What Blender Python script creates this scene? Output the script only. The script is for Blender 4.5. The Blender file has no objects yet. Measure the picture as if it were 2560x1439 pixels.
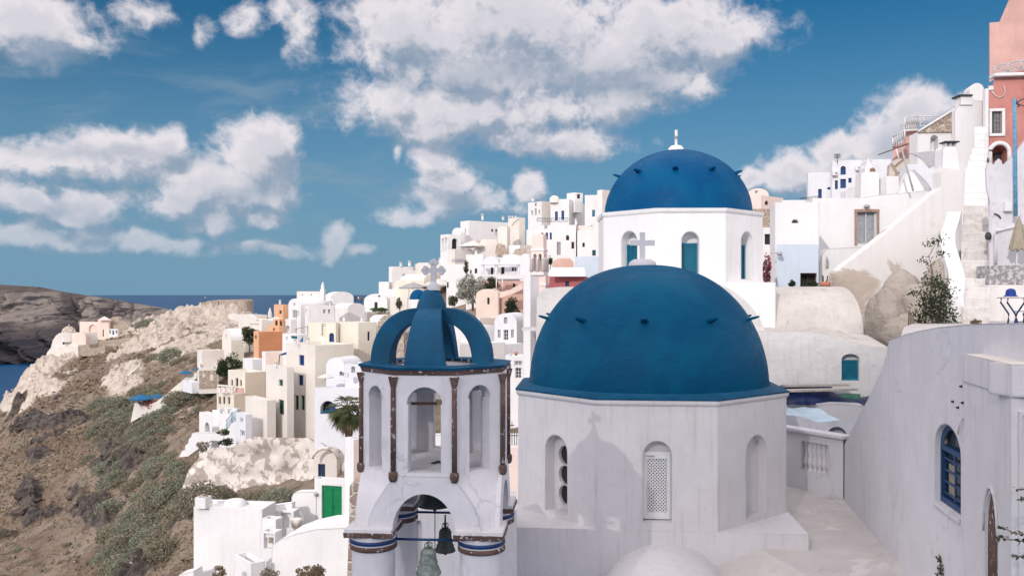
import bpy, bmesh, math, random
import numpy as np
from mathutils import Vector, Matrix, noise
from mathutils.geometry import tessellate_polygon
R_ = math.radians
sc = bpy.context.scene
C = sc.collection
random.seed(7)

# ------------------------------------------------------------------ camera, light, exposure
F = 2204.0; HY = 733.0                      # focal length in photo pixels, horizon row
cd = bpy.data.cameras.new('camera'); cam = bpy.data.objects.new('camera', cd); C.objects.link(cam)
cd.sensor_width = 36; cd.lens = F/2560*36; cd.shift_y = (HY-719.5)/2560
cd.clip_start = .1; cd.clip_end = 300000
cam.rotation_euler = (R_(90), 0, 0); sc.camera = cam
SUN_EL = R_(24.6); SUN_AZ = R_(26)            # height, and how far left of straight behind the camera
SD = Vector((-math.sin(SUN_AZ)*math.cos(SUN_EL), -math.cos(SUN_AZ)*math.cos(SUN_EL), math.sin(SUN_EL)))
ld = bpy.data.lights.new('sun', 'SUN'); ld.energy = 2.0; ld.angle = R_(.5); ld.color = (1, .93, .87)
sun = bpy.data.objects.new('sun', ld); C.objects.link(sun)
sun.rotation_euler = SD.to_track_quat('Z', 'Y').to_euler(); sun.location = (-30, -60, 60)
sc.view_settings.view_transform = 'Standard'; sc.view_settings.look = 'None'
sc.view_settings.gamma = 1; sc.view_settings.exposure = 0.02
sc.cycles.max_bounces = 6; sc.cycles.diffuse_bounces = 3; sc.cycles.glossy_bounces = 2; sc.cycles.transparent_max_bounces = 4
sc.cycles.use_denoising = True

# ------------------------------------------------------------------ sky with clouds
w = bpy.data.worlds.new('World'); sc.world = w; w.use_nodes = True
nt = w.node_tree; nt.nodes.clear()
class G:
    """small helper to write node graphs"""
    def __init__(s, nt): s.nt = nt
    def n(s, t, **k):
        o = s.nt.nodes.new(t)
        for a, b in k.items(): setattr(o, a, b)
        return o
    def inp(s, sock, v):
        if isinstance(v, bpy.types.NodeSocket): s.nt.links.new(v, sock)
        elif v is not None: sock.default_value = v
    def m(s, op, a, b=None, c=None, clamp=False):
        o = s.n('ShaderNodeMath', operation=op, use_clamp=clamp)
        for i, x in enumerate((a, b, c)): s.inp(o.inputs[i], x)
        return o.outputs[0]
    def vm(s, op, a, b=None, c=None, out=0):
        o = s.n('ShaderNodeVectorMath', operation=op)
        for i, x in enumerate((a, b, c)):
            if x is not None: s.inp(o.inputs[i], x)
        return o.outputs[out]
    def noise(s, vec, scale, detail=4, rough=.5, out=0, dist=0):
        o = s.n('ShaderNodeTexNoise'); s.inp(o.inputs['Vector'], vec)
        o.inputs['Scale'].default_value = scale; o.inputs['Detail'].default_value = detail
        o.inputs['Roughness'].default_value = rough; o.inputs['Distortion'].default_value = dist
        return o.outputs[out]
    def mr(s, v, a, b, c=0., d=1., smooth=True):
        o = s.n('ShaderNodeMapRange', interpolation_type='SMOOTHSTEP' if smooth else 'LINEAR')
        s.inp(o.inputs[0], v)
        for i, x in enumerate((a, b, c, d)): s.inp(o.inputs[i+1], x)
        return o.outputs[0]
    def mix(s, f, a, b, blend='MIX'):
        o = s.n('ShaderNodeMix', data_type='RGBA', blend_type=blend)
        s.inp(o.inputs[0], f)
        for i, x in ((6, a), (7, b)):
            if not isinstance(x, bpy.types.NodeSocket) and len(x) == 3: x = (*x, 1)
            s.inp(o.inputs[i], x)
        return o.outputs[2]
    def vec(s, a, b, c):
        o = s.n('ShaderNodeCombineXYZ')
        for i, x in enumerate((a, b, c)): s.inp(o.inputs[i], x)
        return o.outputs[0]

def azel(px, py):
    a = math.atan((px-1280)/F); return a, math.atan((HY-py)/F*math.cos(a))
# (x, y, half width, half height, thinness)
CL = [(1300,80,400,150,0),(1660,85,240,110,.0),(1030,80,170,110,.05),(1480,160,300,95,.05),(1180,170,240,90,.1),(1780,100,120,70,.3),
 (1210,270,360,85,.1),(990,245,140,70,.25),(1540,245,130,62,.25),(1380,350,230,48,.35),(1090,310,150,50,.3),(1650,200,90,40,.55),
 (640,400,105,100,-.0),(660,350,75,65,.0),(540,465,160,66,.0),(690,470,60,70,.1),(470,500,110,45,.25),(620,480,140,45,0),
 (330,370,160,54,.45),(150,405,180,48,.58),(415,345,52,42,.25),(260,405,210,44,.55),(60,420,110,40,.62),
 (50,60,170,75,.15),(160,95,75,34,.35),(360,30,90,46,.70),(750,80,52,90,.62),(700,20,60,40,.75),(620,40,44,48,.80),(525,80,36,42,.82),
 (1085,395,62,62,.1),(1110,455,75,55,.12),(1095,505,80,40,.3),(1200,500,90,46,.62),(1328,470,42,48,.45),(1340,520,60,30,.7),(1060,545,120,26,.78),
 (205,515,66,54,.1),(190,545,80,36,.2),(80,515,62,44,.28),(60,590,110,34,.42),(225,595,90,36,.40),(140,600,90,30,.5),(350,605,90,32,.60),(330,480,90,28,.78),
 (545,560,46,44,.4),(670,538,66,30,.42),(640,618,150,24,.68),(500,570,60,24,.7),(830,605,40,44,.55),(895,622,52,20,.68),(480,610,70,24,.72),
 (2300,270,95,56,.1),(2320,335,100,66,.1),(2220,330,90,60,.2),(2090,375,80,54,.12),(2010,425,85,60,.05),(2150,440,170,55,.1),(1965,455,60,44,.1),
 (1872,462,38,34,.15),(980,375,26,40,1.0),(2230,375,120,46,.2),(1740,215,70,46,.66),(2090,330,20,20,.6)]
# darker, self shaded bellies
SH = [(1330,190,360,36),(1560,205,160,36),(1080,205,150,26),(715,450,36,75),(640,480,90,26),(300,385,230,22),(255,590,38,38),(130,535,50,22),(1130,500,90,26),(2250,350,60,50),(1330,368,150,22),(640,622,120,14)]
fg = bpy.data.node_groups.new('cloud_field', 'ShaderNodeTree')
fg.interface.new_socket('p', in_out='INPUT', socket_type='NodeSocketVector')
fg.interface.new_socket('f', in_out='OUTPUT', socket_type='NodeSocketFloat')
g = G(fg); gi = g.n('NodeGroupInput'); go = g.n('NodeGroupOutput'); p = gi.outputs[0]
wv = g.vm('SUBTRACT', g.noise(p, 13, 3, .55, out=1), (.5,.5,.5))
pw = g.vm('MULTIPLY_ADD', wv, (.05,.035,0), p)
acc = None
for x, y, rx, ry, th in CL:
    a, e = azel(x, y); sx = F/rx; sy = F/ry
    d = g.vm('LENGTH', g.vm('MULTIPLY_ADD', pw, (sx, sy, 0), (-a*sx, -e*sy, th*.86)), out=1)
    acc = d if acc is None else g.m('SMOOTH_MIN', acc, d, .34)
nz = g.noise(g.vm('MULTIPLY', p, (1,1.2,1)), 17, 9, .60)
pf = g.m('ABSOLUTE', g.m('SUBTRACT', g.noise(pw, 38, 5, .55), .5))          # rounded puffs
f = g.m('MULTIPLY_ADD', g.m('SUBTRACT', nz, .5), 1.5, g.m('SUBTRACT', 1.26, acc))
f = g.m('MULTIPLY_ADD', pf, -1.3, f)
g.inp(go.inputs[0], f)
g = G(nt)
D0 = g.n('ShaderNodeTexCoord').outputs['Generated']
sep = g.n('ShaderNodeSeparateXYZ'); g.inp(sep.inputs[0], D0)
az = g.m('ARCTAN2', sep.outputs[0], sep.outputs[1]); el = g.m('ARCSINE', sep.outputs[2])
pp = g.vec(az, el, 0.)
def field(v):
    o = g.n('ShaderNodeGroup', node_tree=fg); g.inp(o.inputs[0], v); return o.outputs[0]
f0 = field(pp); f1 = field(g.vm('ADD', pp, (-.010, .022, 0)))
alpha = g.mr(f0, -.10, .66)
lit = g.mr(g.m('SUBTRACT', f0, f1), -.46, .34)
core = g.mr(f0, .35, 1.1)
lit = g.m('MULTIPLY', lit, g.m('SUBTRACT', 1., g.m('MULTIPLY', core, .35)))
sky = g.n('ShaderNodeTexSky', sky_type='NISHITA'); sky.sun_disc = False
sky.sun_elevation = SUN_EL; sky.sun_rotation = R_(180)+SUN_AZ
sky.air_density = 1.0; sky.dust_density = .5; sky.ozone_density = 2.0; sky.altitude = 100
SKY_S = .15
skyc = g.mix(1., sky.outputs[0], (.045,.272,.385), 'MULTIPLY')
skyc = g.mix(g.mr(el, .36, .0, 0., .90), skyc, (1.28,2.25,3.2))
veil = g.noise(g.vm('MULTIPLY', g.vm('MULTIPLY_ADD', wv if False else g.vec(g.noise(pp,5,2),g.noise(pp,6,2),0.), (.12,.10,0), pp), (3.2,13,1)), 1.6, 6, .58)
veil = g.m('MULTIPLY', g.mr(veil, .44, .78), g.m('MULTIPLY', g.mr(az, -.10, .12, .75, .05), g.m('MULTIPLY', g.mr(el, .04, .12), g.mr(el, .30, .20))))
skyc = g.mix(veil, skyc, (1.9,2.5,3.05))
ac2 = None
for x, y, rx, ry in SH:
    a, e = azel(x, y); sx = F/rx; sy = F/ry
    d = g.vm('LENGTH', g.vm('MULTIPLY_ADD', g.vm('MULTIPLY_ADD', g.vm('SUBTRACT', g.noise(pp, 16, 3, .6, out=1), (.5,.5,.5)), (.05,.04,0), pp), (sx, sy, 0), (-a*sx, -e*sy, 0)), out=1) if ac2 is None else g.vm('LENGTH', g.vm('MULTIPLY_ADD', pw2, (sx, sy, 0), (-a*sx, -e*sy, 0)), out=1)
    if ac2 is None: pw2 = g.vm('MULTIPLY_ADD', g.vm('SUBTRACT', g.noise(pp, 16, 3, .6, out=1), (.5,.5,.5)), (.05,.04,0), pp)
    ac2 = d if ac2 is None else g.m('MINIMUM', ac2, d)
lit = g.m('MULTIPLY', lit, g.mr(ac2, .2, 1.5, .50, 1.))
cc = g.mix(lit, (2.1,2.55,3.25), (5.9,5.5,5.7))
low = g.mr(el, .0, .15, .34, 1.)
alpha = g.m('MULTIPLY', g.m('MULTIPLY', alpha, .96), low)
col = g.mix(alpha, skyc, cc)
# broken cloud cover over the rest of the sky, outside the view
oc = g.mr(g.noise(D0, 2.2, 5, .55), .36, .54)
out_ = g.m('MAXIMUM', g.mr(g.m('ABSOLUTE', az), .72, 1.0), g.mr(el, .50, .75))
col = g.mix(g.m('MULTIPLY', g.m('MULTIPLY', oc, out_), g.mr(el, -.05, .1)), col, (10.8,10.1,10.4))
bg = g.n('ShaderNodeBackground'); g.inp(bg.inputs[0], col); bg.inputs[1].default_value = SKY_S
wo = g.n('ShaderNodeOutputWorld'); nt.links.new(bg.outputs[0], wo.inputs[0])
w.cycles.sampling_method = 'MANUAL'; w.cycles.sample_map_resolution = 512

# ------------------------------------------------------------------ materials (procedural)
def mat(name, col, rough=.85, spec=.3):
    m = bpy.data.materials.new(name); m.use_nodes = True
    b = m.node_tree.nodes['Principled BSDF']
    b.inputs['Base Color'].default_value = (*col, 1); b.inputs['Roughness'].default_value = rough
    b.inputs['Specular IOR Level'].default_value = spec
    return m, G(m.node_tree), b
def bump(g, b, h, strength=.3, dist=.02):
    o = g.n('ShaderNodeBump'); o.inputs['Strength'].default_value = strength; o.inputs['Distance'].default_value = dist
    g.inp(o.inputs['Height'], h); g.nt.links.new(o.outputs[0], b.inputs['Normal'])
def sc3(c, k): return tuple(min(.95, x*k) for x in c)
def plaster(name, col, var=.10, streak=.10, patch=None, patch_t=.62, psc=.6, k=1., bs=.25, rough=.9, dirt=(.42,.36,.31), soft=0, cracks=0):
    m, g, b = mat(name, col, rough, .15)
    P_ = g.n('ShaderNodeNewGeometry').outputs['Position']
    n1 = g.noise(P_, .55*k, 6, .6); n2 = g.noise(g.vm('MULTIPLY', P_, (5*k,5*k,.35*k)), 1, 5, .6)
    n3 = g.noise(P_, 9*k, 4, .6)
    c = g.mix(g.mr(n1, .3, .7), sc3(col, 1-var), sc3(col, 1+var*.4))
    c = g.mix(g.m('MULTIPLY', g.mr(n2, .5, .75), streak*2), c, sc3(dirt, .9))
    c = g.mix(g.m('MULTIPLY', g.mr(n3, .58, .78), .10+streak*.5), c, dirt)
    if patch:
        np_ = g.noise(P_, psc*k, 7, .62, dist=.4)
        c = g.mix(g.mr(np_, patch_t-.02, patch_t+.03), c, patch)
    h = g.m('MULTIPLY_ADD', g.noise(P_, 2.2*k, 3), 2.5, g.noise(P_, 22*k, 5, .65))
    if cracks:
        v = g.n('ShaderNodeTexVoronoi', feature='DISTANCE_TO_EDGE'); v.inputs['Scale'].default_value = .9
        g.inp(v.inputs['Vector'], g.vm('MULTIPLY_ADD', g.noise(P_, 2.5, 6, .7, out=1), (.9,.9,.9), P_))
        cr = g.m('MULTIPLY', g.mr(v.outputs['Distance'], .012, .003), g.mr(g.noise(P_, .8, 3), .52, .60))
        c = g.mix(g.m('MULTIPLY', cr, cracks), c, (.25,.22,.20)); h = g.m('SUBTRACT', h, g.m('MULTIPLY', cr, 2.))
        sp = g.mr(g.noise(P_, 7., 2, .4), .74, .78); c = g.mix(g.m('MULTIPLY', sp, cracks*.8), c, (.46,.40,.35))
    g.inp(b.inputs['Base Color'], c)
    bump(g, b, h, bs, .025/k)
    if soft:
        bv = g.n('ShaderNodeBevel', samples=3); bv.inputs['Radius'].default_value = soft
        g.nt.links.new(bv.outputs[0], b.inputs['Normal'].links[0].from_node.inputs['Normal'])
    return m
def rubble(name, c1, c2, mortar, scale=3., bs=.9):
    m, g, b = mat(name, c1, .95, .1)
    P_ = g.n('ShaderNodeNewGeometry').outputs['Position']
    pw_ = g.vm('MULTIPLY_ADD', g.noise(P_, scale*.8, 2, out=1), (.25,.25,.25), P_)
    v = g.n('ShaderNodeTexVoronoi', feature='F1'); g.inp(v.inputs['Vector'], pw_); v.inputs['Scale'].default_value = scale
    e = g.n('ShaderNodeTexVoronoi', feature='DISTANCE_TO_EDGE'); g.inp(e.inputs['Vector'], pw_); e.inputs['Scale'].default_value = scale
    cs = g.n('ShaderNodeSeparateColor'); g.inp(cs.inputs[0], v.outputs['Color'])
    c = g.mix(cs.outputs[0], c1, c2)
    c = g.mix(g.m('MULTIPLY', g.noise(P_, scale*3, 4), .5), c, sc3(c1, .5))
    ed = g.mr(e.outputs['Distance'], .02, .12)
    c = g.mix(ed, mortar, c); g.inp(b.inputs['Base Color'], c)
    bump(g, b, g.m('ADD', ed, g.m('MULTIPLY', g.noise(P_, scale*6, 4), .4)), bs, .12/scale)
    return m
def rockmat(name, c1, c2, dark, k=1., bs=.8):
    m, g, b = mat(name, c1, .95, .1)
    P_ = g.n('ShaderNodeNewGeometry').outputs['Position']
    n1 = g.noise(P_, .5*k, 7, .65, dist=.6); n2 = g.noise(g.vm('MULTIPLY', P_, (1,1,2.2)), 2.2*k, 7, .7)
    c = g.mix(g.mr(n1, .35, .65), c1, c2); c = g.mix(g.mr(n2, .55, .72), c, dark)
    g.inp(b.inputs['Base Color'], c)
    bump(g, b, g.m('MULTIPLY_ADD', n1, 1.5, n2), bs, .35/k)
    return m
def paint(name, col, rough=.45, var=.15, bs=.08, k=6., spec=.4, worn=None, wt=.64):
    m, g, b = mat(name, col, rough, spec)
    P_ = g.n('ShaderNodeNewGeometry').outputs['Position']
    n = g.noise(P_, k, 6, .62)
    c = g.mix(g.mr(n, .3, .7), sc3(col, 1-var), sc3(col, 1+var))
    if worn: c = g.mix(g.mr(g.noise(P_, k*2.2, 6, .7), wt, wt+.05), c, worn)
    g.inp(b.inputs['Base Color'], c)
    g.inp(b.inputs['Roughness'], g.m('MULTIPLY_ADD', n, .25, rough-.1))
    bump(g, b, g.noise(P_, k*3, 5, .6), bs, .02)
    return m
def leafmat(name, c1, c2, k=1.5, tr=.25):
    m, g, b = mat(name, c1, .7, .2)
    P_ = g.n('ShaderNodeNewGeometry').outputs['Position']
    n = g.noise(P_, k, 3); n2 = g.noise(P_, k*9, 2)
    c = g.mix(g.mr(g.m('MULTIPLY_ADD', n2, .5, n), .5, 1.0), c1, c2)
    g.inp(b.inputs['Base Color'], c)
    t = g.n('ShaderNodeBsdfTranslucent'); g.inp(t.inputs[0], c)
    mx = g.n('ShaderNodeMixShader'); mx.inputs[0].default_value = tr
    g.nt.links.new(b.outputs[0], mx.inputs[1]); g.nt.links.new(t.outputs[0], mx.inputs[2])
    g.nt.links.new(mx.outputs[0], m.node_tree.nodes['Material Output'].inputs[0])
    return m
def dampwall(name, col, stain, z0, z1):
    """whitewash that has weathered away near the ground"""
    m, g, b = mat(name, col, .9, .15); P_ = g.n('ShaderNodeNewGeometry').outputs['Position']; sx = g.n('ShaderNodeSeparateXYZ'); g.inp(sx.inputs[0], P_)
    n = g.noise(P_, .55, 7, .6, dist=.5); n2 = g.noise(g.vm('MULTIPLY', P_, (5,5,.4)), 1, 5, .6); low = g.mr(sx.outputs[2], z1, z0, 0., .30)
    c = g.mix(g.mr(n2, .4, .75, 0., .35), col, sc3(col, .82)); f = g.m('ADD', n, low); c = g.mix(g.mr(f, .62, .70), c, sc3(stain, 1.25)); c = g.mix(g.mr(f, .72, .86), c, stain)
    g.inp(b.inputs['Base Color'], c); bump(g, b, g.m('MULTIPLY_ADD', n, 2., g.noise(P_, 12, 5, .65)), .5, .03); return m
def domepaint(name, col, pale, dark):
    m, g, b = mat(name, col, .5, .07); P_ = g.n('ShaderNodeNewGeometry').outputs['Position']
    n1 = g.noise(P_, .8, 6, .6, dist=.6); n2 = g.noise(g.vm('MULTIPLY', P_, (9,9,1.1)), 1, 5, .6); n3 = g.noise(g.vm('MULTIPLY', P_, (2,2,9)), 1.4, 5, .65); n4 = g.noise(P_, 13, 4, .6)
    c = g.mix(g.mr(n1, .36, .64), dark, col); c = g.mix(g.m('MULTIPLY', g.mr(n3, .52, .72), .22), c, pale); c = g.mix(g.m('MULTIPLY', g.mr(n2, .56, .74), .35), c, dark)
    c = g.mix(g.m('MULTIPLY', g.mr(n4, .68, .72), .5), c, pale)
    g.inp(b.inputs['Base Color'], c); g.inp(b.inputs['Roughness'], g.mr(n3, .3, .7, .38, .62)); bump(g, b, g.m('MULTIPLY_ADD', n1, 2.5, g.m('ADD', n3, n4)), .22, .03); return m
M = dict(
 riser=plaster('worn_shaded_riser', (.66,.64,.62), .14, .16, patch=(.54,.50,.46), patch_t=.58, psc=1.3, k=2., bs=.6),  # worn patches, plus a grey base that paints in shade below the nosings
 stairwall=dampwall('weathered_stair_wall', (.74,.72,.71), (.42,.36,.31), -.6, 2.6),
 white=plaster('whitewash', (.79,.78,.785), .06, .06, bs=.35, soft=.09),
 coolwhite=plaster('cool_whitewash', (.74,.75,.795), .06, .06, bs=.35, soft=.09),
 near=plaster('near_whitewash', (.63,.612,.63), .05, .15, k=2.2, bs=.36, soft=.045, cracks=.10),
 nearcool=plaster('near_cool_whitewash', (.63,.622,.66), .06, .11, k=1.8, bs=.5, soft=.05, cracks=.12),
 tower=plaster('tower_whitewash', (.65,.638,.67), .09, .10, patch=(.44,.42,.41), patch_t=.70, psc=1.1, k=3.5, bs=.5, soft=.022, cracks=.15),
 rough=plaster('rough_whitewash', (.68,.66,.65), .10, .10, patch=(.45,.42,.40), patch_t=.69, psc=.9, k=2., bs=1.),
 oldwhite=plaster('stained_whitewash', (.70,.68,.67), .12, .14, patch=(.50,.44,.38), patch_t=.60, psc=.25, k=1.2, bs=.4),
 cream=plaster('cream_plaster', (.76,.71,.655), .06, .05, soft=.09), yellow=plaster('pale_yellow_plaster', (.75,.705,.61), .06, .05, soft=.09),
 tan=plaster('shaded_tan_plaster', (.64,.545,.45), .08, .06), beige=plaster('beige_plaster', (.72,.665,.62), .08, .08),
 peach=plaster('peach_plaster', (.80,.66,.58), .08, .06), pink=plaster('pink_plaster', (.83,.69,.64), .06, .05),
 salmon=plaster('salmon_plaster', (.70,.46,.38), .10, .08), red=plaster('red_plaster', (.43,.13,.14), .10, .08),
 rose=plaster('rose_plaster', (.67,.41,.36), .16, .12, k=1.5), rosedark=plaster('dark_rose_plaster', (.54,.235,.205), .18, .16, k=1.5),
 orange=plaster('shaded_orange_plaster', (.56,.25,.13), .10, .06), apricot=plaster('apricot_plaster', (.74,.44,.27), .08, .06),
 lblue=plaster('pale_blue_plaster', (.58,.66,.76), .06, .05), terrace=plaster('terrace_cement', (.55,.52,.512), .12, .12, patch=(.61,.585,.57), patch_t=.60, psc=.5, k=1.6, bs=.4, cracks=.4),
 vault=plaster('weathered_vault_plaster', (.55,.52,.49), .14, .22, patch=(.42,.39,.36), patch_t=.60, psc=.7, k=1.6, bs=.5),
 crumbling=plaster('crumbling_plaster', (.70,.65,.60), .10, .10, patch=(.40,.345,.31), patch_t=.525, psc=1.15, k=1., bs=.9),
 roofc=plaster('roof_cement', (.62,.59,.56), .12, .10),
 rubble=rubble('rubble_stone', (.34,.26,.22), (.50,.43,.36), (.58,.54,.48), 2.2),
 rubblefar=rubble('ruin_stone', (.42,.34,.27), (.55,.47,.38), (.40,.34,.29), .9),
 palestone=rubble('pale_stone_block', (.66,.60,.52), (.72,.64,.55), (.42,.33,.27), 1.1),
 brick=rubble('brown_stone', (.36,.26,.20), (.46,.36,.29), (.60,.53,.46), 3.2),
 greystone=plaster('grey_stone', (.30,.29,.30), .3, .3, patch=(.48,.47,.48), patch_t=.52, psc=3., k=2., bs=.8),
 palerock=rockmat('pale_rock', (.50,.43,.37), (.40,.33,.28), (.22,.18,.15), .35),
 caverock=rockmat('cave_rock', (.47,.42,.375), (.40,.355,.315), (.28,.24,.21), 1.6, .7),
 lava=rockmat('lava_rock', (.085,.075,.07), (.14,.11,.095), (.03,.028,.028), .6),
 brown=plaster('brown_moulding', (.14,.09,.078), .40, .0, patch=(.55,.52,.50), patch_t=.615, psc=4., k=4., bs=1., dirt=(.3,.25,.22)),
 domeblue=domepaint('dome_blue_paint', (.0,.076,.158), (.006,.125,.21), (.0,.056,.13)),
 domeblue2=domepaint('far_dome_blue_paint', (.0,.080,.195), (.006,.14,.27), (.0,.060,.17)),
 rimblue=paint('rim_blue_paint', (.003,.070,.150), .6, .2, .2, 3., .2),
 ironblue=paint('blue_iron', (.006,.035,.13), .5, .3, .1, 14.),
 blue=paint('blue_woodwork', (.006,.05,.20), .5, .2), teal=paint('teal_woodwork', (.006,.15,.24), .5, .2),
 sash=paint('dark_blue_sash', (.008,.045,.13), .45, .2), green=paint('green_door_paint', (.0,.19,.065), .4, .15),
 greenw=paint('green_shutter', (.03,.13,.09), .5, .2), greydoor=paint('pale_grey_door', (.50,.54,.56), .6, .06),
 wood=paint('dark_wood', (.07,.028,.022), .6, .3), brownw=paint('brown_frame', (.22,.13,.08), .6, .3),
 stonew=paint('stone_jamb', (.34,.22,.18), .9, .3, .6, 8.), whitew=paint('white_woodwork', (.70,.70,.71), .5, .05),
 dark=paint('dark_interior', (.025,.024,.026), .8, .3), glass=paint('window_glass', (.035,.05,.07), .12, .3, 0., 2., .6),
 grey=paint('grey_pane', (.32,.33,.35), .5, .15), metal=paint('grey_metal', (.36,.37,.38), .4, .2),
 pale=paint('pale_fabric', (.66,.63,.60), .9, .08), greyfab=paint('grey_sail_fabric', (.34,.34,.35), .9, .08),
 beigefab=paint('beige_umbrella_fabric', (.30,.26,.20), .9, .12), bluefab=paint('blue_umbrella_fabric', (.01,.12,.26), .8, .15),
 tarp=paint('blue_tarpaulin', (.006,.020,.085), .45, .3, .9, 3.), board=paint('weathered_board', (.40,.36,.33), .9, .2, .3, 9.),
 hat=paint('blue_hat', (.006,.03,.20), .7, .2), skin=paint('skin', (.45,.26,.18), .6, .05), cloth1=paint('dark_clothes', (.03,.03,.05), .9, .2),
 cloth2=paint('red_clothes', (.22,.05,.05), .9, .2), cloth3=paint('blue_clothes', (.06,.12,.25), .9, .2), cloth4=paint('pale_clothes', (.6,.58,.55), .9, .1),
 bell=paint('dark_bronze', (.035,.045,.04), .45, .3, .15, 18., .5), bellgreen=paint('green_bronze', (.165,.20,.185), .6, .35, .25, 14., .4, worn=(.34,.36,.34), wt=.6),
 iron=paint('dark_iron', (.03,.03,.035), .5, .3), terra=paint('terracotta', (.48,.20,.12), .85, .12, .2, 9.),
 fadedblue=paint('pale_blue_paint_wash', (.42,.53,.62), .9, .12, .15, 2.), poleblue=paint('blue_pole', (.10,.28,.42), .6, .3, .2, 6., worn=(.4,.5,.55)),
 bark=plaster('bark', (.16,.12,.09), .3, .2, k=4, bs=1.), greycross=plaster('grey_cross_stone', (.50,.50,.54), .08, .05, k=5, bs=.3),
 leafdark=leafmat('dark_leaves', (.022,.035,.018), (.06,.08,.04), .8), leafolive=leafmat('olive_leaves', (.05,.055,.03), (.11,.115,.07), .8),
 leafwhite=leafmat('whitish_blossom', (.12,.14,.09), (.52,.52,.47), 1.6), leafpalm=leafmat('palm_frond', (.05,.07,.03), (.13,.15,.07), 1.),
 deadpalm=leafmat('dry_frond', (.16,.12,.08), (.26,.21,.15), 1.), leafscrub=leafmat('grey_scrub', (.22,.20,.145), (.31,.285,.21), .5),
 leafgreyg=leafmat('grey_green_scrub', (.21,.22,.16), (.30,.31,.235), .5), leafdry=leafmat('dry_grass', (.17,.125,.08), (.28,.215,.14), .5),
 leafgreen=leafmat('fresh_leaves', (.04,.08,.025), (.09,.14,.05), 2.), leafpink=leafmat('pink_flowers', (.35,.05,.12), (.55,.30,.32), 6.), leafred=leafmat('red_flowers', (.35,.06,.05), (.5,.14,.12), 3.))

# ------------------------------------------------------------------ mesh building
def P(px, py, D): return Vector(((px-1280)/F*D, D, (HY-py)/F*D))
UP = Vector((0,0,1))
class MB:
    def __init__(s): s.v=[]; s.f=[]; s.s=[]; s.mi=[]; s.cur=0
    def add(s, vs, fs, smooth=False):
        o = len(s.v); s.v += [Vector(x) for x in vs]
        for f in fs: s.f.append(tuple(i+o for i in f)); s.s.append(smooth); s.mi.append(s.cur)
        return s
    def obox(s, O, U, V, N, u0,u1,v0,v1,n0,n1):
        vs = [O+U*u+V*v+N*n for n in (n0,n1) for v in (v0,v1) for u in (u0,u1)]
        return s.add(vs, [(0,2,3,1),(4,5,7,6),(0,1,5,4),(2,6,7,3),(0,4,6,2),(1,3,7,5)])
    def box(s, c, sx, sy, sz, rz=0):
        c = Vector(c); U = Vector((math.cos(rz), math.sin(rz), 0)); V = Vector((-math.sin(rz), math.cos(rz), 0))
        return s.obox(c, U, V, UP, -sx/2,sx/2,-sy/2,sy/2,-sz/2,sz/2)
    def lathe(s, c, prof, n=24, a0=0., a1=2*math.pi, smooth=True, lean=None):
        c = Vector(c); full = abs(a1-a0-2*math.pi) < 1e-6; k = n if full else n+1
        vs = [c+Vector((r*math.sin(a0+(a1-a0)*i/n), -r*math.cos(a0+(a1-a0)*i/n), z)) for r, z in prof for i in range(k)]
        fs = []
        for j in range(len(prof)-1):
            for i in range(n):
                a = j*k+i; b = j*k+(i+1)%k; fs.append((a, b, b+k, a+k))
        return s.add(vs, fs, smooth)
    def tube(s, pts, rad, n=8, smooth=True):
        pts = [Vector(p) for p in pts]; rad = rad if isinstance(rad, (list, tuple)) else [rad]*len(pts)
        vs = []
        for i, p in enumerate(pts):
            d = (pts[min(i+1, len(pts)-1)]-pts[max(i-1, 0)]).normalized()
            a = d.orthogonal().normalized() if abs(d.z) > .99 else d.cross(UP).normalized()
            b = d.cross(a)
            vs += [p+(a*math.cos(2*math.pi*k/n)+b*math.sin(2*math.pi*k/n))*rad[i] for k in range(n)]
        fs = [(j*n+i, j*n+(i+1)%n, (j+1)*n+(i+1)%n, (j+1)*n+i) for j in range(len(pts)-1) for i in range(n)]
        fs += [tuple(range(n))[::-1], tuple(range((len(pts)-1)*n, len(pts)*n))]
        return s.add(vs, fs, smooth)
    def prism(s, poly, ext, smooth=False):
        """polygon (3d points) extruded by ext, both caps"""
        n = len(poly); poly = [Vector(p) for p in poly]; ext = Vector(ext)
        tri = tessellate_polygon([poly])
        s.add(poly+[p+ext for p in poly], [tuple(t) for t in tri]+[tuple(i+n for i in t) for t in tri])
        s.add(poly+[p+ext for p in poly], [(i,(i+1)%n,(i+1)%n+n,i+n) for i in range(n)], smooth)
        return s
    def panel(s, O, U, N, outline, holes=(), depth=.2, back=False):
        """wall face with real openings; hole reveals run inward by depth"""
        to = lambda q, d=0.: O+U*q[0]+UP*q[1]-N*d
        loops = [[Vector((a, b, 0)) for a, b in outline]]+[[Vector((a, b, 0)) for a, b in h] for h in holes]
        flat = [q for l in loops for q in l]
        s.add([to(q) for q in flat], [tuple(t) for t in tessellate_polygon(loops)])
        for i, h in enumerate(holes):
            d = depth[i] if isinstance(depth, (list, tuple)) else depth
            bk = back[i] if isinstance(back, (list, tuple)) else back
            n = len(h); s.add([to(q) for q in h]+[to(q, d) for q in h], [(k,(k+1)%n,(k+1)%n+n,k+n) for k in range(n)])
            if bk: s.add([to(q, d) for q in h], [tuple(t) for t in tessellate_polygon([[Vector((a,b,0)) for a,b in h]])])
        return s
def arch(u0, u1, v0, v1, rise=None, n=10):
    r = (u1-u0)/2 if rise is None else rise
    if r <= 0: return [(u0,v0),(u1,v0),(u1,v1),(u0,v1)]
    vs = v1-r; c = (u0+u1)/2; h = (u1-u0)/2
    return [(u0,v0),(u1,v0)]+[(c+h*math.cos(math.pi*i/n), vs+r*math.sin(math.pi*i/n)) for i in range(n+1)]
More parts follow.
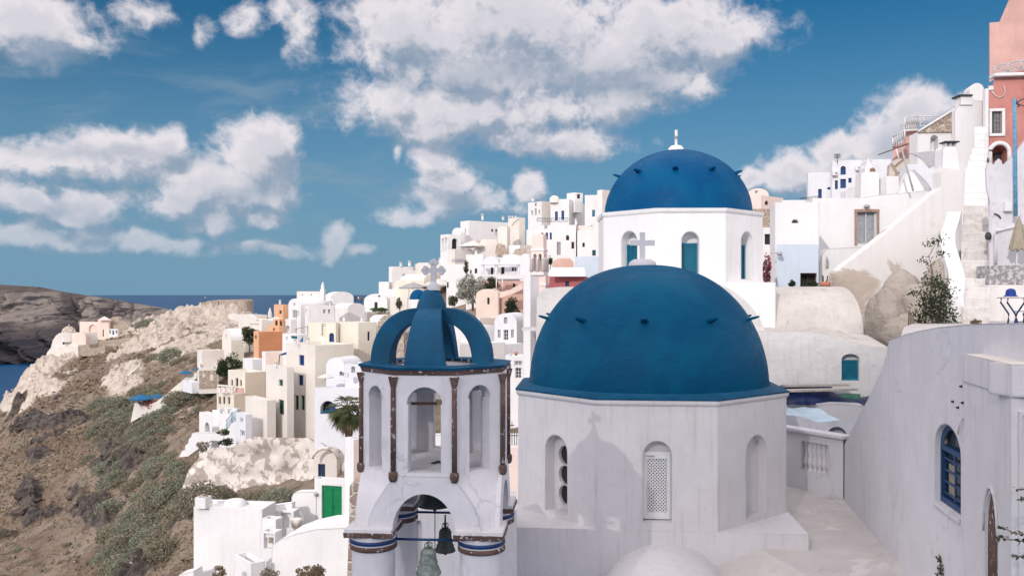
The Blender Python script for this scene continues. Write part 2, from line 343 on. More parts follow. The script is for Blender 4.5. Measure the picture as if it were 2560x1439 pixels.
def build(name, mb, mats, off=None, parent=None):
    me = bpy.data.meshes.new(name)
    off = off or Vector((0,0,0))
    me.from_pydata([(v-off)[:] for v in mb.v], [], mb.f)
    me.polygons.foreach_set('use_smooth', mb.s)
    for m in (mats if isinstance(mats, (list, tuple)) else [mats]): me.materials.append(M[m] if isinstance(m, str) else m)
    if max(mb.mi, default=0): me.polygons.foreach_set('material_index', mb.mi)
    me.update()
    o = bpy.data.objects.new(name, me); C.objects.link(o)
    if parent: o.parent = parent
    return o
def tag(o, label, cat, group=None, kind=None):
    if kind: o['kind'] = kind
    if label: o['label'] = label
    if cat: o['category'] = cat
    if group: o['group'] = group
    return o
def thing(name, label, cat, loc, group=None):
    o = bpy.data.objects.new(name, None); C.objects.link(o); o.location = loc; o.empty_display_size = .3
    o['off'] = tuple(loc)
    return tag(o, label, cat, group)
def offs(o):
    while o.parent: o = o.parent
    return Vector(o.location)
def part(name, mb, mats, parent, label=None):
    o = build(name, mb, mats, offs(parent), parent)
    if label: o['label'] = label
    return o
def single(name, label, cat, mb, mats, group=None):
    lo = Vector((sum(v.x for v in mb.v)/len(mb.v), sum(v.y for v in mb.v)/len(mb.v), min(v.z for v in mb.v)))
    o = build(name, mb, mats, lo); o.location = lo
    return tag(o, label, cat, group)

# kinds of opening: name, frame material, pane material, columns, rows
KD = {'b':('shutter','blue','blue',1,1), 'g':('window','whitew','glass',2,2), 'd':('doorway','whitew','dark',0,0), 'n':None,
      't':('window','teal','teal',1,1), 'tg':('window','teal','glass',2,2), 'gr':('window','greenw','glass',2,3), 'y':('window','whitew','grey',2,1), 'bw':('door','brownw','grey',1,1),
      'bg':('window','blue','glass',2,2), 'w':('door','wood','dark',2,1), 'wd':('window','brownw','dark',1,1), 'gd':('door','greydoor','grey',2,1), 'wg':('door','whitew','glass',2,3)}
def opening(root, O, U, N, q0, q1, kind, depth, arched):
    k = KD[kind]
    if k is None: return
    nm, fm, pm, nc, nr = k
    (u0, v0), (u1, v1) = q0, q1; w = u1-u0; h = v1-v0; t = min(.09, w*.11)
    n1 = -depth*.55; n0 = n1-.06
    pane = MB()
    hh = arch(u0, u1, v0, v1, (w/2 if arched else 0))
    pane.add([O+U*a+UP*b-N*(depth-.004) for a, b in hh], [tuple(x) for x in tessellate_polygon([[Vector((a,b,0)) for a,b in hh]])])
    if nc == 0:
        part(nm, pane, pm, root); return
    fr = MB(); top = v1-(w/2 if arched else 0)
    fr.obox(O,U,UP,N, u0+.003,u0+t,v0+.003,top,n0,n1); fr.obox(O,U,UP,N, u1-t,u1-.003,v0+.003,top,n0,n1)
    fr.obox(O,U,UP,N, u0+t,u1-t,v0+.003,v0+t,n0,n1); fr.obox(O,U,UP,N, u0+t,u1-t,top-t,top-.003,n0,n1)
    if arched:
        a = [(x,y) for x,y in arch(u0+.003,u1-.003,top,v1-.003,w/2-.003)[2:]]; c = (u0+u1)/2
        b = [(c+(x-c)*(1-2*t/w), top+(y-top)*(1-2*t/w)) for x,y in a]
        vs = [O+U*x+UP*y+N*n1 for x,y in a+b]; n = len(a)
        fr.add(vs, [(i,i+1,i+1+n,i+n) for i in range(n-1)])
    for i in range(1, nc): c = u0+w*i/nc; fr.obox(O,U,UP,N, c-t*.35,c+t*.35,v0+t,top-t,n0+.005,n1-.005)
    for j in range(1, nr): c = v0+(top-v0)*j/nr; fr.obox(O,U,UP,N, u0+t,u1-t,c-t*.3,c+t*.3,n0+.008,n1-.008)
    f = part(nm, fr, fm, root); part('pane', pane, pm, f)
def hit(O, N, px, py):
    r = Vector(((px-1280)/F, 1, (HY-py)/F)); return r*(O.dot(N)/r.dot(N))
GROUND = []                                   # terrain control points gathered from the houses
def house(name, label, xl, xm, xr, yt, yb, D, a=40, m='white', wins=(), roof='flat', group=None, cat='house', rise=None, rm=None, par=.3, lmax=30, gnd=True, depth=.22, slope=0, mR=None, under=3.):
    """box house: nearest vertical corner at photo column xm and distance D; faces run to columns xl and xr"""
    a = R_(50 if 25 <= a <= 45 else a); ca, sa = math.cos(a), math.sin(a)
    X0 = (xm-1280)/F*D; zt = (HY-yt)/F*D; zb = (HY-yb)/F*D
    ul, ur = (xl-1280)/F, (xr-1280)/F
    L = (X0-ul*D)/(ca+ul*sa); d_ = sa-ur*ca; Rr = (ur*D-X0)/d_ if abs(d_) > 1e-4 else lmax
    if L <= 0 or L > 60: L = lmax
    if Rr <= 0 or Rr > lmax: Rr = min(lmax, 4.5 if X0/D < .15 else 1.2)
    Rr = max(Rr, .6)
    dl = Vector((-ca, sa, 0)); dr = Vector((sa, ca, 0)); c0 = Vector((X0, D, zb-under))
    A = c0+dl*L; B = c0+dr*Rr; E = A+dr*Rr; H = zt-zb+under
    root = thing(name, label, cat, (c0+B+A+E)/4+Vector((0,0,under)), group)
    if gnd: GROUND.append(((c0.x+E.x)/2, (c0.y+E.y)/2, zb-.4))
    faces = {'L':(A, -dl, Vector((-sa,-ca,0)), L), 'R':(c0, dr, Vector((ca,-sa,0)), Rr)}
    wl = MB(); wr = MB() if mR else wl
    rs = rise if rise is not None else None
    for k, (O, U, N, W) in faces.items():
        mb = wl if k == 'L' else wr
        holes = []; dep = []; bks = []; ops = []
        for wv in wins:
            fc, px, py, ww, hh, kd = wv[:6]
            if fc != k: continue
            p0 = hit(O, N, px-ww/2, py+hh/2); p1 = hit(O, N, px+ww/2, py-hh/2)
            u0, u1 = sorted(((p0-O).dot(U), (p1-O).dot(U))); v0, v1 = sorted((p0.z-O.z, p1.z-O.z))
            if u0 < .05 or u1 > W-.05 or v1 > H+ (rs or 0)-.05: continue
            ar = len(wv) > 6 and wv[6]; d = depth*(2.5 if kd in 'nd' and ar else 1)
            holes.append(arch(u0,u1,v0,v1,min((u1-u0)/2, (v1-v0)*.9) if ar else 0)); dep.append(d); bks.append(kd == 'n'); ops.append(((u0,v0),(u1,v1),kd,d,ar))
        out = [(0,0),(W,0),(W,H),(0,H)]
        if roof == 'vault'+k:
            r = rs if rs is not None else W/2
            out = [(0,0),(W,0)]+[(W/2+W/2*math.cos(math.pi*i/16), H+r*math.sin(math.pi*i/16)) for i in range(17)]
        mb.panel(O, U, N, out, holes, dep, bks)
        for o in ops: opening(root, O, U, N, o[0], o[1], o[2], o[3], o[4])
    for O, U, N, W, k in ((B,-(-dl),Vector((sa,ca,0)),L,'L'), (E,-dr,Vector((-ca,sa,0)),Rr,'R')):
        out = [(0,0),(W,0),(W,H),(0,H)]
        if roof == 'vault'+k:
            r = rs if rs is not None else W/2
            out = [(0,0),(W,0)]+[(W/2+W/2*math.cos(math.pi*i/16), H+r*math.sin(math.pi*i/16)) for i in range(17)]
        wl.panel(O, U, N, out)
    part('wall', wl, m, root)
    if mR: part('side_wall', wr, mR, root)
    rf = MB(); h = UP*H
    if roof == 'flat':
        t = min(.25, L*.2, Rr*.2); i = [c0+dl*t+dr*t, A-dl*t+dr*t, E-dl*t-dr*t, B+dl*t-dr*t]; o = [c0, A, E, B]
        top = [x+h for x in o]+[x+h for x in i]+[x+h-UP*par for x in i]
        rf.add(top, [(k,(k+1)%4,(k+1)%4+4,k+4) for k in range(4)]+[(k+4,(k+1)%4+4,(k+1)%4+8,k+8) for k in range(4)])
        part('parapet', rf, m, root)
        r2 = MB().add([x+h-UP*par for x in i], [(0,1,2,3)]); part('roof', r2, rm or 'roofc', root)
    elif roof.startswith('vault'):
        if roof[-1] == 'L': O, U, W, E2 = A, -dl, L, dr*Rr
        else: O, U, W, E2 = c0, dr, Rr, dl*L
        r = rs if rs is not None else W/2
        pts = [O+U*(W/2+W/2*math.cos(math.pi*i/16))+UP*(H+r*math.sin(math.pi*i/16)) for i in range(17)]
        rf.add(pts+[q+E2 for q in pts], [(i,i+1,i+18,i+17) for i in range(16)], True); part('vault_roof', rf, rm or m, root)
    return root
# ------------------------------------------------------------------ churches with blue domes
def octv(c, R, phi, k): a = phi+R_(22.5+45*k); return Vector((c[0]+R*math.sin(a), c[1]-R*math.cos(a), 0))
def octface(c, R, phi, k):
    p, q = octv(c, R, phi, k-1), octv(c, R, phi, k); a = phi+R_(45*k)
    return p, (q-p).normalized(), Vector((math.sin(a), -math.cos(a), 0)), (q-p).length
def octslab(mb, c, R0, R1, phi, z0, z1, hole=0):
    """eight sided slab, flaring from R0 (below) to R1"""
    lo = [octv(c, R0, phi, k)+UP*z0 for k in range(8)]; hi = [octv(c, R1, phi, k)+UP*z1 for k in range(8)]
    mb.add(lo+hi, [(k,(k+1)%8,(k+1)%8+8,k+8) for k in range(8)])
    mb.add(lo, [tuple(range(8))[::-1]]) if not hole else None
    if not hole: mb.add(hi, [tuple(range(8))])
    else:
        for pl in (lo, hi):
            inn = [Vector((c[0]+hole*math.sin(phi+R_(22.5+45*k/4)), c[1]-hole*math.cos(phi+R_(22.5+45*k/4)), pl[0].z)) for k in range(32)]
            fs = []
            for k in range(8):
                for j in range(4): fs.append((k, 8+4*k+j, 8+(4*k+j+1)%32))
                fs.append((k, 8+(4*k+4)%32, (k+1)%8))
            mb.add(pl+inn, fs)
        n = 32; a = [Vector((c[0]+hole*math.sin(phi+R_(22.5+45*k/4)), c[1]-hole*math.cos(phi+R_(22.5+45*k/4)), z0)) for k in range(32)]
        mb.add(a+[v+UP*(z1-z0) for v in a], [(k,(k+1)%n,(k+1)%n+n,k+n) for k in range(n)])
def fbounds(O, U, N, x0, x1, yb, yt, z0):
    pa = hit(O+UP*0, N, x0, yb); pb = hit(O, N, x1, yt); pm = hit(O, N, (x0+x1)/2, yb); pt = hit(O, N, (x0+x1)/2, yt)
    return (pa-O).dot(U), (pb-O).dot(U), pm.z-z0, pt.z-z0
def lattice(O, U, N, u0, u1, v0, v1, n, bar, depth, d0):
    """diagonal lattice strips clipped to the rectangle"""
    mb = MB(); w = u1-u0; h = v1-v0; st = w/n
    for sgn in (1, -1):
        k = -int(h/st)-1
        while k*st < w+h:
            o = k*st; pts = []
            # line u = o + v (sgn 1) or u = w - o - v
            va = max(0, -o); vb = min(h, w-o)
            if vb-va > bar:
                ua, ub = o+va, o+vb
                if sgn < 0: ua, ub = w-ua, w-ub
                a = O+U*(u0+ua)+UP*(v0+va)-N*d0; b = O+U*(u0+ub)+UP*(v0+vb)-N*d0
                d = (b-a); L = d.length; d.normalize(); s = d.cross(N)
                mb.obox(a, d, s, N, 0, L, -bar/2, bar/2, -depth/2-(.003 if sgn > 0 else 0), depth/2+(0 if sgn > 0 else .003))
            k += 1
    return mb
def spikes(root, c, z0, Rd, Hd, zs, ang0, n, ln, wd, mname):
    t = (zs-z0)/Hd; r = Rd*math.sqrt(1-t*t)
    for i in range(n):
        a = ang0+2*math.pi*i/n+random.uniform(-.03,.03); d = Vector((math.sin(a), -math.cos(a), .30)).normalized(); U = Vector((math.cos(a), math.sin(a), 0)); V = d.cross(U)
        o = Vector((c[0]+(r-.12)*math.sin(a), c[1]-(r-.12)*math.cos(a), zs-.03)); l = ln*random.uniform(.85,1.1); w2 = wd*random.uniform(.85,1.1)
        vs = [o+U*x*w2*k+V*y*w2*.55*k+d*s for s, k in ((0,1.25),(.12,1.1),(l*.75+.12,.8),(l+.12,.45)) for x, y in ((-.5,-.5),(.5,-.5),(.6,.3),(0,.6),(-.6,.3))]
        n5 = 5; fs = [(j*n5+q, j*n5+(q+1)%n5, (j+1)*n5+(q+1)%n5, (j+1)*n5+q) for j in range(3) for q in range(n5)]+[(15,16,17,18,19)]
        part('stone_peg', MB().add(vs, fs), mname, root)
def cross_latin(root, base, h, arm, th, t, rz, m, mound_r, mound_h, name='cross'):
    U = Vector((math.cos(rz), math.sin(rz), 0)); N = Vector((math.sin(rz), -math.cos(rz), 0)); O = Vector(base)
    mb = MB(); mb.lathe(O, [(mound_r,-.12),(mound_r,0),(mound_r*.93,mound_h*.55),(mound_r*.62,mound_h),(0,mound_h*1.02)], 20)
    z = mound_h*.9
    mb.obox(O, U, UP, N, -th/2, th/2, z, z+h, -t/2, t/2)
    zc = z+h*.62
    mb.obox(O, U, UP, N, -arm, -th/2-.001, zc-th/2, zc+th/2, -t/2+.003, t/2-.003); mb.obox(O, U, UP, N, th/2+.001, arm, zc-th/2, zc+th/2, -t/2+.003, t/2-.003)
    part(name, mb, m, root)

# --- near church
c1 = (2.94, 19.2); R1 = 3.0; ph1 = R_(-5); z1t = -2.02; z1b = -4.43
ch1 = thing('domed_church', 'nearest church with a large glossy blue dome on an eight sided white drum', 'church', (c1[0], c1[1], -9))
mb = MB(); Rw = R1*.982
wins1 = {-1:('vent', 1363, 1418, 1280, 1087), 0:('lat', 1608, 1679, 1304, 1102), 1:('niche', 1866, 1917, 1290, 1087)}
for k in range(-4, 4):
    O, U, N, s = octface(c1, Rw, ph1, k); O = O+UP*z1b; holes = []; H = z1t-z1b
    if k in wins1:
        nm, xa, xb, yb_, yt_ = wins1[k]
        u0, u1, v0, v1 = fbounds(O, U, N, xa, xb, yb_, yt_, z1b); v0 = max(v0, .06)
        holes = [arch(u0, u1, v0, v1, (u1-u0)*.52, 14)]
        dep = {'vent':.34,'lat':.26,'niche':.22}[nm]
        if nm == 'lat':
            t = .045; fr = MB(); vtop = v1-(u1-u0)*.42
            pane = MB().obox(O,U,UP,N,u0+.01,u1-.01,v0+.01,vtop,-.30,-.265)
            fr.obox(O,U,UP,N,u0+.005,u0+t*1.6,v0+.02,vtop,-.22,-.15); fr.obox(O,U,UP,N,u1-t*1.6,u1-.005,v0+.02,vtop,-.22,-.15)
            fr.obox(O,U,UP,N,u0+t*1.6,u1-t*1.6,v0+.02,v0+t*3.2,-.22,-.152); fr.obox(O,U,UP,N,u0+t*1.6,u1-t*1.6,vtop-t*3,vtop,-.22,-.152)
            wd1 = part('lattice_window', fr, 'whitew', ch1); part('pane', pane, 'dark', wd1)
            part('lattice', lattice(O,U,N,u0+t*1.6,u1-t*1.6,v0+t*3.2,vtop-t*3,6,.020,.02,.19), 'whitew', wd1)
            # blind arch above the frame
            lp = [q for q in arch(u0+.001,u1-.001,vtop,v1-.001,(u1-u0)*.5)]; part('lunette', MB().add([O+U*a+UP*b-N*.2 for a,b in lp], [tuple(range(len(lp)))]), 'near', ch1)
            part('hinge_plate', MB().obox(O,U,UP,N,u0+.05,u0+.22,vtop-.10,vtop-.075,-.148,-.14), 'metal', wd1)
        if nm == 'vent':
            pv = MB(); hs = []; cu = (u0+u1)/2; rr = (u1-u0)*.30
            for q in (.2,.46,.72): hs.append([(cu+rr*math.cos(2*math.pi*i/18), v0+(v1-v0)*q+rr*math.sin(2*math.pi*i/18)) for i in range(18)])
            pv.panel(O-N*.25, U, N, arch(u0+.002,u1-.002,v0+.002,v1-.002,(u1-u0)*.5), hs, .08)
            vt = part('vent_panel', pv, 'near', ch1)
            for h_ in hs: part('vent_hole', MB().add([O+U*a+UP*b-N*.326 for a,b in h_], [tuple(range(18))]), 'dark', vt)
        mb.panel(O, U, N, [(0,0),(s,0),(s,H),(0,H)], holes, dep, nm != 'lat' and nm != 'vent')
        continue
    mb.panel(O, U, N, [(0,0),(s,0),(s,H),(0,H)])
part('drum', mb, 'near', ch1)
mo = MB(); octslab(mo, c1, Rw+.003, R1-.01, ph1, z1t-.09, z1t-.045); octslab(mo, c1, R1-.01, R1, ph1, z1t-.045, z1t+.02); part('moulding', mo, 'near', ch1)
rim = MB(); octslab(rim, c1, R1+.004, R1+.012, ph1, z1t+.022, z1t+.05)
rv = [octv(c1, R1+.012, ph1, k/8-.5)*1 for k in range(0)]
ring = []
for i in range(64):
    a = ph1+2*math.pi*i/64; aa = (a-ph1+math.pi/8) % (math.pi/4)-math.pi/8; ro = (R1+.012)*math.cos(math.pi/8)/math.cos(aa)
    ring.append((a, ro))
vs = []
for fr_, dz in ((1,.0),(.5,.018),(.15,.034),(0,.07)):
    for a, ro in ring: r = 2.57+(ro-2.57)*fr_; vs.append(Vector((c1[0]+r*math.sin(a), c1[1]-r*math.cos(a), z1t+.051+dz)))
rim.add(vs, [(j*64+i, j*64+(i+1)%64, (j+1)*64+(i+1)%64, (j+1)*64+i) for j in range(3) for i in range(64)], True)
part('dome_rim', rim, 'rimblue', ch1)
Z1 = -1.98; RD1 = 2.56; HD1 = 2.60
dm = MB(); dm.lathe((c1[0], c1[1], Z1), [(RD1*math.cos(t)**.88 if t < 1.57 else 0, HD1*math.sin(t)) for t in [math.pi/2*i/28 for i in range(29)]], 96); part('dome', dm, 'domeblue', ch1)
spikes(ch1, c1, Z1, RD1, HD1, -.56, R_(-9.4), 10, .30, .125, 'domeblue')
cross_latin(ch1, (c1[0]-.10, c1[1], Z1+HD1-.03), .60, .265, .115, .09, R_(-4), 'greycross', .31, .15)
# square base with the ledges, and the apse vault in front
hb = .924*Rw+.012; fN = Vector((math.sin(ph1), -math.cos(ph1), 0)); fU = Vector((math.cos(ph1), math.sin(ph1), 0)); cc1 = Vector((c1[0], c1[1], 0))
bs = MB(); bs.obox(cc1, fU, UP, fN, -hb-.05, hb+.05, -12, z1b, -hb, hb); part('base', bs, 'near', ch1)
ap = MB(); ra = 1.35; n = 32; sec = []
for j, (dn, k) in enumerate(((0,1),(3.6,1))):
    sec += [cc1+fN*(hb+dn)+fU*(.17+ra*math.cos(math.pi*i/n))+UP*(-6.15+1.17*ra*math.sin(math.pi*i/n)*.95) for i in range(n+1)]
ap.add(sec, [(i,i+1,i+n+2,i+n+1) for i in range(n)], True)
part('apse_vault', ap, 'near', ch1)

# --- upper church
c2 = (6.10, 32.5); R2 = 3.1; ph2 = R_(-1.5); z2t = 2.80; z2b = .37
ch2 = thing('domed_church', 'upper church with a deep blue dome behind and above the nearest dome', 'church', (c2[0], c2[1], -6))
mb = MB(); Rw2 = R2*.985
wins2 = {-1:(1553,1593,672,578), 0:(1704,1748,700,579), 1:(1853,1881,698,579)}
for k in range(-4, 4):
    O, U, N, s = octface(c2, Rw2, ph2, k); O = O+UP*z2b; H = z2t-z2b
    if k in wins2:
        xa, xb, yb_, yt_ = wins2[k]; u0, u1, v0, v1 = fbounds(O, U, N, xa, xb, yb_, yt_, z2b); v0 = max(v0, .12)
        mb.panel(O, U, N, [(0,0),(s,0),(s,H),(0,H)], [arch(u0,u1,v0,v1,(u1-u0)*.52,14)], .42, False)
        vtop = v1-(u1-u0)*.62; t = .05; fr = MB()
        fr.obox(O,U,UP,N,u0+.004,u0+t,v0+.01,vtop,-.38,-.30); fr.obox(O,U,UP,N,u1-t,u1-.004,v0+.01,vtop,-.38,-.30)
        fr.obox(O,U,UP,N,u0+t,u1-t,v0+.01,v0+t,-.38,-.302); fr.obox(O,U,UP,N,u0+t,u1-t,vtop-t,vtop,-.38,-.302)
        f = part('lattice_window', fr, 'teal', ch2)
        part('lattice', lattice(O,U,N,u0+t,u1-t,v0+t,vtop-t,5,.034,.02,.34), 'teal', f)
        part('pane', MB().obox(O,U,UP,N,u0+.01,u1-.01,v0+.01,vtop-.01,-.41,-.385), 'dark', f)
        part('lunette', MB().add([O+U*a+UP*b-N*.415 for a,b in arch(u0,u1,v0,v1,(u1-u0)*.52)], [tuple(range(13))]), 'white', ch2)
        continue
    mb.panel(O, U, N, [(0,0),(s,0),(s,H),(0,H)])
part('drum', mb, 'white', ch2)
mo = MB(); octslab(mo, c2, Rw2+.003, R2-.01, ph2, z2t-.10, z2t-.05); octslab(mo, c2, R2-.01, R2+.01, ph2, z2t-.05, z2t+.07); part('moulding', mo, 'white', ch2)
Z2 = z2t+.05; RD2 = 2.68; HD2 = 2.42
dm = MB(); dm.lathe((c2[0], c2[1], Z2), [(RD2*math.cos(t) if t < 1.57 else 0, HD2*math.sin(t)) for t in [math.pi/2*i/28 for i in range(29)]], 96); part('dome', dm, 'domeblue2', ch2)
spikes(ch2, c2, Z2, RD2, HD2, 4.28, R_(-13), 10, .26, .17, 'domeblue2')
cross_latin(ch2, (c2[0]-.05, c2[1], Z2+HD2-.03), .60, .24, .11, .10, R_(82), 'white', .30, .19)
hb2 = .924*Rw2+.012; cc2 = Vector((c2[0], c2[1], 0)); fN2 = Vector((math.sin(ph2), -math.cos(ph2), 0)); fU2 = Vector((math.cos(ph2), math.sin(ph2), 0))
bs = MB(); bs.obox(cc2, fU2, UP, fN2, -hb2, hb2, -8, z2b, -hb2, hb2); part('base', bs, 'white', ch2)
tv = MB(); ac = P(1730, 892, 27.2); ra = 2.40; n = 24
s0 = [ac+Vector((ra*math.cos(math.pi*i/n), 0, ra*math.sin(math.pi*i/n))) for i in range(n+1)]
tv.add(s0+[p+Vector((0,3,0)) for p in s0], [(i,i+1,i+n+2,i+n+1) for i in range(n)], True)
tv.add(s0+[Vector((s0[0].x,s0[0].y,-6)), Vector((s0[-1].x,s0[-1].y,-6))], [tuple(range(n+1))+(n+2,n+1)])
part('transept_vault', tv, 'rough', ch2)

# ------------------------------------------------------------------ bell tower with the open blue crown
ct = (-.975, 11.4); Rt = 1.0; pt = R_(-5); zr = -.915; zo = -2.18; zp = -2.83
tw = thing('bell_tower', 'white eight sided bell tower with brown corner rods and an open blue crown', 'bell tower', (ct[0], ct[1], -6))
wm = MB(); Rtw = Rt*.955
wt_ = {0:(1021,1102,1181,968), -1:(923,954,1171,964), 1:(1174,1223,1178,962)}
Hh = zr-zo
dims = {}
for k in (-1, 0, 1):
    O, U, N, s = octface(ct, Rtw, pt, k); O = O+UP*zo; dims[k] = fbounds(O, U, N, *wt_[k], zo)
for k in range(-4, 4):
    O, U, N, s = octface(ct, Rtw, pt, k); O = O+UP*zo
    u0, u1, v0, v1 = dims.get(k, (s/2-.17, s/2+.17, .06, 1.06))
    v0 = max(v0, .03); r = (u1-u0)*.52; e = .018
    hole = [(u0,v0),(u1,v0),(u1,v1-r),(u1+e,v1-r)]+[((u0+u1)/2+((u1-u0)/2+e)*math.cos(math.pi*i/14), v1-r+r*math.sin(math.pi*i/14)) for i in range(1,14)]+[(u0-e,v1-r),(u0,v1-r)]
    wm.panel(O, U, N, [(0,0),(s,0),(s,Hh),(0,Hh)], [hole], .17)
    # inner skin
    Oi = O-N*.17; b = .17*math.tan(math.pi/8); wm.panel(Oi, U, N, [(b,0),(s-b,0),(s-b,Hh),(b,Hh)], [hole], .001)
part('chamber', wm, 'tower', tw)
fl = MB(); octslab(fl, ct, Rtw-.012, Rtw-.012, pt, zo-.05, zo+.02); part('chamber_floor', fl, 'tower', tw)
beam = MB(); b0 = P(1030,1164,11.5); beam.obox(b0, Vector((1,.02,0)), Vector((0,1,0)), UP, -.02, .62, -.05,.05,-.045,.045); part('beam', beam, 'wood', tw)
ho = MB(); ho.tube([P(1085,1172,11.1), P(1112,1172,11.1)], .05, 10); ho.tube([P(1078,1158,11.2), P(1095,1153,11.2), P(1115,1158,11.2)], .015, 6); part('pulley', ho, 'iron', tw)
slat = MB(); slat.obox(P(1043,1008,10.75), Vector((1,0,0)), UP, Vector((0,-1,0)), -.09,.24,-.012,.012,-.05,.05); part('arch_tie', slat, 'wood', tw)
bd = MB(); octslab(bd, ct, Rtw+.01, Rt-.015, pt, zr-.062, zr-.005, hole=.6); part('cornice_band', bd, 'brown', tw)
for k in range(8):
    v = octv(ct, Rtw+.012, pt, k); pl = MB(); pl.tube([v+UP*(zr-.10), v+UP*(zr-.5), v+UP*(zo+.06)], [.030,.032,.033], 10)
    pl.lathe(v, [(.034,zr-.20),(.045,zr-.15),(.062,zr-.08)], 10)
    rod = part('corner_rod', pl, 'brown', tw)
    cb = MB(); cb.lathe(v, [(0,zo-.075),(.04,zo-.065),(.056,zo-.03),(.058,zo+.02),(.05,zo+.05),(.03,zo+.055)], 10); part('corbel', cb, 'brown', rod)
sl = MB(); octslab(sl, ct, Rt+.0, Rt+.012, pt, zr, zr+.03, hole=.62); part('roof_slab', sl, 'rimblue', tw)
kb = MB(); kb.lathe((ct[0],ct[1],0), [(.62,zr-.3),(.62,zr+.028)], 40); part('roof_curb', kb, 'tower', tw)
part('roof', MB().lathe((ct[0],ct[1],0), [(0,zr+.02),(.3,zr+.015),(.615,zr-.02)], 40), 'tower', tw)
# crown: four broad ribs rising to a cap
cx, cy = ct[0]-.045, ct[1]; zb_ = zr+.03
for k in range(4):
    a = pt+R_(2)+k*math.pi/2; dv = Vector((math.sin(a), -math.cos(a), 0)); tv_ = Vector((math.cos(a), math.sin(a), 0)); rb = MB(); vs = []; n = 16
    for i in range(n+1):
        t = i/n*math.pi/2
        ro = .14+.63*math.cos(t)**.85; zo_ = zb_+.70*math.sin(t)**.95; ri = .06+.465*math.cos(t)**.85; zi = zb_+.525*math.sin(t)**.95
        hw = .25-.115*(i/n)**.9
        for r_, z_, s_ in ((ro,zo_,-1),(ro,zo_,1),(ri,zi,1),(ri,zi,-1)): vs.append(Vector((cx,cy,z_))+dv*r_+tv_*hw*s_*(1 if r_ == ro else .96))
    fs = [(j*4+q, j*4+(q+1)%4, (j+1)*4+(q+1)%4, (j+1)*4+q) for j in range(n) for q in range(4)]+[(0,1,2,3),(4*n,4*n+3,4*n+2,4*n+1)]
    rb.add(vs, fs)
    o = part('crown_rib', rb, 'rimblue', tw); bv = o.modifiers.new('b', 'BEVEL'); bv.width = .012; bv.segments = 2; bv.limit_method = 'ANGLE'
cp = MB(); cp.lathe((cx-.02, cy, 0), [(.0,-.40),(.19,-.38),(.218,-.31),(.205,-.22),(.18,-.13),(.145,-.045),(.10,.025),(.05,.065),(0,.075)], 28); part('crown_cap', cp, 'rimblue', tw)
# budded cross
cr = MB(); Oc = Vector((cx+.005, cy, .06)); U = Vector((math.cos(R_(-6)), math.sin(R_(-6)), 0)); N = Vector((U.y, -U.x, 0)); t = .022
cr.lathe(Oc, [(.09,-.02),(.085,.02),(.06,.06),(.03,.09),(0,.09)], 16)
zc = .235
cr.obox(Oc, U, UP, N, -.034,.034,.06,zc+.115,-t,t); cr.obox(Oc, U, UP, N, -.12,-.035,zc-.033,zc+.033,-t+.002,t-.002); cr.obox(Oc, U, UP, N, .035,.12,zc-.033,zc+.033,-t+.002,t-.002)
j = 0
for (du, dz) in ((1,0),(-1,0),(0,1)):
    for k, (e, s_) in enumerate(((0,.13),(-.032,.105),(.032,.105))):
        u_ = du*s_+(0 if du else e); z_ = zc+dz*(s_-.005)+(e if du else 0); j += 1; d = t+.0015*(k+1)+.0004*j
        cr.prism([Oc+U*(u_+.030*math.cos(2*math.pi*i/14))+UP*(z_+.030*math.sin(2*math.pi*i/14))-N*d for i in range(14)], N*2*d)
part('budded_cross', cr, 'greycross', tw)
# arches, flanks and piers
ap_ = .924*Rtw; s2 = Rtw*math.sin(math.pi/8); n = 18
def curve(i, sgn, off=0.):
    t = i/n; w_ = s2-.0+(.68-s2)*(math.sin(t*math.pi/2)**1.1); return sgn*(w_-off), zo+(zp-zo)*t
am = MB()
for q in range(4):
    a = pt+q*math.pi/2; N = Vector((math.sin(a), -math.cos(a), 0)); U = Vector((math.cos(a), math.sin(a), 0)); O = Vector((ct[0],ct[1],0))+N*(ap_+.012)
    outl = [curve(i, 1) for i in range(n+1)][::-1]; outl = outl[:]   # from pier up on the right
    ri = .375; hi = .44
    inner = [(ri*math.cos(math.pi*i/20), zp+hi*math.sin(math.pi*i/20)) for i in range(21)]
    poly = outl+[(-u,z) for u,z in outl[::-1]]+[(u,z) for u,z in inner[::-1]]
    am.prism([O+U*u+UP*z for u,z in poly], -N*.26)
part('arches', am, 'tower', tw)
for q in range(4):
    fk = MB(); a = pt+q*math.pi/2; b = a+math.pi/2
    Na = Vector((math.sin(a), -math.cos(a), 0)); Ua = Vector((math.cos(a), math.sin(a), 0)); Nb = Vector((math.sin(b), -math.cos(b), 0)); Ub = Vector((math.cos(b), math.sin(b), 0)); O = Vector((ct[0],ct[1],0))
    vs = []; w_ = 7
    for i in range(n+1):
        u, z = curve(i, 1, .0); k = min(1, i/4)*.05
        p0 = O+Na*(ap_-.0-k)+Ua*(u+.0)+UP*z; p1 = O+Nb*(ap_-.0-k)-Ub*(u+.0)+UP*z
        for j in range(w_): vs.append(p0.lerp(p1, j/(w_-1)))
    fk.add(vs, [(i*w_+j, i*w_+j+1, (i+1)*w_+j+1, (i+1)*w_+j) for i in range(n) for j in range(w_-1)], True)
    part('flank', fk, 'tower', tw)
pier_c = {}
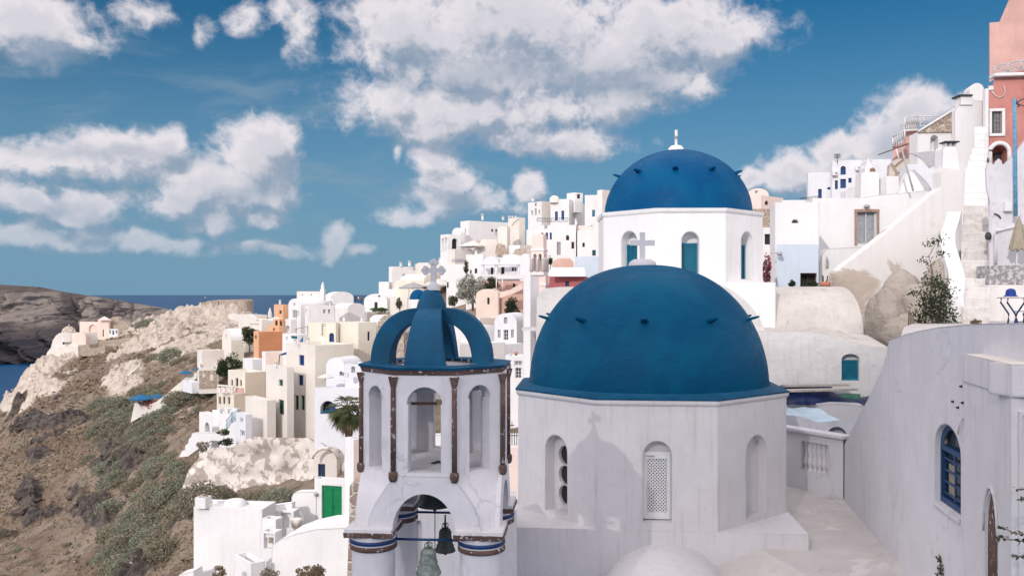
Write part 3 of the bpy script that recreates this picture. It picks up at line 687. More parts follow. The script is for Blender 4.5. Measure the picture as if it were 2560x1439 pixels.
for sx, sy in ((-1,1),(1,1),(1,-1),(-1,-1)):
    c = Vector((ct[0],ct[1],0))+Vector((math.cos(pt),math.sin(pt),0))*sx*.665+Vector((math.sin(pt),-math.cos(pt),0))*sy*.665; pier_c[(sx,sy)] = c
    pm = MB(); pm.lathe(c, [(.262,-7),(.262,zp-.30),(.268,zp-.26),(.285,zp-.08)], 36); pr = part('pier', pm, 'tower', tw)
    cap = MB(); cap.box(c+UP*(zp-.012), .575, .575, .05, pt); cap.box(c+UP*(zp-.06), .53,.53,.05, pt); part('pier_cap', cap, 'tower', pr)
    fr = MB(); vs = []; ne = 72
    for i in range(ne):
        f_ = i/ne*4; e = int(f_); g_ = (f_-e)*2-1; x_, y_ = ((g_,-1),(1,g_),(-g_,1),(-1,-g_))[e]
        w_ = noise.noise(Vector((i*.9, sx*3.1, sy*7.7)))
        for z_, k_ in ((-.025+.006*w_, .288),(-.03, .300+.008*w_),(-.075-.022*abs(w_)-.008*random.random(), .294+.008*w_),(-.09, .27)):
            vs.append(c+(Vector((math.cos(pt),math.sin(pt),0))*x_+Vector((-math.sin(pt),math.cos(pt),0))*y_)*k_+UP*(zp+z_))
    fr.add(vs, [(4*i+q_, 4*((i+1)%ne)+q_, 4*((i+1)%ne)+q_+1, 4*i+q_+1) for i in range(ne) for q_ in range(3)])
    part('worn_edging', fr, 'brown', pr)
    rg = MB(); rg.lathe(c, [(.272,zp-.185),(.289,zp-.185),(.289,zp-.14),(.272,zp-.14)], 40); part('iron_ring', rg, 'ironblue', pr)
    r2 = MB(); r2.lathe(c, [(.262,zp-.275),(.286,zp-.262),(.288,zp-.225),(.270,zp-.205)], 40); part('brown_ring', r2, 'brown', pr)
zbar = zp-.165
for sy in (1,-1):
    a, b = pier_c[(-1,sy)], pier_c[(1,sy)]; dd = (b-a).normalized()
    part('tie_bar', MB().tube([a+dd*.28+UP*(zbar+.0), b-dd*.28+UP*zbar], .016, 8), 'ironblue', tw)
for sx in (1,-1):
    a, b = pier_c[(sx,1)], pier_c[(sx,-1)]; dd = (b-a).normalized()
    part('tie_bar', MB().tube([a+dd*.28+UP*(zbar-.035), b-dd*.28+UP*(zbar-.035)], .016, 8), 'ironblue', tw)
def bell(label, c, r, h, m, top, chain_to=None):
    t = thing('bell', label, 'bell', c)
    c = Vector(c); mb = MB(); k = h
    mb.lathe(c, [(r*.86,0),(r,0),(r*.985,k*.06),(r*.87,k*.17),(r*.72,k*.36),(r*.63,k*.6),(r*.60,k*.78),(r*.54,k*.9),(r*.36,k*.98),(0,k)], 32); mb.lathe(c, [(r*.86,0),(r*.6,k*.4),(r*.5,k*.85),(0,k*.9)], 24)
    for z in (.24,.44,.47,.80): 
        rr = r*np.interp(z, [.06,.17,.36,.6,.78,.9], [.985,.87,.72,.63,.60,.54])
        mb.lathe(c+UP*k*z, [(rr,-.008),(rr+.008,0),(rr,.008)], 32)
    part('body', mb, m, t)
    cr = MB()
    for i in range(4):
        a = i*math.pi/2+.4; d = Vector((math.cos(a), math.sin(a), 0)); cr.tube([c+UP*k*.97+d*.02, c+UP*k*1.06+d*r*.30, c+UP*k*1.15+d*r*.30, c+UP*k*1.22+d*r*.05], r*.055, 6)
    cr.tube([c+UP*k*1.0, c+UP*k*1.2, Vector((c.x,c.y,top))], [r*.12,r*.10,r*.07], 8); part('crown_loops', cr, m, t)
    cl = MB(); cl.tube([c+UP*k*.5, c-UP*k*.05, c-UP*k*.10, c-UP*k*.17], [.012,.02,.033,.012], 8); part('clapper', cl, 'iron', t)
    if chain_to is not None:
        chn = MB(); z = c.z-k*.17; i = 0
        while z > chain_to: chn.tube([(c.x,c.y,z),(c.x+.006*(i%2),c.y+.006*((i+1)%2),z-.022),(c.x,c.y,z-.03)], .006, 5); z -= .027; i += 1
        part('chain', chn, 'iron', t)
pA = P(1087, 1262, 11.4); bell('large dark bell hanging high inside the tower arch', (pA.x, pA.y, pA.z), .235, .46, 'bell', zo-.03, -3.3)
pB = P(1113, 1376, 11.95); bell('middle dark green bronze bell hung from the rear tie bar', (pB.x, pB.y, pB.z), .140, .315, 'bell', zbar+.0)
pC = P(1071, 1432, 10.62); bell('lowest and nearest bell, pale green bronze', (pC.x, pC.y, pC.z), .155, .31, 'bellgreen', zbar-.0)

# ------------------------------------------------------------------ terrace, balustrade and the big wall on the right
def plane(px, py, D, yaw): return P(px, py, D), Vector((math.sin(R_(yaw)), -math.cos(R_(yaw)), 0))
def pxpoly(O, N, pts): return [hit(O, N, x, y) for x, y in pts]
def polywall(mb, pts, D, yaw=0, thick=.5, ref=None):
    O, N = plane(*(ref or pts[0]), D, yaw); mb.prism(pxpoly(O, N, pts), -N*thick); return O, N
def wallthing(name, label, cat, pts, D, m, yaw=0, thick=.5, group=None):
    mb = MB(); polywall(mb, pts, D, yaw, thick); return single(name, label, cat, mb, m, group)
def pxrect(mb, O, N, x0, y0, x1, y1, n0, n1):
    U = UP.cross(-N).normalized(); U = -U if U.x < 0 and abs(U.x) > .3 else U
    a = hit(O, N, x0, (y0+y1)/2); b = hit(O, N, x1, (y0+y1)/2); zc = hit(O, N, (x0+x1)/2, y1).z, hit(O, N, (x0+x1)/2, y0).z
    U = (b-a); U.z = 0; L = U.length; U.normalize(); a = Vector((a.x, a.y, 0))
    mb.obox(a, U, UP, N, 0, L, zc[0], zc[1], n0, n1); return mb

# big curved retaining wall with the blue window
wd = Vector((-.1537,-.988,0)).normalized(); wN = Vector((wd.y, -wd.x, 0)); wO = Vector((7.44,19.8,0))
big = thing('retaining_wall', 'large smooth white wall with a sloping top and a deep blue arched window', 'wall', (6.6,14.4,-8))
def big_uv(x, y): h = hit(wO, wN, x, y); return (h-wO).dot(wd), h.z
tops = [(2112,1108),(2135,1066),(2160,1015),(2185,968),(2205,925),(2216,888),(2222,851),(2255,838),(2300,826),(2350,817),(2400,812),(2470,808),(2560,805)]
ol = [(-.02,-9)]+[(9.9,-9)]+[big_uv(*q) for q in tops[::-1]]; ol[2] = (9.9, ol[2][1])
uA, vA = big_uv(2337,1270); uB, vB = big_uv(2402,1281); vt_ = big_uv(2366,1060)[1]
mb = MB(); v0 = (vA+vB)/2; h0 = arch(uA, uB, v0, vt_, (uB-uA)*.34, 16)
mb.panel(wO, wd, wN, ol, [h0], .17)
top3 = [wO+wd*u+UP*v for u, v in ol[2:]]; mb.add(top3+[q-wN*.35 for q in top3], [(i,i+1,i+1+len(top3),i+len(top3)) for i in range(len(top3)-1)], True)
part('wall', mb, 'nearcool', big)
fr = MB(); t = .055; sp = vt_-(uB-uA)*.34
for a, b in ((uA+.004,uA+t),(uB-t,uB-.004)): fr.obox(wO,wd,UP,wN,a,b,v0+.03,sp,-.15,-.08)
for z in (v0+.03, sp-t): fr.obox(wO,wd,UP,wN,uA+t,uB-t,z,z+t*1.4,-.15,-.082)
for i in range(1, 2): u = uA+(uB-uA)*i/2; fr.obox(wO,wd,UP,wN,u-.018,u+.018,v0+.1,sp-t,-.13,-.105)
for i in range(1, 5): z = v0+(sp-v0)*i/5; fr.obox(wO,wd,UP,wN,uA+t,uB-t,z-.014,z+.014,-.127,-.108)
oa = arch(uA+.004,uB-.004,sp,vt_-.004,(uB-uA)*.34-.004,16)[2:]; c_ = (uA+uB)/2; ia = [(c_+(x-c_)*.74, sp+(y-sp)*.80) for x, y in oa]
fr.add([wO+wd*x+UP*y-wN*.08 for x, y in oa+ia], [(i,i+1,i+18,i+17) for i in range(16)])
win = part('window', fr, 'sash', big); pn = MB()
pn.add([wO+wd*x+UP*y-wN*.165 for x, y in h0], [tuple(range(len(h0)))]); part('pane', pn, 'glass', win)
cu = MB()
for i in range(2): u = uA+(uB-uA)*(i+.5)/2; cu.obox(wO,wd,UP,wN,u-.14,u+.10,v0+.15,sp-.25,-.162,-.158)
part('curtain', cu, 'beigefab', win)
part('sill', MB().obox(wO,wd,UP,wN,uA+.0,uB+.0,v0-.06,v0+.015,-.17,.025), 'nearcool', big)
for (x, y) in ((2384,1003),(2409,1006),(2405,965),(2397,1018)):
    h = hit(wO, wN, x, y); part('wall_plug', MB().tube([h-wN*.01, h+wN*.035], [.022,.014], 7), 'iron', big)
hp = [hit(wO, wN, *q)+wN*.03 for q in ((2418,1040),(2412,1046),(2404,1060),(2400,1085))]; part('rope', MB().tube(hp, .012, 6), 'pale', big)
# balustrade wall
bA = Vector((6.05,22.0,0)); bU = (Vector((7.44,19.8,0))-bA); bL = bU.length; bU.normalize(); bN = Vector((bU.y,-bU.x,0))
bal = thing('balustrade', 'low white wall with a square opening of turned balusters', 'balustrade', (6.8,21,-4.6))
def bal_uv(x, y): h = hit(bA, bN, x, y); return (h-bA).dot(bU), h.z
u0, v1 = bal_uv(2003,1100); u1, _ = bal_uv(2071,1117); v0 = bal_uv(2040,1180)[1]; v1 = bal_uv(2040,1108)[1]
zt_ = -3.27
mb = MB(); mb.panel(bA, bU, bN, [(0,-7),(bL,-7),(bL,zt_),(0,zt_)], [[(u0,v0),(u1,v0),(u1,v1),(u0,v1)]], .22); mb.panel(bA-bN*.221, bU, bN, [(0,-7),(bL,-7),(bL,zt_),(0,zt_)], [[(u0,v0),(u1,v0),(u1,v1),(u0,v1)]], .001)
part('wall', mb, 'nearcool', bal); part('coping', MB().obox(bA,bU,UP,bN,-.1,bL+.05,zt_,zt_+.07,-.3,.09), 'nearcool', bal)
for i in range(6):
    u = u0+(u1-u0)*(i+.5)/6; c = bA+bU*u-bN*.11; hh = v1-v0
    pr = [(.05,0),(.05,.06),(.03,.10),(.055,.20),(.062,.27),(.05,.38),(.03,.58),(.024,.72),(.036,.80),(.03,.84),(.05,.92),(.05,1)]
    part('baluster', MB().lathe(c+UP*v0, [(r*1.25, z*hh) for r, z in pr], 16), 'near', bal)
# terrace floor below
fm_ = MB(); fm_.add([Vector(q) for q in ((2.5,12,-6.2),(6.9,8,-4.9),(8.2,19.8,-4.60),(6.05,22.3,-4.60),(3,22,-4.6))], [(0,1,2,3,4)])
tr = build('terrace', fm_, 'terrace'); tag(tr, None, None, kind='structure')
# near house at the right edge
rb = thing('house', 'plain pinkish white house corner at the right edge, nearest to the viewer', 'house', (6.5,9.5,-5))
A_ = P(2410,885,11.5); B_ = P(2529,911,9.8); A_.z = B_.z = 0; rU = (B_-A_); rL = rU.length; rU.normalize(); rN = Vector((rU.y,-rU.x,0)); ztp = -.793
def rb_uv(x, y): h = hit(A_, rN, x, y); return (h-A_).dot(rU), h.z
da, dz0 = rb_uv(2463,1439); db, _ = rb_uv(2494,1439); dzt = rb_uv(2474,1228)[1]
mb = MB(); mb.panel(A_, rU, rN, [(0,-7),(rL,-7),(rL,ztp-.36),(0,ztp-.36)], [arch(da,db,-5.5,dzt,(db-da)*1.2,14)], .06); part('wall', mb, 'near', rb)
mb = MB(); mb.obox(A_, rU, UP, rN, 0, rL+.004, ztp-.36, ztp, -.4, .010); part('cornice', mb, 'near', rb)
fU2_ = Vector((.93,.10,0)).normalized(); fN2_ = Vector((fU2_.y,-fU2_.x,0))
mb = MB(); mb.panel(B_, fU2_, fN2_, [(0,-7),(4,-7),(4,ztp-.36),(0,ztp-.36)]); mb.obox(B_, fU2_, UP, fN2_, .0, 4, ztp-.36, ztp-.002, -.4, .004); part('end_wall', mb, 'near', rb)
mb = MB(); mb.add([q+UP*(ztp+.004) for q in (A_, B_, B_+fU2_*4, A_+Vector((5,0.6,0)))], [(0,1,2,3)]); part('roof', mb, 'beige', rb)
mb = MB(); mb.obox(B_, fU2_, UP, fN2_, .075, .11, -7, ztp-.52, 0, .03); mb.obox(B_, fU2_, UP, fN2_, .11, 1.2, ztp-.56, ztp-.52, 0, .03); part('door_surround', mb, 'white', rb)
mb = MB(); mb.add([A_+rU*x+UP*y-rN*.03 for x, y in arch(da+.001,db-.001,-5.5,dzt-.002,(db-da)*1.2,14)], [tuple(range(17))]); part('arched_door', mb, 'brown', rb)
mb = MB(); fa = [A_+rU*x+UP*y+rN*.01 for x, y in arch(da-.03,db+.03,-5.5,dzt+.06,(db-da)*1.3,14)[2:]]; mb.tube(fa, .018, 6); part('arch_moulding', mb, 'near', rb)
# blue washed vault roof and small building behind the balustrade
vb = thing('house', 'low white vaulted roof washed with pale blue behind the balustrade', 'house', P(2050,1110,23.5))
O, N = plane(2050,1050,23.2,-20); U = Vector((math.cos(R_(-20)), math.sin(R_(-20)), 0))
ft = [hit(O,N,x,y) for x,y in ((1950,1036),(1985,1038),(2015,1044),(2045,1055),(2075,1052),(2100,1049),(2130,1046),(2165,1043))]
fl_ = ft+[Vector((ft[-1].x,ft[-1].y,-8)), Vector((ft[0].x,ft[0].y,-8))]
(na, nb), (nc_, nd) = (2068,1108), (2118,1066)
pa, pb = hit(O,N,2068,1106), hit(O,N,2117,1067)
to = lambda v: ((v-O).dot(U), v.z)
mb = MB(); Oz = Vector((O.x,O.y,0)); mb.panel(Oz, U, N, [to(v) for v in fl_], [arch(to(pa)[0], to(pb)[0], pa.z, pb.z, .24, 12)], .3, True); part('wall', mb, 'nearcool', vb)
rf = MB(); n = 8; rows = []
for j in range(n+1):
    t = j/n
    for i, p in enumerate(ft[:6]): rows.append(p+Vector((0,2.1*t,0))+UP*(.07*math.sin(t*math.pi/2)+.05*math.sin(i*1.7+j)*t))
k = 6; rf.add(rows, [(j*k+i, j*k+i+1, (j+1)*k+i+1, (j+1)*k+i) for j in range(n) for i in range(k-1)], True); part('roof', rf, 'fadedblue', vb)
single('wooden_crate', 'dark brown box tucked into the arched niche by the balustrade', 'crate', MB().box((pa+pb)/2+Vector((-.1,.1,-.20)), .5,.25,.2), 'wood')
ft2 = [(2045,1012),(2080,1010),(2120,1011),(2160,1014),(2160,1050),(2045,1050)]
wallthing('roof_ledge', 'smooth rounded white roof ledge right of the pale blue roof', 'ledge', ft2, 25.2, 'near', -10, 2.)
# tarpaulin heap
def cloth(pts_front, D, depth, m, name, label, cat, amp=.12, seed=3):
    rnd = random.Random(seed); mb = MB(); rows = []; nx, ny = 34, 12
    xs = [p[0] for p in pts_front]; 
    for j in range(ny+1):
        t = j/ny
        for i in range(nx+1):
            x = xs[0]+(xs[-1]-xs[0])*i/nx; yt_ = np.interp(x, xs, [p[1] for p in pts_front]); yb_ = np.interp(x, xs, [p[2] for p in pts_front])
            p = P(x, yb_+(yt_-yb_)*math.sin(t*math.pi/2), D+depth*(1-math.cos(t*math.pi/2)))
            q = noise.noise(Vector((p.x*2.2, p.z*1.5+seed, p.y*1.2)))+.6*abs(noise.noise(Vector((p.x*5, p.z*2, seed))))
            rows.append(p+Vector((0,-1,.35))*amp*q)
    k = nx+1; mb.add(rows, [(j*k+i, j*k+i+1, (j+1)*k+i+1, (j+1)*k+i) for j in range(ny) for i in range(nx)], True); return single(name, label, cat, mb, m)
cloth([(1955,972,1012),(2000,973,1012),(2060,975,1011),(2085,980,1011),(2110,990,1011),(2140,996,1011),(2172,988,1006)], 25.6, 1.2, 'tarp', 'tarpaulin', 'crumpled dark blue tarpaulin covering a heap below two boards', 'tarpaulin')
cloth([(1950,962,972),(2010,962,971),(2080,964,970)], 26.0, .5, 'tarp', 'tarpaulin', 'flat strip of blue tarpaulin lying between the two boards', 'tarpaulin', .04, 8)
cloth([(2095,985,1000),(2120,982,1000),(2150,984,1000)], 26.2, .4, 'greenw', 'tarpaulin', 'small green cloth poking out behind the blue tarpaulin', 'tarpaulin', .08, 5)
for (x0,y0,x1,y1,D,lb) in ((1955,976,2140,972,25.2,'long weathered board lying on the blue tarpaulin, lower one'),(1960,963,2120,961,25.9,'long pale board lying behind the tarpaulin, upper one')):
    a, b = P(x0,y0,D), P(x1,y1,D); d = (b-a).normalized(); single('plank', lb, 'plank', MB().obox(a, d, Vector((0,1,0)), UP, 0, (b-a).length, -.14,.14,-.03,.03), 'board')
# rough white vaulted house with the blue lattice window
rh = thing('house', 'rough textured white house with a small teal lattice window', 'house', P(2060,985,27))
O, N = plane(2060,900,26.6,-4); U = Vector((-N.y,N.x,0)); Oz = Vector((O.x,O.y,0))
topl = [(1880,830),(1930,828),(1990,829),(2040,832),(2080,840),(2120,852),(2160,862),(2190,866),(2222,868)]
tv3 = [hit(O,N,*q) for q in topl]; out = [(to2[0], to2[1]) for to2 in [((v-O).dot(U), v.z) for v in tv3]]
pa, pb = hit(O,N,2104,951), hit(O,N,2149,884); lu0, lu1 = (pa-O).dot(U), (pb-O).dot(U)
mb = MB(); mb.panel(Oz, U, N, out+[(out[-1][0],-6),(out[0][0],-6)], [arch(lu0,lu1,pa.z,pb.z,(lu1-lu0)*.32,12)], .24, True)
part('wall', mb, 'rough', rh)
vt2 = pa.z+(pb.z-pa.z)*.76; t = .045; fr = MB()
for a, b in ((lu0+.004,lu0+t),(lu1-t,lu1-.004)): fr.obox(Oz,U,UP,N,a,b,pa.z+.004,vt2,-.2,-.13)
for z in (pa.z+.004, vt2-t): fr.obox(Oz,U,UP,N,lu0+t,lu1-t,z,z+t,-.2,-.132)
f = part('lattice_window', fr, 'teal', rh); part('lattice', lattice(Oz,U,N,lu0+t,lu1-t,pa.z+t,vt2-t,6,.022,.02,.165), 'teal', f); part('pane', MB().obox(Oz,U,UP,N,lu0+.01,lu1-.01,pa.z+.01,vt2-.01,-.235,-.21), 'dark', f)
rf = MB(); bk = [v+Vector((0,3.2,.0))+UP*(.30 if i > 4 else .02) for i, v in enumerate(tv3)]; md = [(a+b)/2+UP*(.14 if i > 4 else 0) for i, (a, b) in enumerate(zip(tv3, bk))]; k = len(tv3)
rf.add(tv3+md+bk, [(j*k+i,j*k+i+1,(j+1)*k+i+1,(j+1)*k+i) for j in range(2) for i in range(k-1)], True); part('roof', rf, 'vault', rh)
# stained barrel vault above it
vv = MB(); n = 14; rows = []
for j in range(n+1):
    t = j/n*math.pi/2; y = 832+(716-832)*math.sin(t); D = 29.6+1.9*(1-math.cos(t)); xr = 2158-58*(1-math.cos(t))**1.0
    for i in range(13): rows.append(P(1925+(xr-1925)*i/12, y, D))
k = 13; vv.add(rows, [(j*k+i,j*k+i+1,(j+1)*k+i+1,(j+1)*k+i) for j in range(n) for i in range(12)], True)
rows2 = [rows[j*k+12] for j in range(n+1)]; ctr = Vector((rows2[0].x+.6, rows2[-1].y+1.5, rows2[0].z)); vv.add(rows2+[q+Vector((.3,3.5,0)) for q in rows2], [(j,j+1,j+n+2,j+n+1) for j in range(n)], True)
tp = [rows[n*k+i] for i in range(13)]; vv.add(tp+[q+Vector((0,4,-.02)) for q in tp], [(i,i+1,i+14,i+13) for i in range(12)])
bt = rows[:13]; vv.add(bt+[Vector((q.x,q.y,-5)) for q in bt], [(i,i+1,i+14,i+13) for i in range(12)])
single('vaulted_roof', 'weathered grey beige barrel vault below the pale blue house', 'vault', vv, 'vault')

# ------------------------------------------------------------------ houses and stairs up the right side
hb_ = house('house', 'white house with a pale blue lower wall and small brown window', 1937,2048,2066,505,716,40,6, 'white', [('L',2021,701,40,36,'w'),('L',1988,553,17,9,'n',1)], 'flat', gnd=False)
O, N = plane(1990,660,39.97,-6)
part('painted_wall', pxrect(MB(), plane(1941,660,39.9,-6)[0], N, 1942,611,2000.5,719,0,.02), 'lblue', hb_)
part('painted_wall', pxrect(MB(), plane(1941,660,39.9,-6)[0], N, 2041.5,611,2046,719,0,.02), 'lblue', hb_)
part('painted_wall', pxrect(MB(), plane(1941,660,39.9,-6)[0], N, 2000.5,611,2041.5,682,0,.02), 'lblue', hb_)
hd = house('house', 'white house with a grey double door in a worn stone frame', 2030,2420,2430,494,740,43.5,2, 'white', [('L',2167,569,50,86,'gd')], 'flat', gnd=False)
O, N = plane(2167,569,43.0,-2); jb = MB(); O = P(2420,494,43.5)
N = Vector((-math.sin(R_(2)), -math.cos(R_(2)), 0))
pxrect(jb,O,N,2136,530,2142,613,-.05,.05); pxrect(jb,O,N,2192,530,2197.5,600,-.05,.05); pxrect(jb,O,N,2136,523,2197.5,530,-.05,.06); part('stone_jamb', jb, 'stonew', hd)
lm = MB(); q = hit(O,N,2165,516); lm.lathe(q+N*.12, [(.0,-.10),(.12,-.07),(.15,0),(.10,.07),(0,.10)], 12); part('wall_lamp', lm, 'grey', hd)
wt = [(2050,480),(2110,470),(2160,488),(2250,492),(2310,478),(2330,500),(2050,505)]
wallthing('garden_wall', 'smooth white parapet curving up behind the grey door house', 'wall', [(2055,502),(2110,499),(2150,496),(2180,490),(2240,484),(2300,478),(2345,472),(2345,560),(2055,560)], 46, 'white', 0, .6)
wallthing('porch_wall', 'low white wall with a slit below the grey double door', 'wall', [(2049,655),(2054,640),(2064,622),(2170,616),(2170,760),(2049,760)], 41.0, 'white', -4, 1.)
part_slit = MB(); O, N = plane(2068,655,40.9,-4)
single('wall_niche', 'narrow grey slit niche in the low porch wall', 'niche', MB().prism(pxpoly(O,N,[(2064,668),(2070,668),(2071,652),(2067,640),(2065,650)]), N*.06), 'grey')
pt_ = thing('flower_pot', 'terracotta pot with two white handles on the vault edge', 'flower pot', P(2063,719,37))
c = P(2063,718,37); part('pot', MB().lathe(c, [(.0,0),(.17,0),(.21,.12),(.22,.24),(.19,.24),(.17,.10)], 16), 'terra', pt_)
for s in (-1,1): part('handle', MB().tube([c+Vector((s*.2,-.02,.05)), c+Vector((s*.32,-.02,.12)), c+Vector((s*.30,-.02,.22)), c+Vector((s*.2,-.02,.23))], .02, 6), 'white', pt_)
part('cactus', MB().tube([c+UP*.15+Vector((-.08,0,0)), c+Vector((-.10,0,.5))], .03, 6).tube([c+UP*.15, c+Vector((.08,0,.30)), c+Vector((.10,0,.48))], .03, 6), 'leafdark', pt_)
# slanted stair wall with rock below
sw = [(2085,722),(2090,682),(2110,664),(2150,634),(2198,597),(2250,553),(2300,512),(2335,482),(2353,468),(2353,430),(2357,418),(2405,424),(2409,470),(2411,535),(2400,540),(2388,545),(2376,570),(2366,610),(2362,640),(2330,690),(2330,760),(2300,840),(2150,845),(2150,770),(2100,735)]
wallthing('stair_wall', 'tall slanted white wall with brown weathering beside the steep stairs', 'wall', sw, 37.5, 'stairwall', 3, .7)
ch = thing('chimney', 'square white chimney pillar with a flat cap at the top of the slanted wall', 'chimney', P(2382,520,38.4))
mb = MB(); c = P(2380,520,38.4); 
mb.prism(pxpoly(*plane(2380,450,38.0,3), [(2353,530),(2354,440),(2356,372),(2360,365),(2392,365),(2397,385),(2401,426),(2410,432),(2411,530)]), Vector((.03,.75,0))); part('stack', mb, 'white', ch)
k = P(2376,362,38.3); cp = MB()
for dx in (-.2,.0,.2): cp.box(k+Vector((dx,.1,.02)), .08,.3,.09)
part('cap_posts', cp, 'white', ch); part('cap', MB().box(k+Vector((0,.1,.11)), .62,.55,.06), 'iron', ch)
pp = [(2386,532),(2380,555),(2370,585),(2370,615),(2380,648),(2390,680),(2394,708),(2390,738)]
mb = MB(); pts = []
for i, (x, y) in enumerate(pp): pts.append(P(x, y, 37.0-5.2*i/7))
for i in range(len(pts)-1):
    a, b = pts[i], pts[i+1]; w_ = Vector((.6,0,0)); 
    mb.add([a-w_/2+UP*.05,a+w_/2+UP*.05,b+w_/2+UP*.05,b-w_/2+UP*.05, a-w_*.6-UP*2.2,a+w_*.6-UP*2.2,b+w_*.6-UP*2.2,b-w_*.6-UP*2.2], [(0,1,2,3),(0,4,7,3),(1,2,6,5),(0,1,5,4),(3,2,6,7)])
o = single('stair_parapet', 'winding white parapet with a rounded top along the left of the stairs', 'parapet', mb, 'white')
# staircase
st = thing('staircase', 'long steep whitewashed outdoor staircase climbing to the rose house', 'staircase', P(2440,806,31)); ns = 25
SX = lambda y: (np.interp(y, [350,420,530,600,700,805], [2436,2414,2408,2402,2404,2408]), np.interp(y, [350,420,530,600,700,805], [2468,2466,2472,2475,2476,2474]))
ys = [806]
for i in range(ns): ys.append(ys[-1]-(23 if i < 12 else 17.5)*random.uniform(.85,1.15))
for i in range(ns):
    yb_, yt_ = ys[i], ys[i+1]; D = 31.0+17.5*i/ns; Dn = 31.0+17.5*(i+1)/ns; rz = yb_-(yb_-yt_)*.80; l, r = SX(rz); dirv = Vector((.48,.88,0)); run = (Dn-D)/.88+.25
    a, b = P(l, rz, D), P(r, rz, D); hh = a.z-P(l, yb_, D).z+.5; nn = 9; mb = MB(); tl = random.uniform(-.03,.03)
    frn = [a.lerp(b, q/nn)+Vector((0,-.05*abs(noise.noise(Vector((q*.8,i*3.1,0)))),tl*(q/nn-.5)+.02*noise.noise(Vector((q*.9,i*1.7,5))))) for q in range(nn+1)]
    mid = [p-UP*(.05+.03*noise.noise(Vector((q*.7,i,9))))-Vector((0,.012,0)) for q, p in enumerate(frn)]; low = [p-UP*hh+Vector((0,.03,0)) for p in frn]; bk = [p+dirv*run for p in frn]
    k = nn+1; V_ = frn+mid+low+bk; mb.add(V_, [(q,q+1,k+q+1,k+q) for q in range(nn)]+[(q,q+1,3*k+q+1,3*k+q) for q in range(nn)]); mb.cur = 1; mb.f += [(k+q,k+q+1,2*k+q+1,2*k+q) for q in range(nn)]; mb.s += [False]*nn; mb.mi += [1]*nn
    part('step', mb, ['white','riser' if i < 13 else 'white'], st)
# wall on the right of the stairs
rw = thing('house_wall', 'bluish white wall right of the stairs with a raised frame moulding', 'wall', P(2510,660,34))
mb = MB(); Ow, Nw = polywall(mb, [(2473,700),(2472,560),(2474,500),(2466,470),(2465,445),(2464,422),(2472,408),(2478,404),(2484,412),(2489,403),(2497,396),(2504,402),(2507,412),(2530,392),(2560,352),(2640,330),(2640,700)], 35, -3, .06)
part('wall', mb, 'nearcool', rw)
mt = [hit(Ow,Nw,*q)+Nw*.02 for q in ((2488,660),(2487,590),(2492,578),(2505,574),(2530,568),(2560,560))]; part('moulding', MB().tube(mt, .07, 8), 'nearcool', rw)
part('meter_box', pxrect(MB(), Ow, Nw, 2507,505,2526,529,0,.18), 'white', rw)
part('cable', MB().tube([hit(Ow,Nw,*q)+Nw*.05 for q in ((2484,535),(2490,536),(2496,540),(2500,546))], .03, 6), 'iron', rw)
part('wall_lamp', MB().lathe(hit(Ow,Nw,2466,591)+Nw*.15, [(0,-.16),(.1,-.12),(.13,.0),(.08,.14),(0,.17)], 10), 'iron', rw)
pole = MB(); pole.tube([P(2539,540,34.5), P(2538,400,34.5), P(2536,247,34.5)], [.075,.07,.065], 10); 
po = thing('pole', 'thin faded blue metal pole standing against the bluish white wall', 'pole', P(2539,540,34.5)); part('shaft', pole, 'poleblue', po)
part('bracket', MB().tube([P(2536,258,34.5), P(2550,262,34.4), P(2562,266,34.3)], .02, 6).tube([P(2537,262,34.5), P(2552,250,34.4), P(2562,247,34.3)], .02, 6).tube([P(2540,250,34.5),P(2548,268,34.4)], .025, 6), 'iron', po)
# stone parapet, umbrella, table, hat
wallthing('stone_wall', 'grey weathered stone block wall below the closed beige umbrella', 'wall', [(2473,712),(2473,664),(2600,661),(2600,712)], 33.5, 'greystone', 0, .9)
wallthing('lower_wall', 'pale plastered wall under the grey stone block and behind the blue hat', 'wall', [(2462,840),(2467,760),(2471,712),(2600,712),(2600,840)], 33.2, 'oldwhite', 0, .6)
um = thing('umbrella', 'closed beige garden umbrella with a scalloped hem standing on the terrace', 'umbrella', P(2543,662,34.2))
c = P(2547,540,34.2); zb_ = P(2547,624,34.2).z; mb = MB(); prof = [(.02,0),(.06,-.12),(.16,-.5),(.24,-.9),(.33,-1.28)]; vs = []; n = 36
for r, z in prof:
    for i in range(n): a = 2*math.pi*i/n; k = 1+.16*math.cos(6*a)*min(1, -z); vs.append(Vector((c.x+r*k*math.sin(a), c.y-r*k*math.cos(a), c.z+z-(.06*math.cos(12*a)+.03 if z < -1.2 else 0))))
mb.add(vs, [(j*n+i, j*n+(i+1)%n, (j+1)*n+(i+1)%n, (j+1)*n+i) for j in range(4) for i in range(n)], True); part('canopy', mb, 'beigefab', um)
part('pole', MB().tube([(c.x-.05,c.y,zb_+.1),(c.x-.12,c.y,P(2540,664,34.2).z-.4)], .025, 8), 'pale', um)
tb = thing('table', 'round table on curved dark blue iron legs at the right edge', 'table', P(2535,806,29.5))
c = P(2540,744,29.5); part('tabletop', MB().lathe(c, [(0,-.02),(.55,-.02),(.56,0),(.55,.02),(0,.02)], 32), 'greystone', tb)
zg = P(2540,830,29.5).z-c.z
for s in (-1,1):
    for yy in (-.2,.2): part('leg', MB().tube([c+Vector((s*.38,yy,-.02)), c+Vector((s*.40,yy,-.16)), c+Vector((s*.26,yy,-.36)), c+Vector((s*.13,yy,-.55)), c+Vector((s*.14,yy,-.75)), c+Vector((s*.22,yy,zg))], .03, 8), 'ironblue', tb)
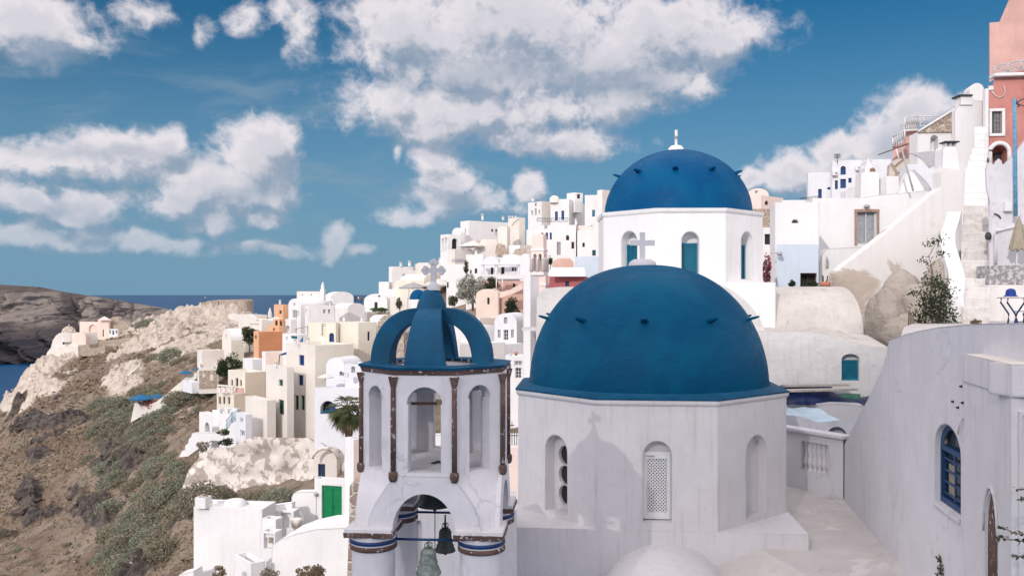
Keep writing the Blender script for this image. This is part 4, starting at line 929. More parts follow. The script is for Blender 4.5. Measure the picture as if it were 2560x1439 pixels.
part('stretcher', MB().tube([c+Vector((-.2,-.2,-.45)), c+Vector((.2,-.2,-.45))], .015, 6).tube([c+Vector((-.14,-.2,-.8)), c+Vector((.14,-.2,-.8))], .015, 6), 'ironblue', tb)
ht = thing('hat', 'bright blue sun hat lying on the round iron table', 'hat', P(2527,741,29.3)); c = P(2527,741,29.3); 
mb = MB(); vs = []; n = 28
pr_ = [(.24,.0),(.205,.02),(.165,.05),(.15,.16),(.13,.22),(.07,.26),(0,.27)]
mb.lathe(c, pr_, n); part('crown', mb, 'hat', ht)
# terrace behind the big wall
tf = MB(); tf.add([Vector(q) for q in ((6.95,16.0,-1.05),(5.9,9.6,-1.0),(22,9.6,-.9),(24,34,-1.0),(15.7,34,-1.05),(12.45,28,-1.08))], [(0,1,2,3,4,5)]); tag(build('upper_terrace', tf, 'terrace'), None, None, kind='structure')

# cave rock outcrop
def rockmesh(c, rx, ry, rz, seed, det=4, amp=.35, fr=1.2):
    bm = bmesh.new(); bmesh.ops.create_icosphere(bm, subdivisions=det, radius=1); sv = Vector((seed*7.3, seed*3.1, seed*1.7))
    for v in bm.verts:
        d = v.co.copy(); k = 1+amp*(noise.fractal(d*fr+sv, .9, 2.1, 6)+.5*abs(noise.noise(d*fr*2.3+sv))*-1)
        v.co = Vector((d.x*rx, d.y*ry, d.z*rz))*k
    mb = MB(); bm.verts.index_update(); mb.add([v.co+Vector(c) for v in bm.verts], [[l.vert.index for l in f.loops] for f in bm.faces], True); bm.free(); return mb
rk = MB()
for (x, y, D, rx, ry, rz, s) in ((2215,810,34.5,.75,1.,1.35,1),(2255,745,35.2,.85,1.,1.1,2),(2300,790,34.6,1.0,1.2,1.3,3),(2350,760,34.4,.7,.9,1.6,4),(2275,840,33.8,1.2,1.,.9,5),(2355,690,36,.35,.6,.8,9)):
    q = rockmesh(P(x,y,D), rx, ry, rz, s, 4, .16, 1.0); rk.add(q.v, q.f, True)
single('rock', 'beige soft cave rock bulging out below the slanted stair wall', 'rock', rk, 'caverock')

# rose coloured house at the top right
rz_ = thing('house', 'tall rose and pink house with an arched doorway at the top of the stairs', 'house', P(2520,400,49))
mb = MB(); Oq, Nq = polywall(mb, [(2470,430),(2472,215),(2483,212),(2486,192),(2500,188),(2640,160),(2640,430)], 49, -8, .6)
U = Vector((-Nq.y,Nq.x,0)); Oz = Vector((Oq.x,Oq.y,0)); q2 = lambda x,y: ((hit(Oq,Nq,x,y)-Oq).dot(U), hit(Oq,Nq,x,y).z)
wl = MB(); out = [q2(*q) for q in ((2470,430),(2640,430),(2640,160),(2500,188),(2486,192),(2483,212),(2470,215))]
w0 = q2(2479,334); w1 = q2(2504,279); d0 = q2(2479,420); d1 = q2(2518,362)
wl.panel(Oz, U, Nq, out, [[w0,(w1[0],w0[1]),w1,(w0[0],w1[1])], arch(d0[0],d1[0],d0[1],d1[1],(d1[0]-d0[0])/2)], [.2,.9], [False,True]); part('wall', wl, 'rosedark', rz_)
up = MB(); polywall(up, [(2475,205),(2475,57),(2500,55),(2515,20),(2532,-20),(2570,-70),(2640,-90),(2640,170),(2500,190)], 50.2, -8, .12); part('upper_wall', up, 'rose', rz_)
qn = MB(); pxrect(qn,Oq,Nq,2462,222,2471,425,-.3,.05); pxrect(qn,Oq,Nq,2471,216,2484,226,0,.05); part('quoin', qn, 'white', rz_)
fr = MB(); pxrect(fr,Oq,Nq,2472.5,334,2512,341,0,.08); pxrect(fr,Oq,Nq,2472.5,272,2512,279,0,.08); pxrect(fr,Oq,Nq,2472.5,279,2479,334,0,.08); pxrect(fr,Oq,Nq,2504,279,2512,334,0,.08); wf = part('window', fr, 'white', rz_)
part('pane', pxrect(MB(),Oq,Nq,2479.3,279.3,2503.7,333.7,-.19,-.16), 'dark', wf)
gr = MB()
for i in range(5): gr.obox(*[*[hit(Oq,Nq,2487+4*i,306)-Nq*.1], U, UP, Nq], -.015,.015,-.58,.58,-.015,.015)
for i in range(4): p_ = hit(Oq,Nq,2487,290+11*i)-Nq*.1; gr.tube([p_, p_+U*.36], .012, 5)
part('grille', gr, 'metal', wf)
am_ = MB(); ar_ = [Oz+U*x+UP*y+Nq*.03 for x, y in arch(d0[0]-.1,d1[0]+.1,d0[1],d1[1]+.1,(d1[0]-d0[0])/2+.1)][1:]; am_.tube(ar_+[Oz+U*(d0[0]-.1)+UP*d0[1]+Nq*.03], .12, 8); part('arch_surround', am_, 'white', rz_)
part('door', MB().obox(Oz+Nq*-.8,U,UP,Nq,d0[0]+.4,d1[0]-.02,d0[1],d0[1]+.95,0,.05), 'iron', rz_)
bc = MB(); pxrect(bc,Oq,Nq,2480,184,2640,192,-.4,.35); part('balcony_slab', bc, 'white', rz_)
rl = MB(); ra_ = lambda x, y: hit(Oq+Nq*.3, Nq, x, y)
for (xa,ya,xb,yb_) in ((2487,166,2640,132),(2487,186,2640,156)): rl.tube([ra_(xa,ya), ra_(xb,yb_)], .035, 6)
xs_ = [2488,2520,2553,2586]; yt__ = lambda x: 166-(x-2487)*.222; yb__ = lambda x: 187-(x-2487)*.196
for i, x in enumerate(xs_):
    rl.tube([ra_(x,yt__(x)), ra_(x,yb__(x))], .045, 6)
    if i < 3: rl.tube([ra_(x,yb__(x)), ra_(xs_[i+1],yt__(xs_[i+1]))], .03, 6); rl.tube([ra_(x,yt__(x)), ra_(xs_[i+1],yb__(xs_[i+1]))], .03, 6)
part('balcony_railing', rl, 'greycross', rz_)
uf = MB(); Ou, Nu = plane(2550,110,50.2,-8); pxrect(uf,Ou,Nu,2549,74,2556,152,0,.08); pxrect(uf,Ou,Nu,2556,74,2600,82,0,.08); w_ = part('window', uf, 'white', rz_); part('pane', pxrect(MB(),Ou,Nu,2556,82,2600,150,0,.03), 'grey', w_)
part('hose', MB().tube([hit(Oq,Nq,*q)+Nq*.05 for q in ((2508,215),(2512,228),(2508,240),(2498,245),(2488,240),(2478,228))], .025, 6), 'pale', rz_)

# white houses stepping up behind
wallthing('house', 'white house with a sloping roofline and square niche beside the top stairs', 'house', [(2386,560),(2386,275),(2400,258),(2402,248),(2432,247),(2440,252),(2464,252),(2464,380),(2440,400),(2415,440),(2410,560)], 50, 'white', 0, .3)
cp = thing('chimney', 'white chimney block with a dark cap on the topmost white house', 'chimney', P(2416,250,50)); part('stack', MB().prism(pxpoly(*plane(2416,250,49.9,0), [(2400,262),(2402,240),(2430,240),(2432,262)]), Vector((0,.7,0))), 'white', cp); part('cap', MB().prism(pxpoly(*plane(2416,250,49.8,0), [(2399,240),(2399,236),(2432,236),(2432,240)]), Vector((0,.9,0))), 'iron', cp)
house('house', 'white barrel vaulted house touching the tall rose house', 2424,2460,2476,225,262,56,10, 'white', [], 'vaultL', gnd=False, rise=.45)
wn = house('house', 'white wall with a tall niche under the sloping brown stone wall', 2293,2388,2392,330,500,52,3, 'white', [('L',2336,357,19,38,'n',1)], 'flat', gnd=False)
bw = thing('sloping_wall', 'brown stone wall with white edging sloping up to the topmost house', 'wall', P(2340,330,52)); mb = MB(); Ob, Nb = polywall(mb, [(2295,331),(2384,277),(2384,330)], 52, -3, .4); part('wall', mb, 'brick', bw)
part('edging', MB().tube([hit(Ob,Nb,2295,329)+Nb*.03, hit(Ob,Nb,2384,275)+Nb*.03], .07, 6), 'white', bw)
ph_ = house('house', 'dusky pink house with a white lattice roof terrace', 2232,2264,2292,356,470,58,45, 'rose', [], 'flat', gnd=False)
house('house', 'upper dusky pink block under the white balustrade', 2262,2294,2310,320,420,60,20, 'rose', [], 'flat', gnd=False)
def railing(label, pts, D0, D1, hgt, nper, m='white', name='railing', bars=True, group=None):
    r = thing(name, label, 'railing', P(*pts[0], D0)); mb = MB(); tp = MB(); k = len(pts)-1; P3 = [P(*p, D0+(D1-D0)*i/max(1,k)) for i, p in enumerate(pts)]
    for i in range(k):
        a, b = P3[i], P3[i+1]; tp.tube([a+UP*hgt, b+UP*hgt], hgt*.055, 6); tp.tube([a+UP*.05*hgt, b+UP*.05*hgt], hgt*.045, 6)
        for j in range(nper+1):
            q = a.lerp(b, j/nper); mb.tube([q, q+UP*hgt], hgt*(.06 if j in (0,nper) else .03), 5)
            if j < nper and bars: q2_ = a.lerp(b, (j+1)/nper); mb.tube([q+UP*.1*hgt, q2_+UP*.92*hgt], hgt*.025, 4)
    part('rails', tp, m, r); part('posts', mb, m, r); return r
railing('white lattice railing on the upper pink roof terrace', [(2263,318),(2295,316),(2355,316)], 59.5, 59.5, .68, 6)
railing('white lattice railing on the lower pink roof terrace', [(2232,370),(2262,352)], 58.6, 57.6, .72, 5)
wallthing('parapet', 'plain white parapet below the upper lattice railing', 'parapet', [(2263,328),(2263,306),(2295,300),(2295,326)], 59.7, 'white', 0, .3)
wallthing('canopy', 'thin dark sloping canopy roof on the dusky pink house', 'canopy', [(2213,382),(2285,356),(2286,353),(2214,379)], 56.5, 'brown', 0, 1.2)
for (x0,y0,x1,y1,lb) in ((2240,372,2252,412,'slanting white strut left of the canopy pole'),(2283,354,2290,392,'slanting white strut holding the canopy on the right')): single('strut', lb, 'strut', MB().tube([P(x0,y0,56), P(x1,y1,56)], .045, 6), 'white')
wallthing('stone_wall', 'warm pale stone wall with rounded blocks under the canopy', 'wall', [(2222,440),(2225,412),(2240,398),(2270,396),(2287,392),(2287,440)], 54, 'palestone', -10, .6)
sp_ = MB(); nn = 14; cA, cB, cC = P(2264,384,46), P(2354,375,45), P(2354,409,43); cD = P(2322,421,44)
rows = []
for j in range(nn+1):
    for i in range(nn+1):
        u, v = i/nn, j/nn; p = cA.lerp(cB, u).lerp(P(2283,420,45).lerp(cC, u) if False else cD.lerp(cC, u), v); rows.append(p+UP*(-.35*math.sin(math.pi*u)*math.sin(math.pi*v))+UP*(.25*math.sin(math.pi*v)*(1-u)))
sp_.add(rows, [(j*(nn+1)+i, j*(nn+1)+i+1, (j+1)*(nn+1)+i+1, (j+1)*(nn+1)+i) for j in range(nn) for i in range(nn)], True)
single('shade_sail', 'grey shade sail stretched between the chimney and a leaning pole', 'shade sail', sp_, 'greyfab')
single('pole', 'leaning grey metal pole holding the shade sail', 'pole', MB().tube([P(2283,477,44), P(2253,368,44.5)], .05, 8), 'metal')
wallthing('curved_wall', 'white curved wedge wall below the shade sail', 'wall', [(2243,490),(2258,450),(2268,430),(2285,424),(2300,438),(2318,455),(2332,478),(2332,500),(2243,500)], 47, 'white', -10, .5)
house('house', 'shaded white house with a small grey door behind the shade sail', 2268,2356,2370,410,500,50,4, 'coolwhite', [('L',2342,460,13,24,'y')], 'flat', gnd=False)
house('house', 'small plain white box left of the curved wedge wall', 2215,2248,2252,440,500,49,4, 'white', [], 'flat', gnd=False)
# little chapel gable
cg = thing('bell_gable', 'small white chapel gable with curved shoulders and a round opening', 'bell gable', P(2175,495,50))
mb = MB(); polywall(mb, [(2150,505),(2152,432),(2162,430),(2160,420),(2164,412),(2165,402),(2168,398),(2168,391),(2172,391),(2172,398),(2176,402),(2180,410),(2186,416),(2188,428),(2198,430),(2199,505)], 50, -4, .9); part('wall', mb, 'white', cg)
O, N = plane(2181,425,49.95,-4); part('opening', MB().prism(pxpoly(O,N,[(2174,428),(2188,428),(2187,422),(2181,419),(2175,422)]), N*.05), 'brownw', cg)
wallthing('parapet', 'rounded white wall with a faint crack left of the chapel gable', 'parapet', [(2110,505),(2112,478),(2125,470),(2152,468),(2165,488),(2165,505)], 52, 'white', 0, .6)
ah = house('house', 'white house with dark blue doors and an arched window under an antenna', 2080,2205,2225,398,520,95,12, 'coolwhite',
 [('L',2108,426,13,22,'b',1),('L',2108,459,14,23,'b'),('L',2091,462,7,22,'b'),('L',2125,451,8,12,'b'),('L',2146,448,6,12,'b')], 'flat', gnd=False)
house('house', 'lower white wing with a blue door left of the antenna house', 2020,2084,2088,430,520,97.5,12, 'coolwhite', [('L',2050,485,9,25,'b'),('L',2074,471,11,6,'b')], 'flat', gnd=False)
O, N = P(2205,398,95), Vector((-math.sin(R_(12)),-math.cos(R_(12)),0))
for (x, y) in ((2086,434),(2144,421)):
    f = part('air_conditioner', pxrect(MB(),O,N,x-6,y-6,x+6,y+6,.1,.5), 'white', ah); q = hit(O,N,x+2.5,y); part('fan_grille', MB().prism([q+N*.5+Vector((.14*math.cos(2*math.pi*i/12),0,.14*math.sin(2*math.pi*i/12))) for i in range(12)], N*.03), 'grey', f)
an = MB(); a0 = P(2093,408,95.5); an.tube([a0, P(2093,385,95.5)], .04, 5)
for i, y in enumerate((387,391,395)): an.tube([P(2085,y,95.5), P(2101,y-2,95.5)], .03, 5)
for x in (2088,2092,2096,2100): an.tube([P(x,384,95.5), P(x,396,95.5)], .025, 4)
single('antenna', 'thin rooftop television antenna against the clouds', 'antenna', an, 'iron')
house('house', 'grey roofed house half hidden behind the chapel gable', 2178,2228,2245,398,450,90,8, 'coolwhite', [], 'flat', gnd=False)
railing('dark iron railing on the roof edge below the antenna house', [(2000,506),(2022,504),(2044,501)], 60, 60, .3, 5, 'iron')
house('house', 'long flat white roof block above the pale blue house', 1955,2130,2140,499,530,48,4, 'white', [], 'flat', gnd=False)
pk = house('house', 'pinkish vaulted house between the upper dome and the white house', 1868,1903,1958,488,600,110,40, 'pink', [('R',1917,507,10,10,'wd',1),('L',1891,480,7,7,'y')], 'flat', gnd=False)
house('house', 'pale gable vault peeking over the pinkish house', 1868,1922,1930,488,560,118,5, 'pink', [('L',1891,480,7,7,'y')], 'vaultL', gnd=False, rise=.95)
wallthing('pierced_wall', 'brown and white pierced block wall between dome and white house', 'wall', [(1880,590),(1880,522),(1926,522),(1926,590)], 100, 'brick', 0, .5)
house('house', 'white ground floor with a dark terrace opening behind the upper drum', 1880,1932,1940,568,760,70,5, 'white', [('L',1920,598,16,26,'d')], 'flat', gnd=False)
lm = MB(); lm.tube([P(1926,633,39.5), P(1944,632,39.5)], .02, 6); single('street_lamp', 'small wall lamp on a bracket left of the pale blue wall', 'lamp', lm.lathe(P(1949,636,39.5), [(0,-.05),(.12,-.04),(.10,.10),(.03,.16),(0,.17)], 12), 'metal')
# ------------------------------------------------------------------ the village: houses on the slope, far to near
def H(label, xl, xm, xr, yt, yb, D, a=40, m='white', wins=(), roof='flat', **k): return house('house', label, xl, xm, xr, yt, yb, D, a, m, wins, roof, **k)
# top of the hill
H('topmost white house beside the upper dome with a shaded side and dark window', 1493,1506,1560,474,566,205,32,'white',[('R',1528,503,9,16,'bg')], mR='beige')  # side wall's shade is painted in as beige
H('white house with a blue shuttered window next to the topmost house', 1462,1500,1512,487,590,208,12,'white',[('L',1484,533,7,17,'t'),('L',1459,548,9,18,'n',1)])
H('small white roof box with a dark opening on the high blue door house', 1417,1438,1457,481,500,214,35,'white',[('R',1447,491,8,10,'d')], gnd=False)
hA4 = H('tall white house with two bright blue doors and a long balcony', 1376,1423,1466,497,590,212,20,'white',[('L',1391,540,7,23,'b'),('L',1407,538,7,23,'b')])
railing('thin blue balcony railing in front of the two blue doors', [(1343,554),(1378,555),(1420,554)], 209, 209, .9, 8, 'ironblue')
H('cream white house with a rounded parapet and pale shutters on the hilltop', 1320,1354,1380,503,590,214,30,'white',[('L',1330,532,4,12,'y'),('L',1339,530,5,18,'y'),('L',1348,530,4,12,'y'),('L',1339,512,3,5,'d')], mR='cream')
part('roof_knob', MB().lathe(P(1386,497,213.5), [(1.2,-1),(1.1,.3),(.6,.7),(0,.8)], 12), 'cream', hA4)
H('cream house with notched battlements on its roof edge', 1270,1298,1313,543,620,190,30,'cream',[('L',1282,565,6,10,'n')])
for i, x in enumerate((1273,1281,1289)): single('merlon', ('left','middle','right')[i]+' notch block on the battlement of the cream house', 'merlon', MB().box(P(x,542,189.2), .45,.4,.35), 'cream', 'notch blocks on the cream house')
H('low cream block in front of the battlement house', 1244,1268,1275,566,640,184,20,'cream',[('L',1262,585,14,18,'n')])
H('long white flat roofed house with two tiny dark windows', 1151,1172,1272,551,640,196,55,'white',[('R',1231,576,5,7,'d'),('R',1241,576,4,6,'d'),('L',1163,580,3,18,'y')])
H('white house with a tall two arched loggia at the edge of the skyline', 1101,1120,1153,585,665,186,55,'white',[('L',1107,612,6,34,'n',1),('L',1115,610,6,36,'n',1),('R',1137,611,14,30,'d',1)])
H('white humped vault behind the arched loggia house', 1130,1152,1162,582,640,192,30,'white',[],'vaultL', rise=1.2)
H('beige terrace wall house below the loggia', 1120,1137,1180,622,690,180,50,'cream',[], mR='beige')
H('sloping beige wall block right of the beige terrace', 1178,1190,1244,600,680,186,50,'beige',[])
wallthing('ramp_wall', 'beige sloping stair wall descending from the cream block', 'wall', [(1190,622),(1205,598),(1243,598),(1243,640),(1190,655)], 183, 'beige', -10, .8)
wallthing('rubble_wall', 'brown rubble patch between white walls below the cream block', 'wall', [(1238,632),(1240,612),(1262,612),(1272,635),(1240,637)], 178, 'brick', 0, .6)
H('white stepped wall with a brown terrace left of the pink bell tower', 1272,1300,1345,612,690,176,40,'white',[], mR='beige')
wallthing('rubble_wall', 'brown rubble terrace wall just left of the pink bell tower', 'wall', [(1278,640),(1290,622),(1316,620),(1316,640)], 173, 'brick', 0, .5)
H('small white cube house with a tilted top above the pink bell tower', 1316,1345,1352,572,660,183,30,'white',[])
H('large white house front with brown framed door, arched window and blue windows', 1344,1440,1446,562,680,180,8,'white',
 [('L',1365,568,8,9,'y'),('L',1367,590,6,17,'b'),('L',1377,590,5,17,'b'),('L',1397,621,9,32,'bw'),('L',1419,594,8,13,'wd',1),('L',1432,613,7,17,'wd'),('L',1356,586,5,8,'wd')])
H('white house right of it with a little brown window and a blue cross window', 1443,1500,1530,575,720,178,10,'white',[('L',1459,612,6,11,'wd'),('L',1485,632,9,14,'tg')])
H('pale beige terrace wall under the blue shuttered window', 1443,1502,1530,563,600,181,8,'beige',[])
H('plain pale blue house wall left of the upper church', 1437,1501,1530,641,740,120,8,'lblue',[])
# pink bell tower
pb_ = thing('bell_tower', 'slim pink bell tower with white columns in the middle of the village', 'bell tower', P(1349,715,120))
def sq(mb, x0, x1, y0, y1, D, a=18): 
    c = P((x0+x1)/2, (y0+y1)/2, D); w_ = (x1-x0)/F*D/(math.cos(R_(a))+math.sin(R_(a))); mb.box(c, w_, w_, (y1-y0)/F*D, -R_(a)); return c, w_
mb = MB(); sq(mb,1329,1367,590,623,120); sq(mb,1331,1366,586,590.2,120); part('belfry_top', mb, 'pink', pb_)
mb = MB(); sq(mb,1326,1370,623,628,120); sq(mb,1326,1370,679,688,120); sq(mb,1325,1371,648,650.5,120) if False else None; sq(mb,1335,1374,708,714,120); part('cornice', mb, 'white', pb_)
mb = MB(); sq(mb,1336,1372,688,708,120); sq(mb,1336,1372,714,760,120); part('base', mb, 'pink', pb_)
c, w_ = sq(MB(),1328,1368,628,679,120); a_ = R_(18); U = Vector((math.cos(a_),-math.sin(a_),0)); V = Vector((math.sin(a_),math.cos(a_),0)); z0_, z1_ = P(1349,679,120).z, P(1349,628,120).z
mb = MB()
for N in (-V, -U, U, V):
    T = Vector((-N.y,N.x,0)); O = Vector((c.x,c.y,z0_))+N*w_/2-T*w_/2; hh = z1_-z0_
    mb.panel(O, T, N, [(0,0),(w_,0),(w_,hh),(0,hh)], [arch(w_*.16,w_*.44,.02,hh*.86), arch(w_*.56,w_*.84,.02,hh*.86)], .25)
part('belfry', mb, 'pink', pb_)
mb = MB()
for N in (-V, -U, U):
    T = Vector((-N.y,N.x,0)); O = Vector((c.x,c.y,z0_))+N*(w_/2+.06)
    for u in (-.47,0,.47): mb.tube([O+T*w_*u, O+T*w_*u+UP*hh*.62, O+T*w_*u+UP*hh*.66], [.2,.18,.28], 8)
part('columns', mb, 'white', pb_)
part('finial', MB().tube([P(1349,587,120), P(1349,578,120)], [.25,.1], 8), 'white', pb_)
wallthing('rock_wall', 'rough salmon pink rock wall right of the pink bell tower', 'wall', [(1380,700),(1384,652),(1395,646),(1425,645),(1434,655),(1436,700)], 150, 'salmon', 0, 2)
H('deep red house with a white barrel roof and small blue window', 1373,1462,1470,690,760,110,8,'red',[('L',1418,709,10,12,'bg')],'flat', gnd=False)
vr = MB(); n = 14; rows = []
for j in range(n+1):
    t = j/n*math.pi/2; y = 691+(668-691)*math.sin(t); D = 109+1.8*(1-math.cos(t))
    rows += [P(1374+6*(1-math.cos(t)), y, D), P(1464-5*(1-math.cos(t)), y, D)]
vr.add(rows, [(2*j,2*j+1,2*j+3,2*j+2) for j in range(n)], True); vr.add([rows[2*n],rows[2*n+1],rows[2*n+1]+Vector((0,2,-.1)),rows[2*n]+Vector((0,2,-.1))], [(0,1,2,3)])
vr.add([rows[2*j+1] for j in range(n+1)]+[rows[1]+Vector((.2,2.5,0))], [tuple(range(n+2))]); single('vaulted_roof', 'white barrel roof capping the deep red house', 'vault', vr, 'coolwhite')
# white vaulted house with columns
hv = H('white house with open columned porch under two barrel vaults', 1206,1298,1326,662,700,163,8,'coolwhite',[('L',1230,677,6,17,'d'),('L',1257,676,8,17,'wd'),('L',1282,673,5,9,'wd'),('L',1288,673,4,8,'wd')], gnd=True)
for (x0,x1,lb) in ((1206,1247,'left'),(1249,1306,'right')):
    c = P((x0+x1)/2,660,164); r = (x1-x0)/2/F*164; mb = MB(); s0 = [c+Vector((r*math.cos(math.pi*i/16),0,min(r,1.9)*math.sin(math.pi*i/16))) for i in range(17)]
    mb.add(s0+[p+Vector((2,9,0)) for p in s0], [(i,i+1,i+18,i+17) for i in range(16)], True); mb.add(s0, [tuple(range(17))]); part('vault_roof', mb, 'white' if lb == 'right' else 'coolwhite', hv)
for x in (1207,1241,1298): part('column', MB().tube([P(x,690,161.5), P(x,663,161.5)], .28, 8), 'white', hv)
part('porch_slab', MB().box(P(1252,660,161.5), 7.3,1.2,.3), 'white', hv); part('terrace_edge', MB().box(P(1254,689,161.5), 7.5,1.6,.35), 'white', hv)
H('tall rounded white vault end right of the columned porch', 1300,1326,1334,655,700,160,20,'coolwhite',[],'vaultL', rise=1.6, gnd=False)
H('white house with a dark window and climbing plant left of the porch house', 1165,1208,1215,636,740,166,8,'white',[('L',1177,679,4,9,'d'),('L',1190,677,6,12,'d')])
H('tall plain white house with a blue shutter below the blue railing', 1116,1166,1172,660,740,172,10,'white',[('L',1119.5,712,4,14,'b')])
railing('blue iron railing on the beige terrace edge', [(1130,655),(1148,655),(1163,655)], 175, 175, .55, 7, 'blue')
H('white house with a door and window, first house on the skyline at left', 972,980,1037,666,720,205,60,'white',[('R',1010,692,7,14,'y'),('R',1014,697,6,12,'d'),('R',983,671,6,2,'d')])
H('small plain white house at the far left of the skyline row', 947,972,978,704,745,204,20,'white',[])
H('cream house behind the cross of the bell tower', 1037,1100,1118,657,735,200,30,'cream',[('L',1050,690,9,12,'n')])
H('pale pinkish house stepping down behind the cross', 1044,1086,1092,656,700,207,20,'beige',[])
H('cream yellow vault with white umbrella terrace below the cross', 1000,1060,1115,700,760,188,40,'yellow',[],'vaultR', rise=1.5, rm='cream')
H('low cream arch vault left of the cross', 985,1020,1050,712,760,192,30,'yellow',[],'vaultL', rise=1.2)
H('white stepped terrace house below the first skyline house', 950,1000,1032,722,765,195,30,'white',[])
# umbrellas on terraces
def parasol(label, x, y, D, r, h, m, group=None, yb=None):
    t = thing('parasol', label, 'umbrella', P(x,y,D)-UP*h, group); c = P(x,y,D); n = 8
    mb = MB(); mb.lathe(c, [(0,.0),(r*.5,-r*.16),(r,-r*.38)], n, smooth=False); mb.lathe(c, [(r,-r*.38),(r*.98,-r*.46)], n, smooth=False); part('canopy', mb, m, t); part('pole', MB().tube([c-UP*.02, c-UP*h], .035, 6), 'whitew', t); return t
parasol('wide pale grey parasol on the terrace left of the bell tower cross', 1033,705,185,3.0,2.4,'greyfab'); parasol('white parasol right of the bell tower cross', 1098,696,184,3.4,2.4,'pale'); parasol('wide white parasol on the terrace below the loggia house', 1180,602,183,2.8,2.4,'pale')
# peach and salmon houses, small white chapels
H('peach coloured house with a rounded top and one slit window', 1190,1246,1256,738,800,130,12,'peach',[('L',1221,752,6,17,'wd')],'vaultL', rise=.95)
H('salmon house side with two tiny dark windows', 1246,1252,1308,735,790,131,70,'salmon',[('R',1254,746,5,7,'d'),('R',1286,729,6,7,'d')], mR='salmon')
wallthing('sloping_wall', 'peach sloping parapet above the salmon house', 'wall', [(1248,745),(1250,730),(1275,724),(1306,706),(1308,722),(1280,735)], 128, 'peach', 0, 1)
pg_ = thing('pergola', 'white flat pergola roof on thin posts over a pink terrace', 'pergola', P(1278,725,148)); part('roof', MB().box(P(1278,694,148), 4.9,3,.5), 'white', pg_)
for x in (1241,1256,1311): part('post', MB().tube([P(x,727,146.6), P(x,697,146.6)], .09, 6), 'white', pg_)
H('pink terrace house under the white pergola', 1196,1310,1316,702,760,152,6,'rose',[('L',1285,713,6,9,'d'),('L',1243,711,6,8,'d')])
ch3 = H('small white chapel house with arched front and a pair of narrow shutters', 1236,1292,1318,806,862,100,12,'coolwhite',[('L',1264,801,8,16,'y'),('L',1248,834,7,20,'y'),('L',1265,837,12,26,'wg'),('L',1281,834,7,20,'y')],'vaultL', rise=1.05)
H('white block with a low arch beneath the small chapel house', 1225,1262,1312,860,920,97,25,'coolwhite',[('L',1239,887,15,20,'d',1)])
H('white house with a curved stair parapet and dark glazed door right of the bell tower', 1263,1318,1326,890,1000,70,8,'white',[('L',1296,908,19,12,'y'),('L',1296,932,15,26,'wg'),('L',1274,922,7,30,'n',1)])
single('flower_pot', 'small terracotta pot on the curved parapet right of the blue crown', 'flower pot', MB().lathe(P(1290,888,68), [(0,0),(.1,0),(.16,.28),(.13,.28),(0,.22)], 10), 'terra')
# white block tower left of the near dome
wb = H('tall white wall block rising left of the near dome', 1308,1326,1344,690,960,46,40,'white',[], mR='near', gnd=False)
wallthing('house_wall', 'rounded rough white wall between the white block and the near dome', 'wall', [(1338,960),(1342,745),(1350,728),(1365,720),(1400,717),(1480,716),(1480,960)], 44, 'rough', -8, 4)
wallthing('ledge', 'white moulded ledge crossing the tall white block', 'ledge', [(1304,826),(1304,818),(1352,818),(1352,826)], 44.6, 'near', -20, 1.)
wallthing('boundary_wall', 'pink boundary wall seen in the gap right of the bell tower', 'wall', [(1262,1300),(1262,1118),(1300,1118),(1300,1300)], 34, 'pink', -5, .4)
fc_ = thing('iron_fence', 'little iron fence with a cross in the gap right of the bell tower', 'fence', P(1282,1110,36))
fm2 = MB()
for x in (1268,1274,1280,1286,1292): fm2.tube([P(x,1112,36), P(x,1072 if x != 1280 else 1052,36)], .015, 5)
fm2.tube([P(1266,1088,36), P(1296,1088,36)], .015, 5); fm2.tube([P(1275,1062,36), P(1286,1062,36)], .02, 5); part('bars', fm2, 'iron', fc_)
wallthing('courtyard_wall', 'bright white courtyard wall seen through the bell tower window', 'wall', [(1020,1250),(1020,1086),(1300,1086),(1300,1250)], 38, 'white', -5, .4)
an_ = thing('church_annex', 'pinkish white church annex wall behind the bells with an arched niche', 'wall', P(1130,1400,15.6))
O, N = plane(1130,1300,15.6,-4); U = Vector((-N.y,N.x,0)); Oz = Vector((O.x,O.y,0)); to = lambda x, y: ((hit(O,N,x,y)-O).dot(U), hit(O,N,x,y).z)
mb = MB(); n0, n1_ = to(1036,1420), to(1054,1300)
mb.panel(Oz, U, N, [to(1004,1500), to(1292,1500), to(1292,1274), to(1004,1272)], [arch(n0[0],n1_[0],n0[1],n1_[1])], .12, True); tpv = [hit(O,N,x,y) for x, y in ((1004,1272),(1292,1274))]; mb.add([tpv[0],tpv[1],tpv[1]+Vector((0,1.5,0)),tpv[0]+Vector((0,1.5,0))], [(0,1,2,3)]); part('wall', mb, 'near', an_)
H('stone vault house with rubble end wall and white roof behind the blue crown', 940,1010,1046,830,930,78,18,'rubble',[],'vaultL', rise=1.6, rm='white', gnd=False)
H('white low vault left of the blue crown', 924,962,990,800,850,100,20,'white',[],'vaultL', rise=.6, gnd=False)
H('white walls filling the lane behind the blue crown', 1045,1150,1262,860,990,84,25,'white',[('R',1151,862,9,14,'y')], gnd=False)
H('low white terrace house between crown and chapel', 1100,1180,1240,815,900,104,25,'white',[('L',1153,808,8,10,'y')], gnd=False)
H('plain white retaining block below the peach house', 1165,1200,1262,795,880,118,30,'cream',[], gnd=False)
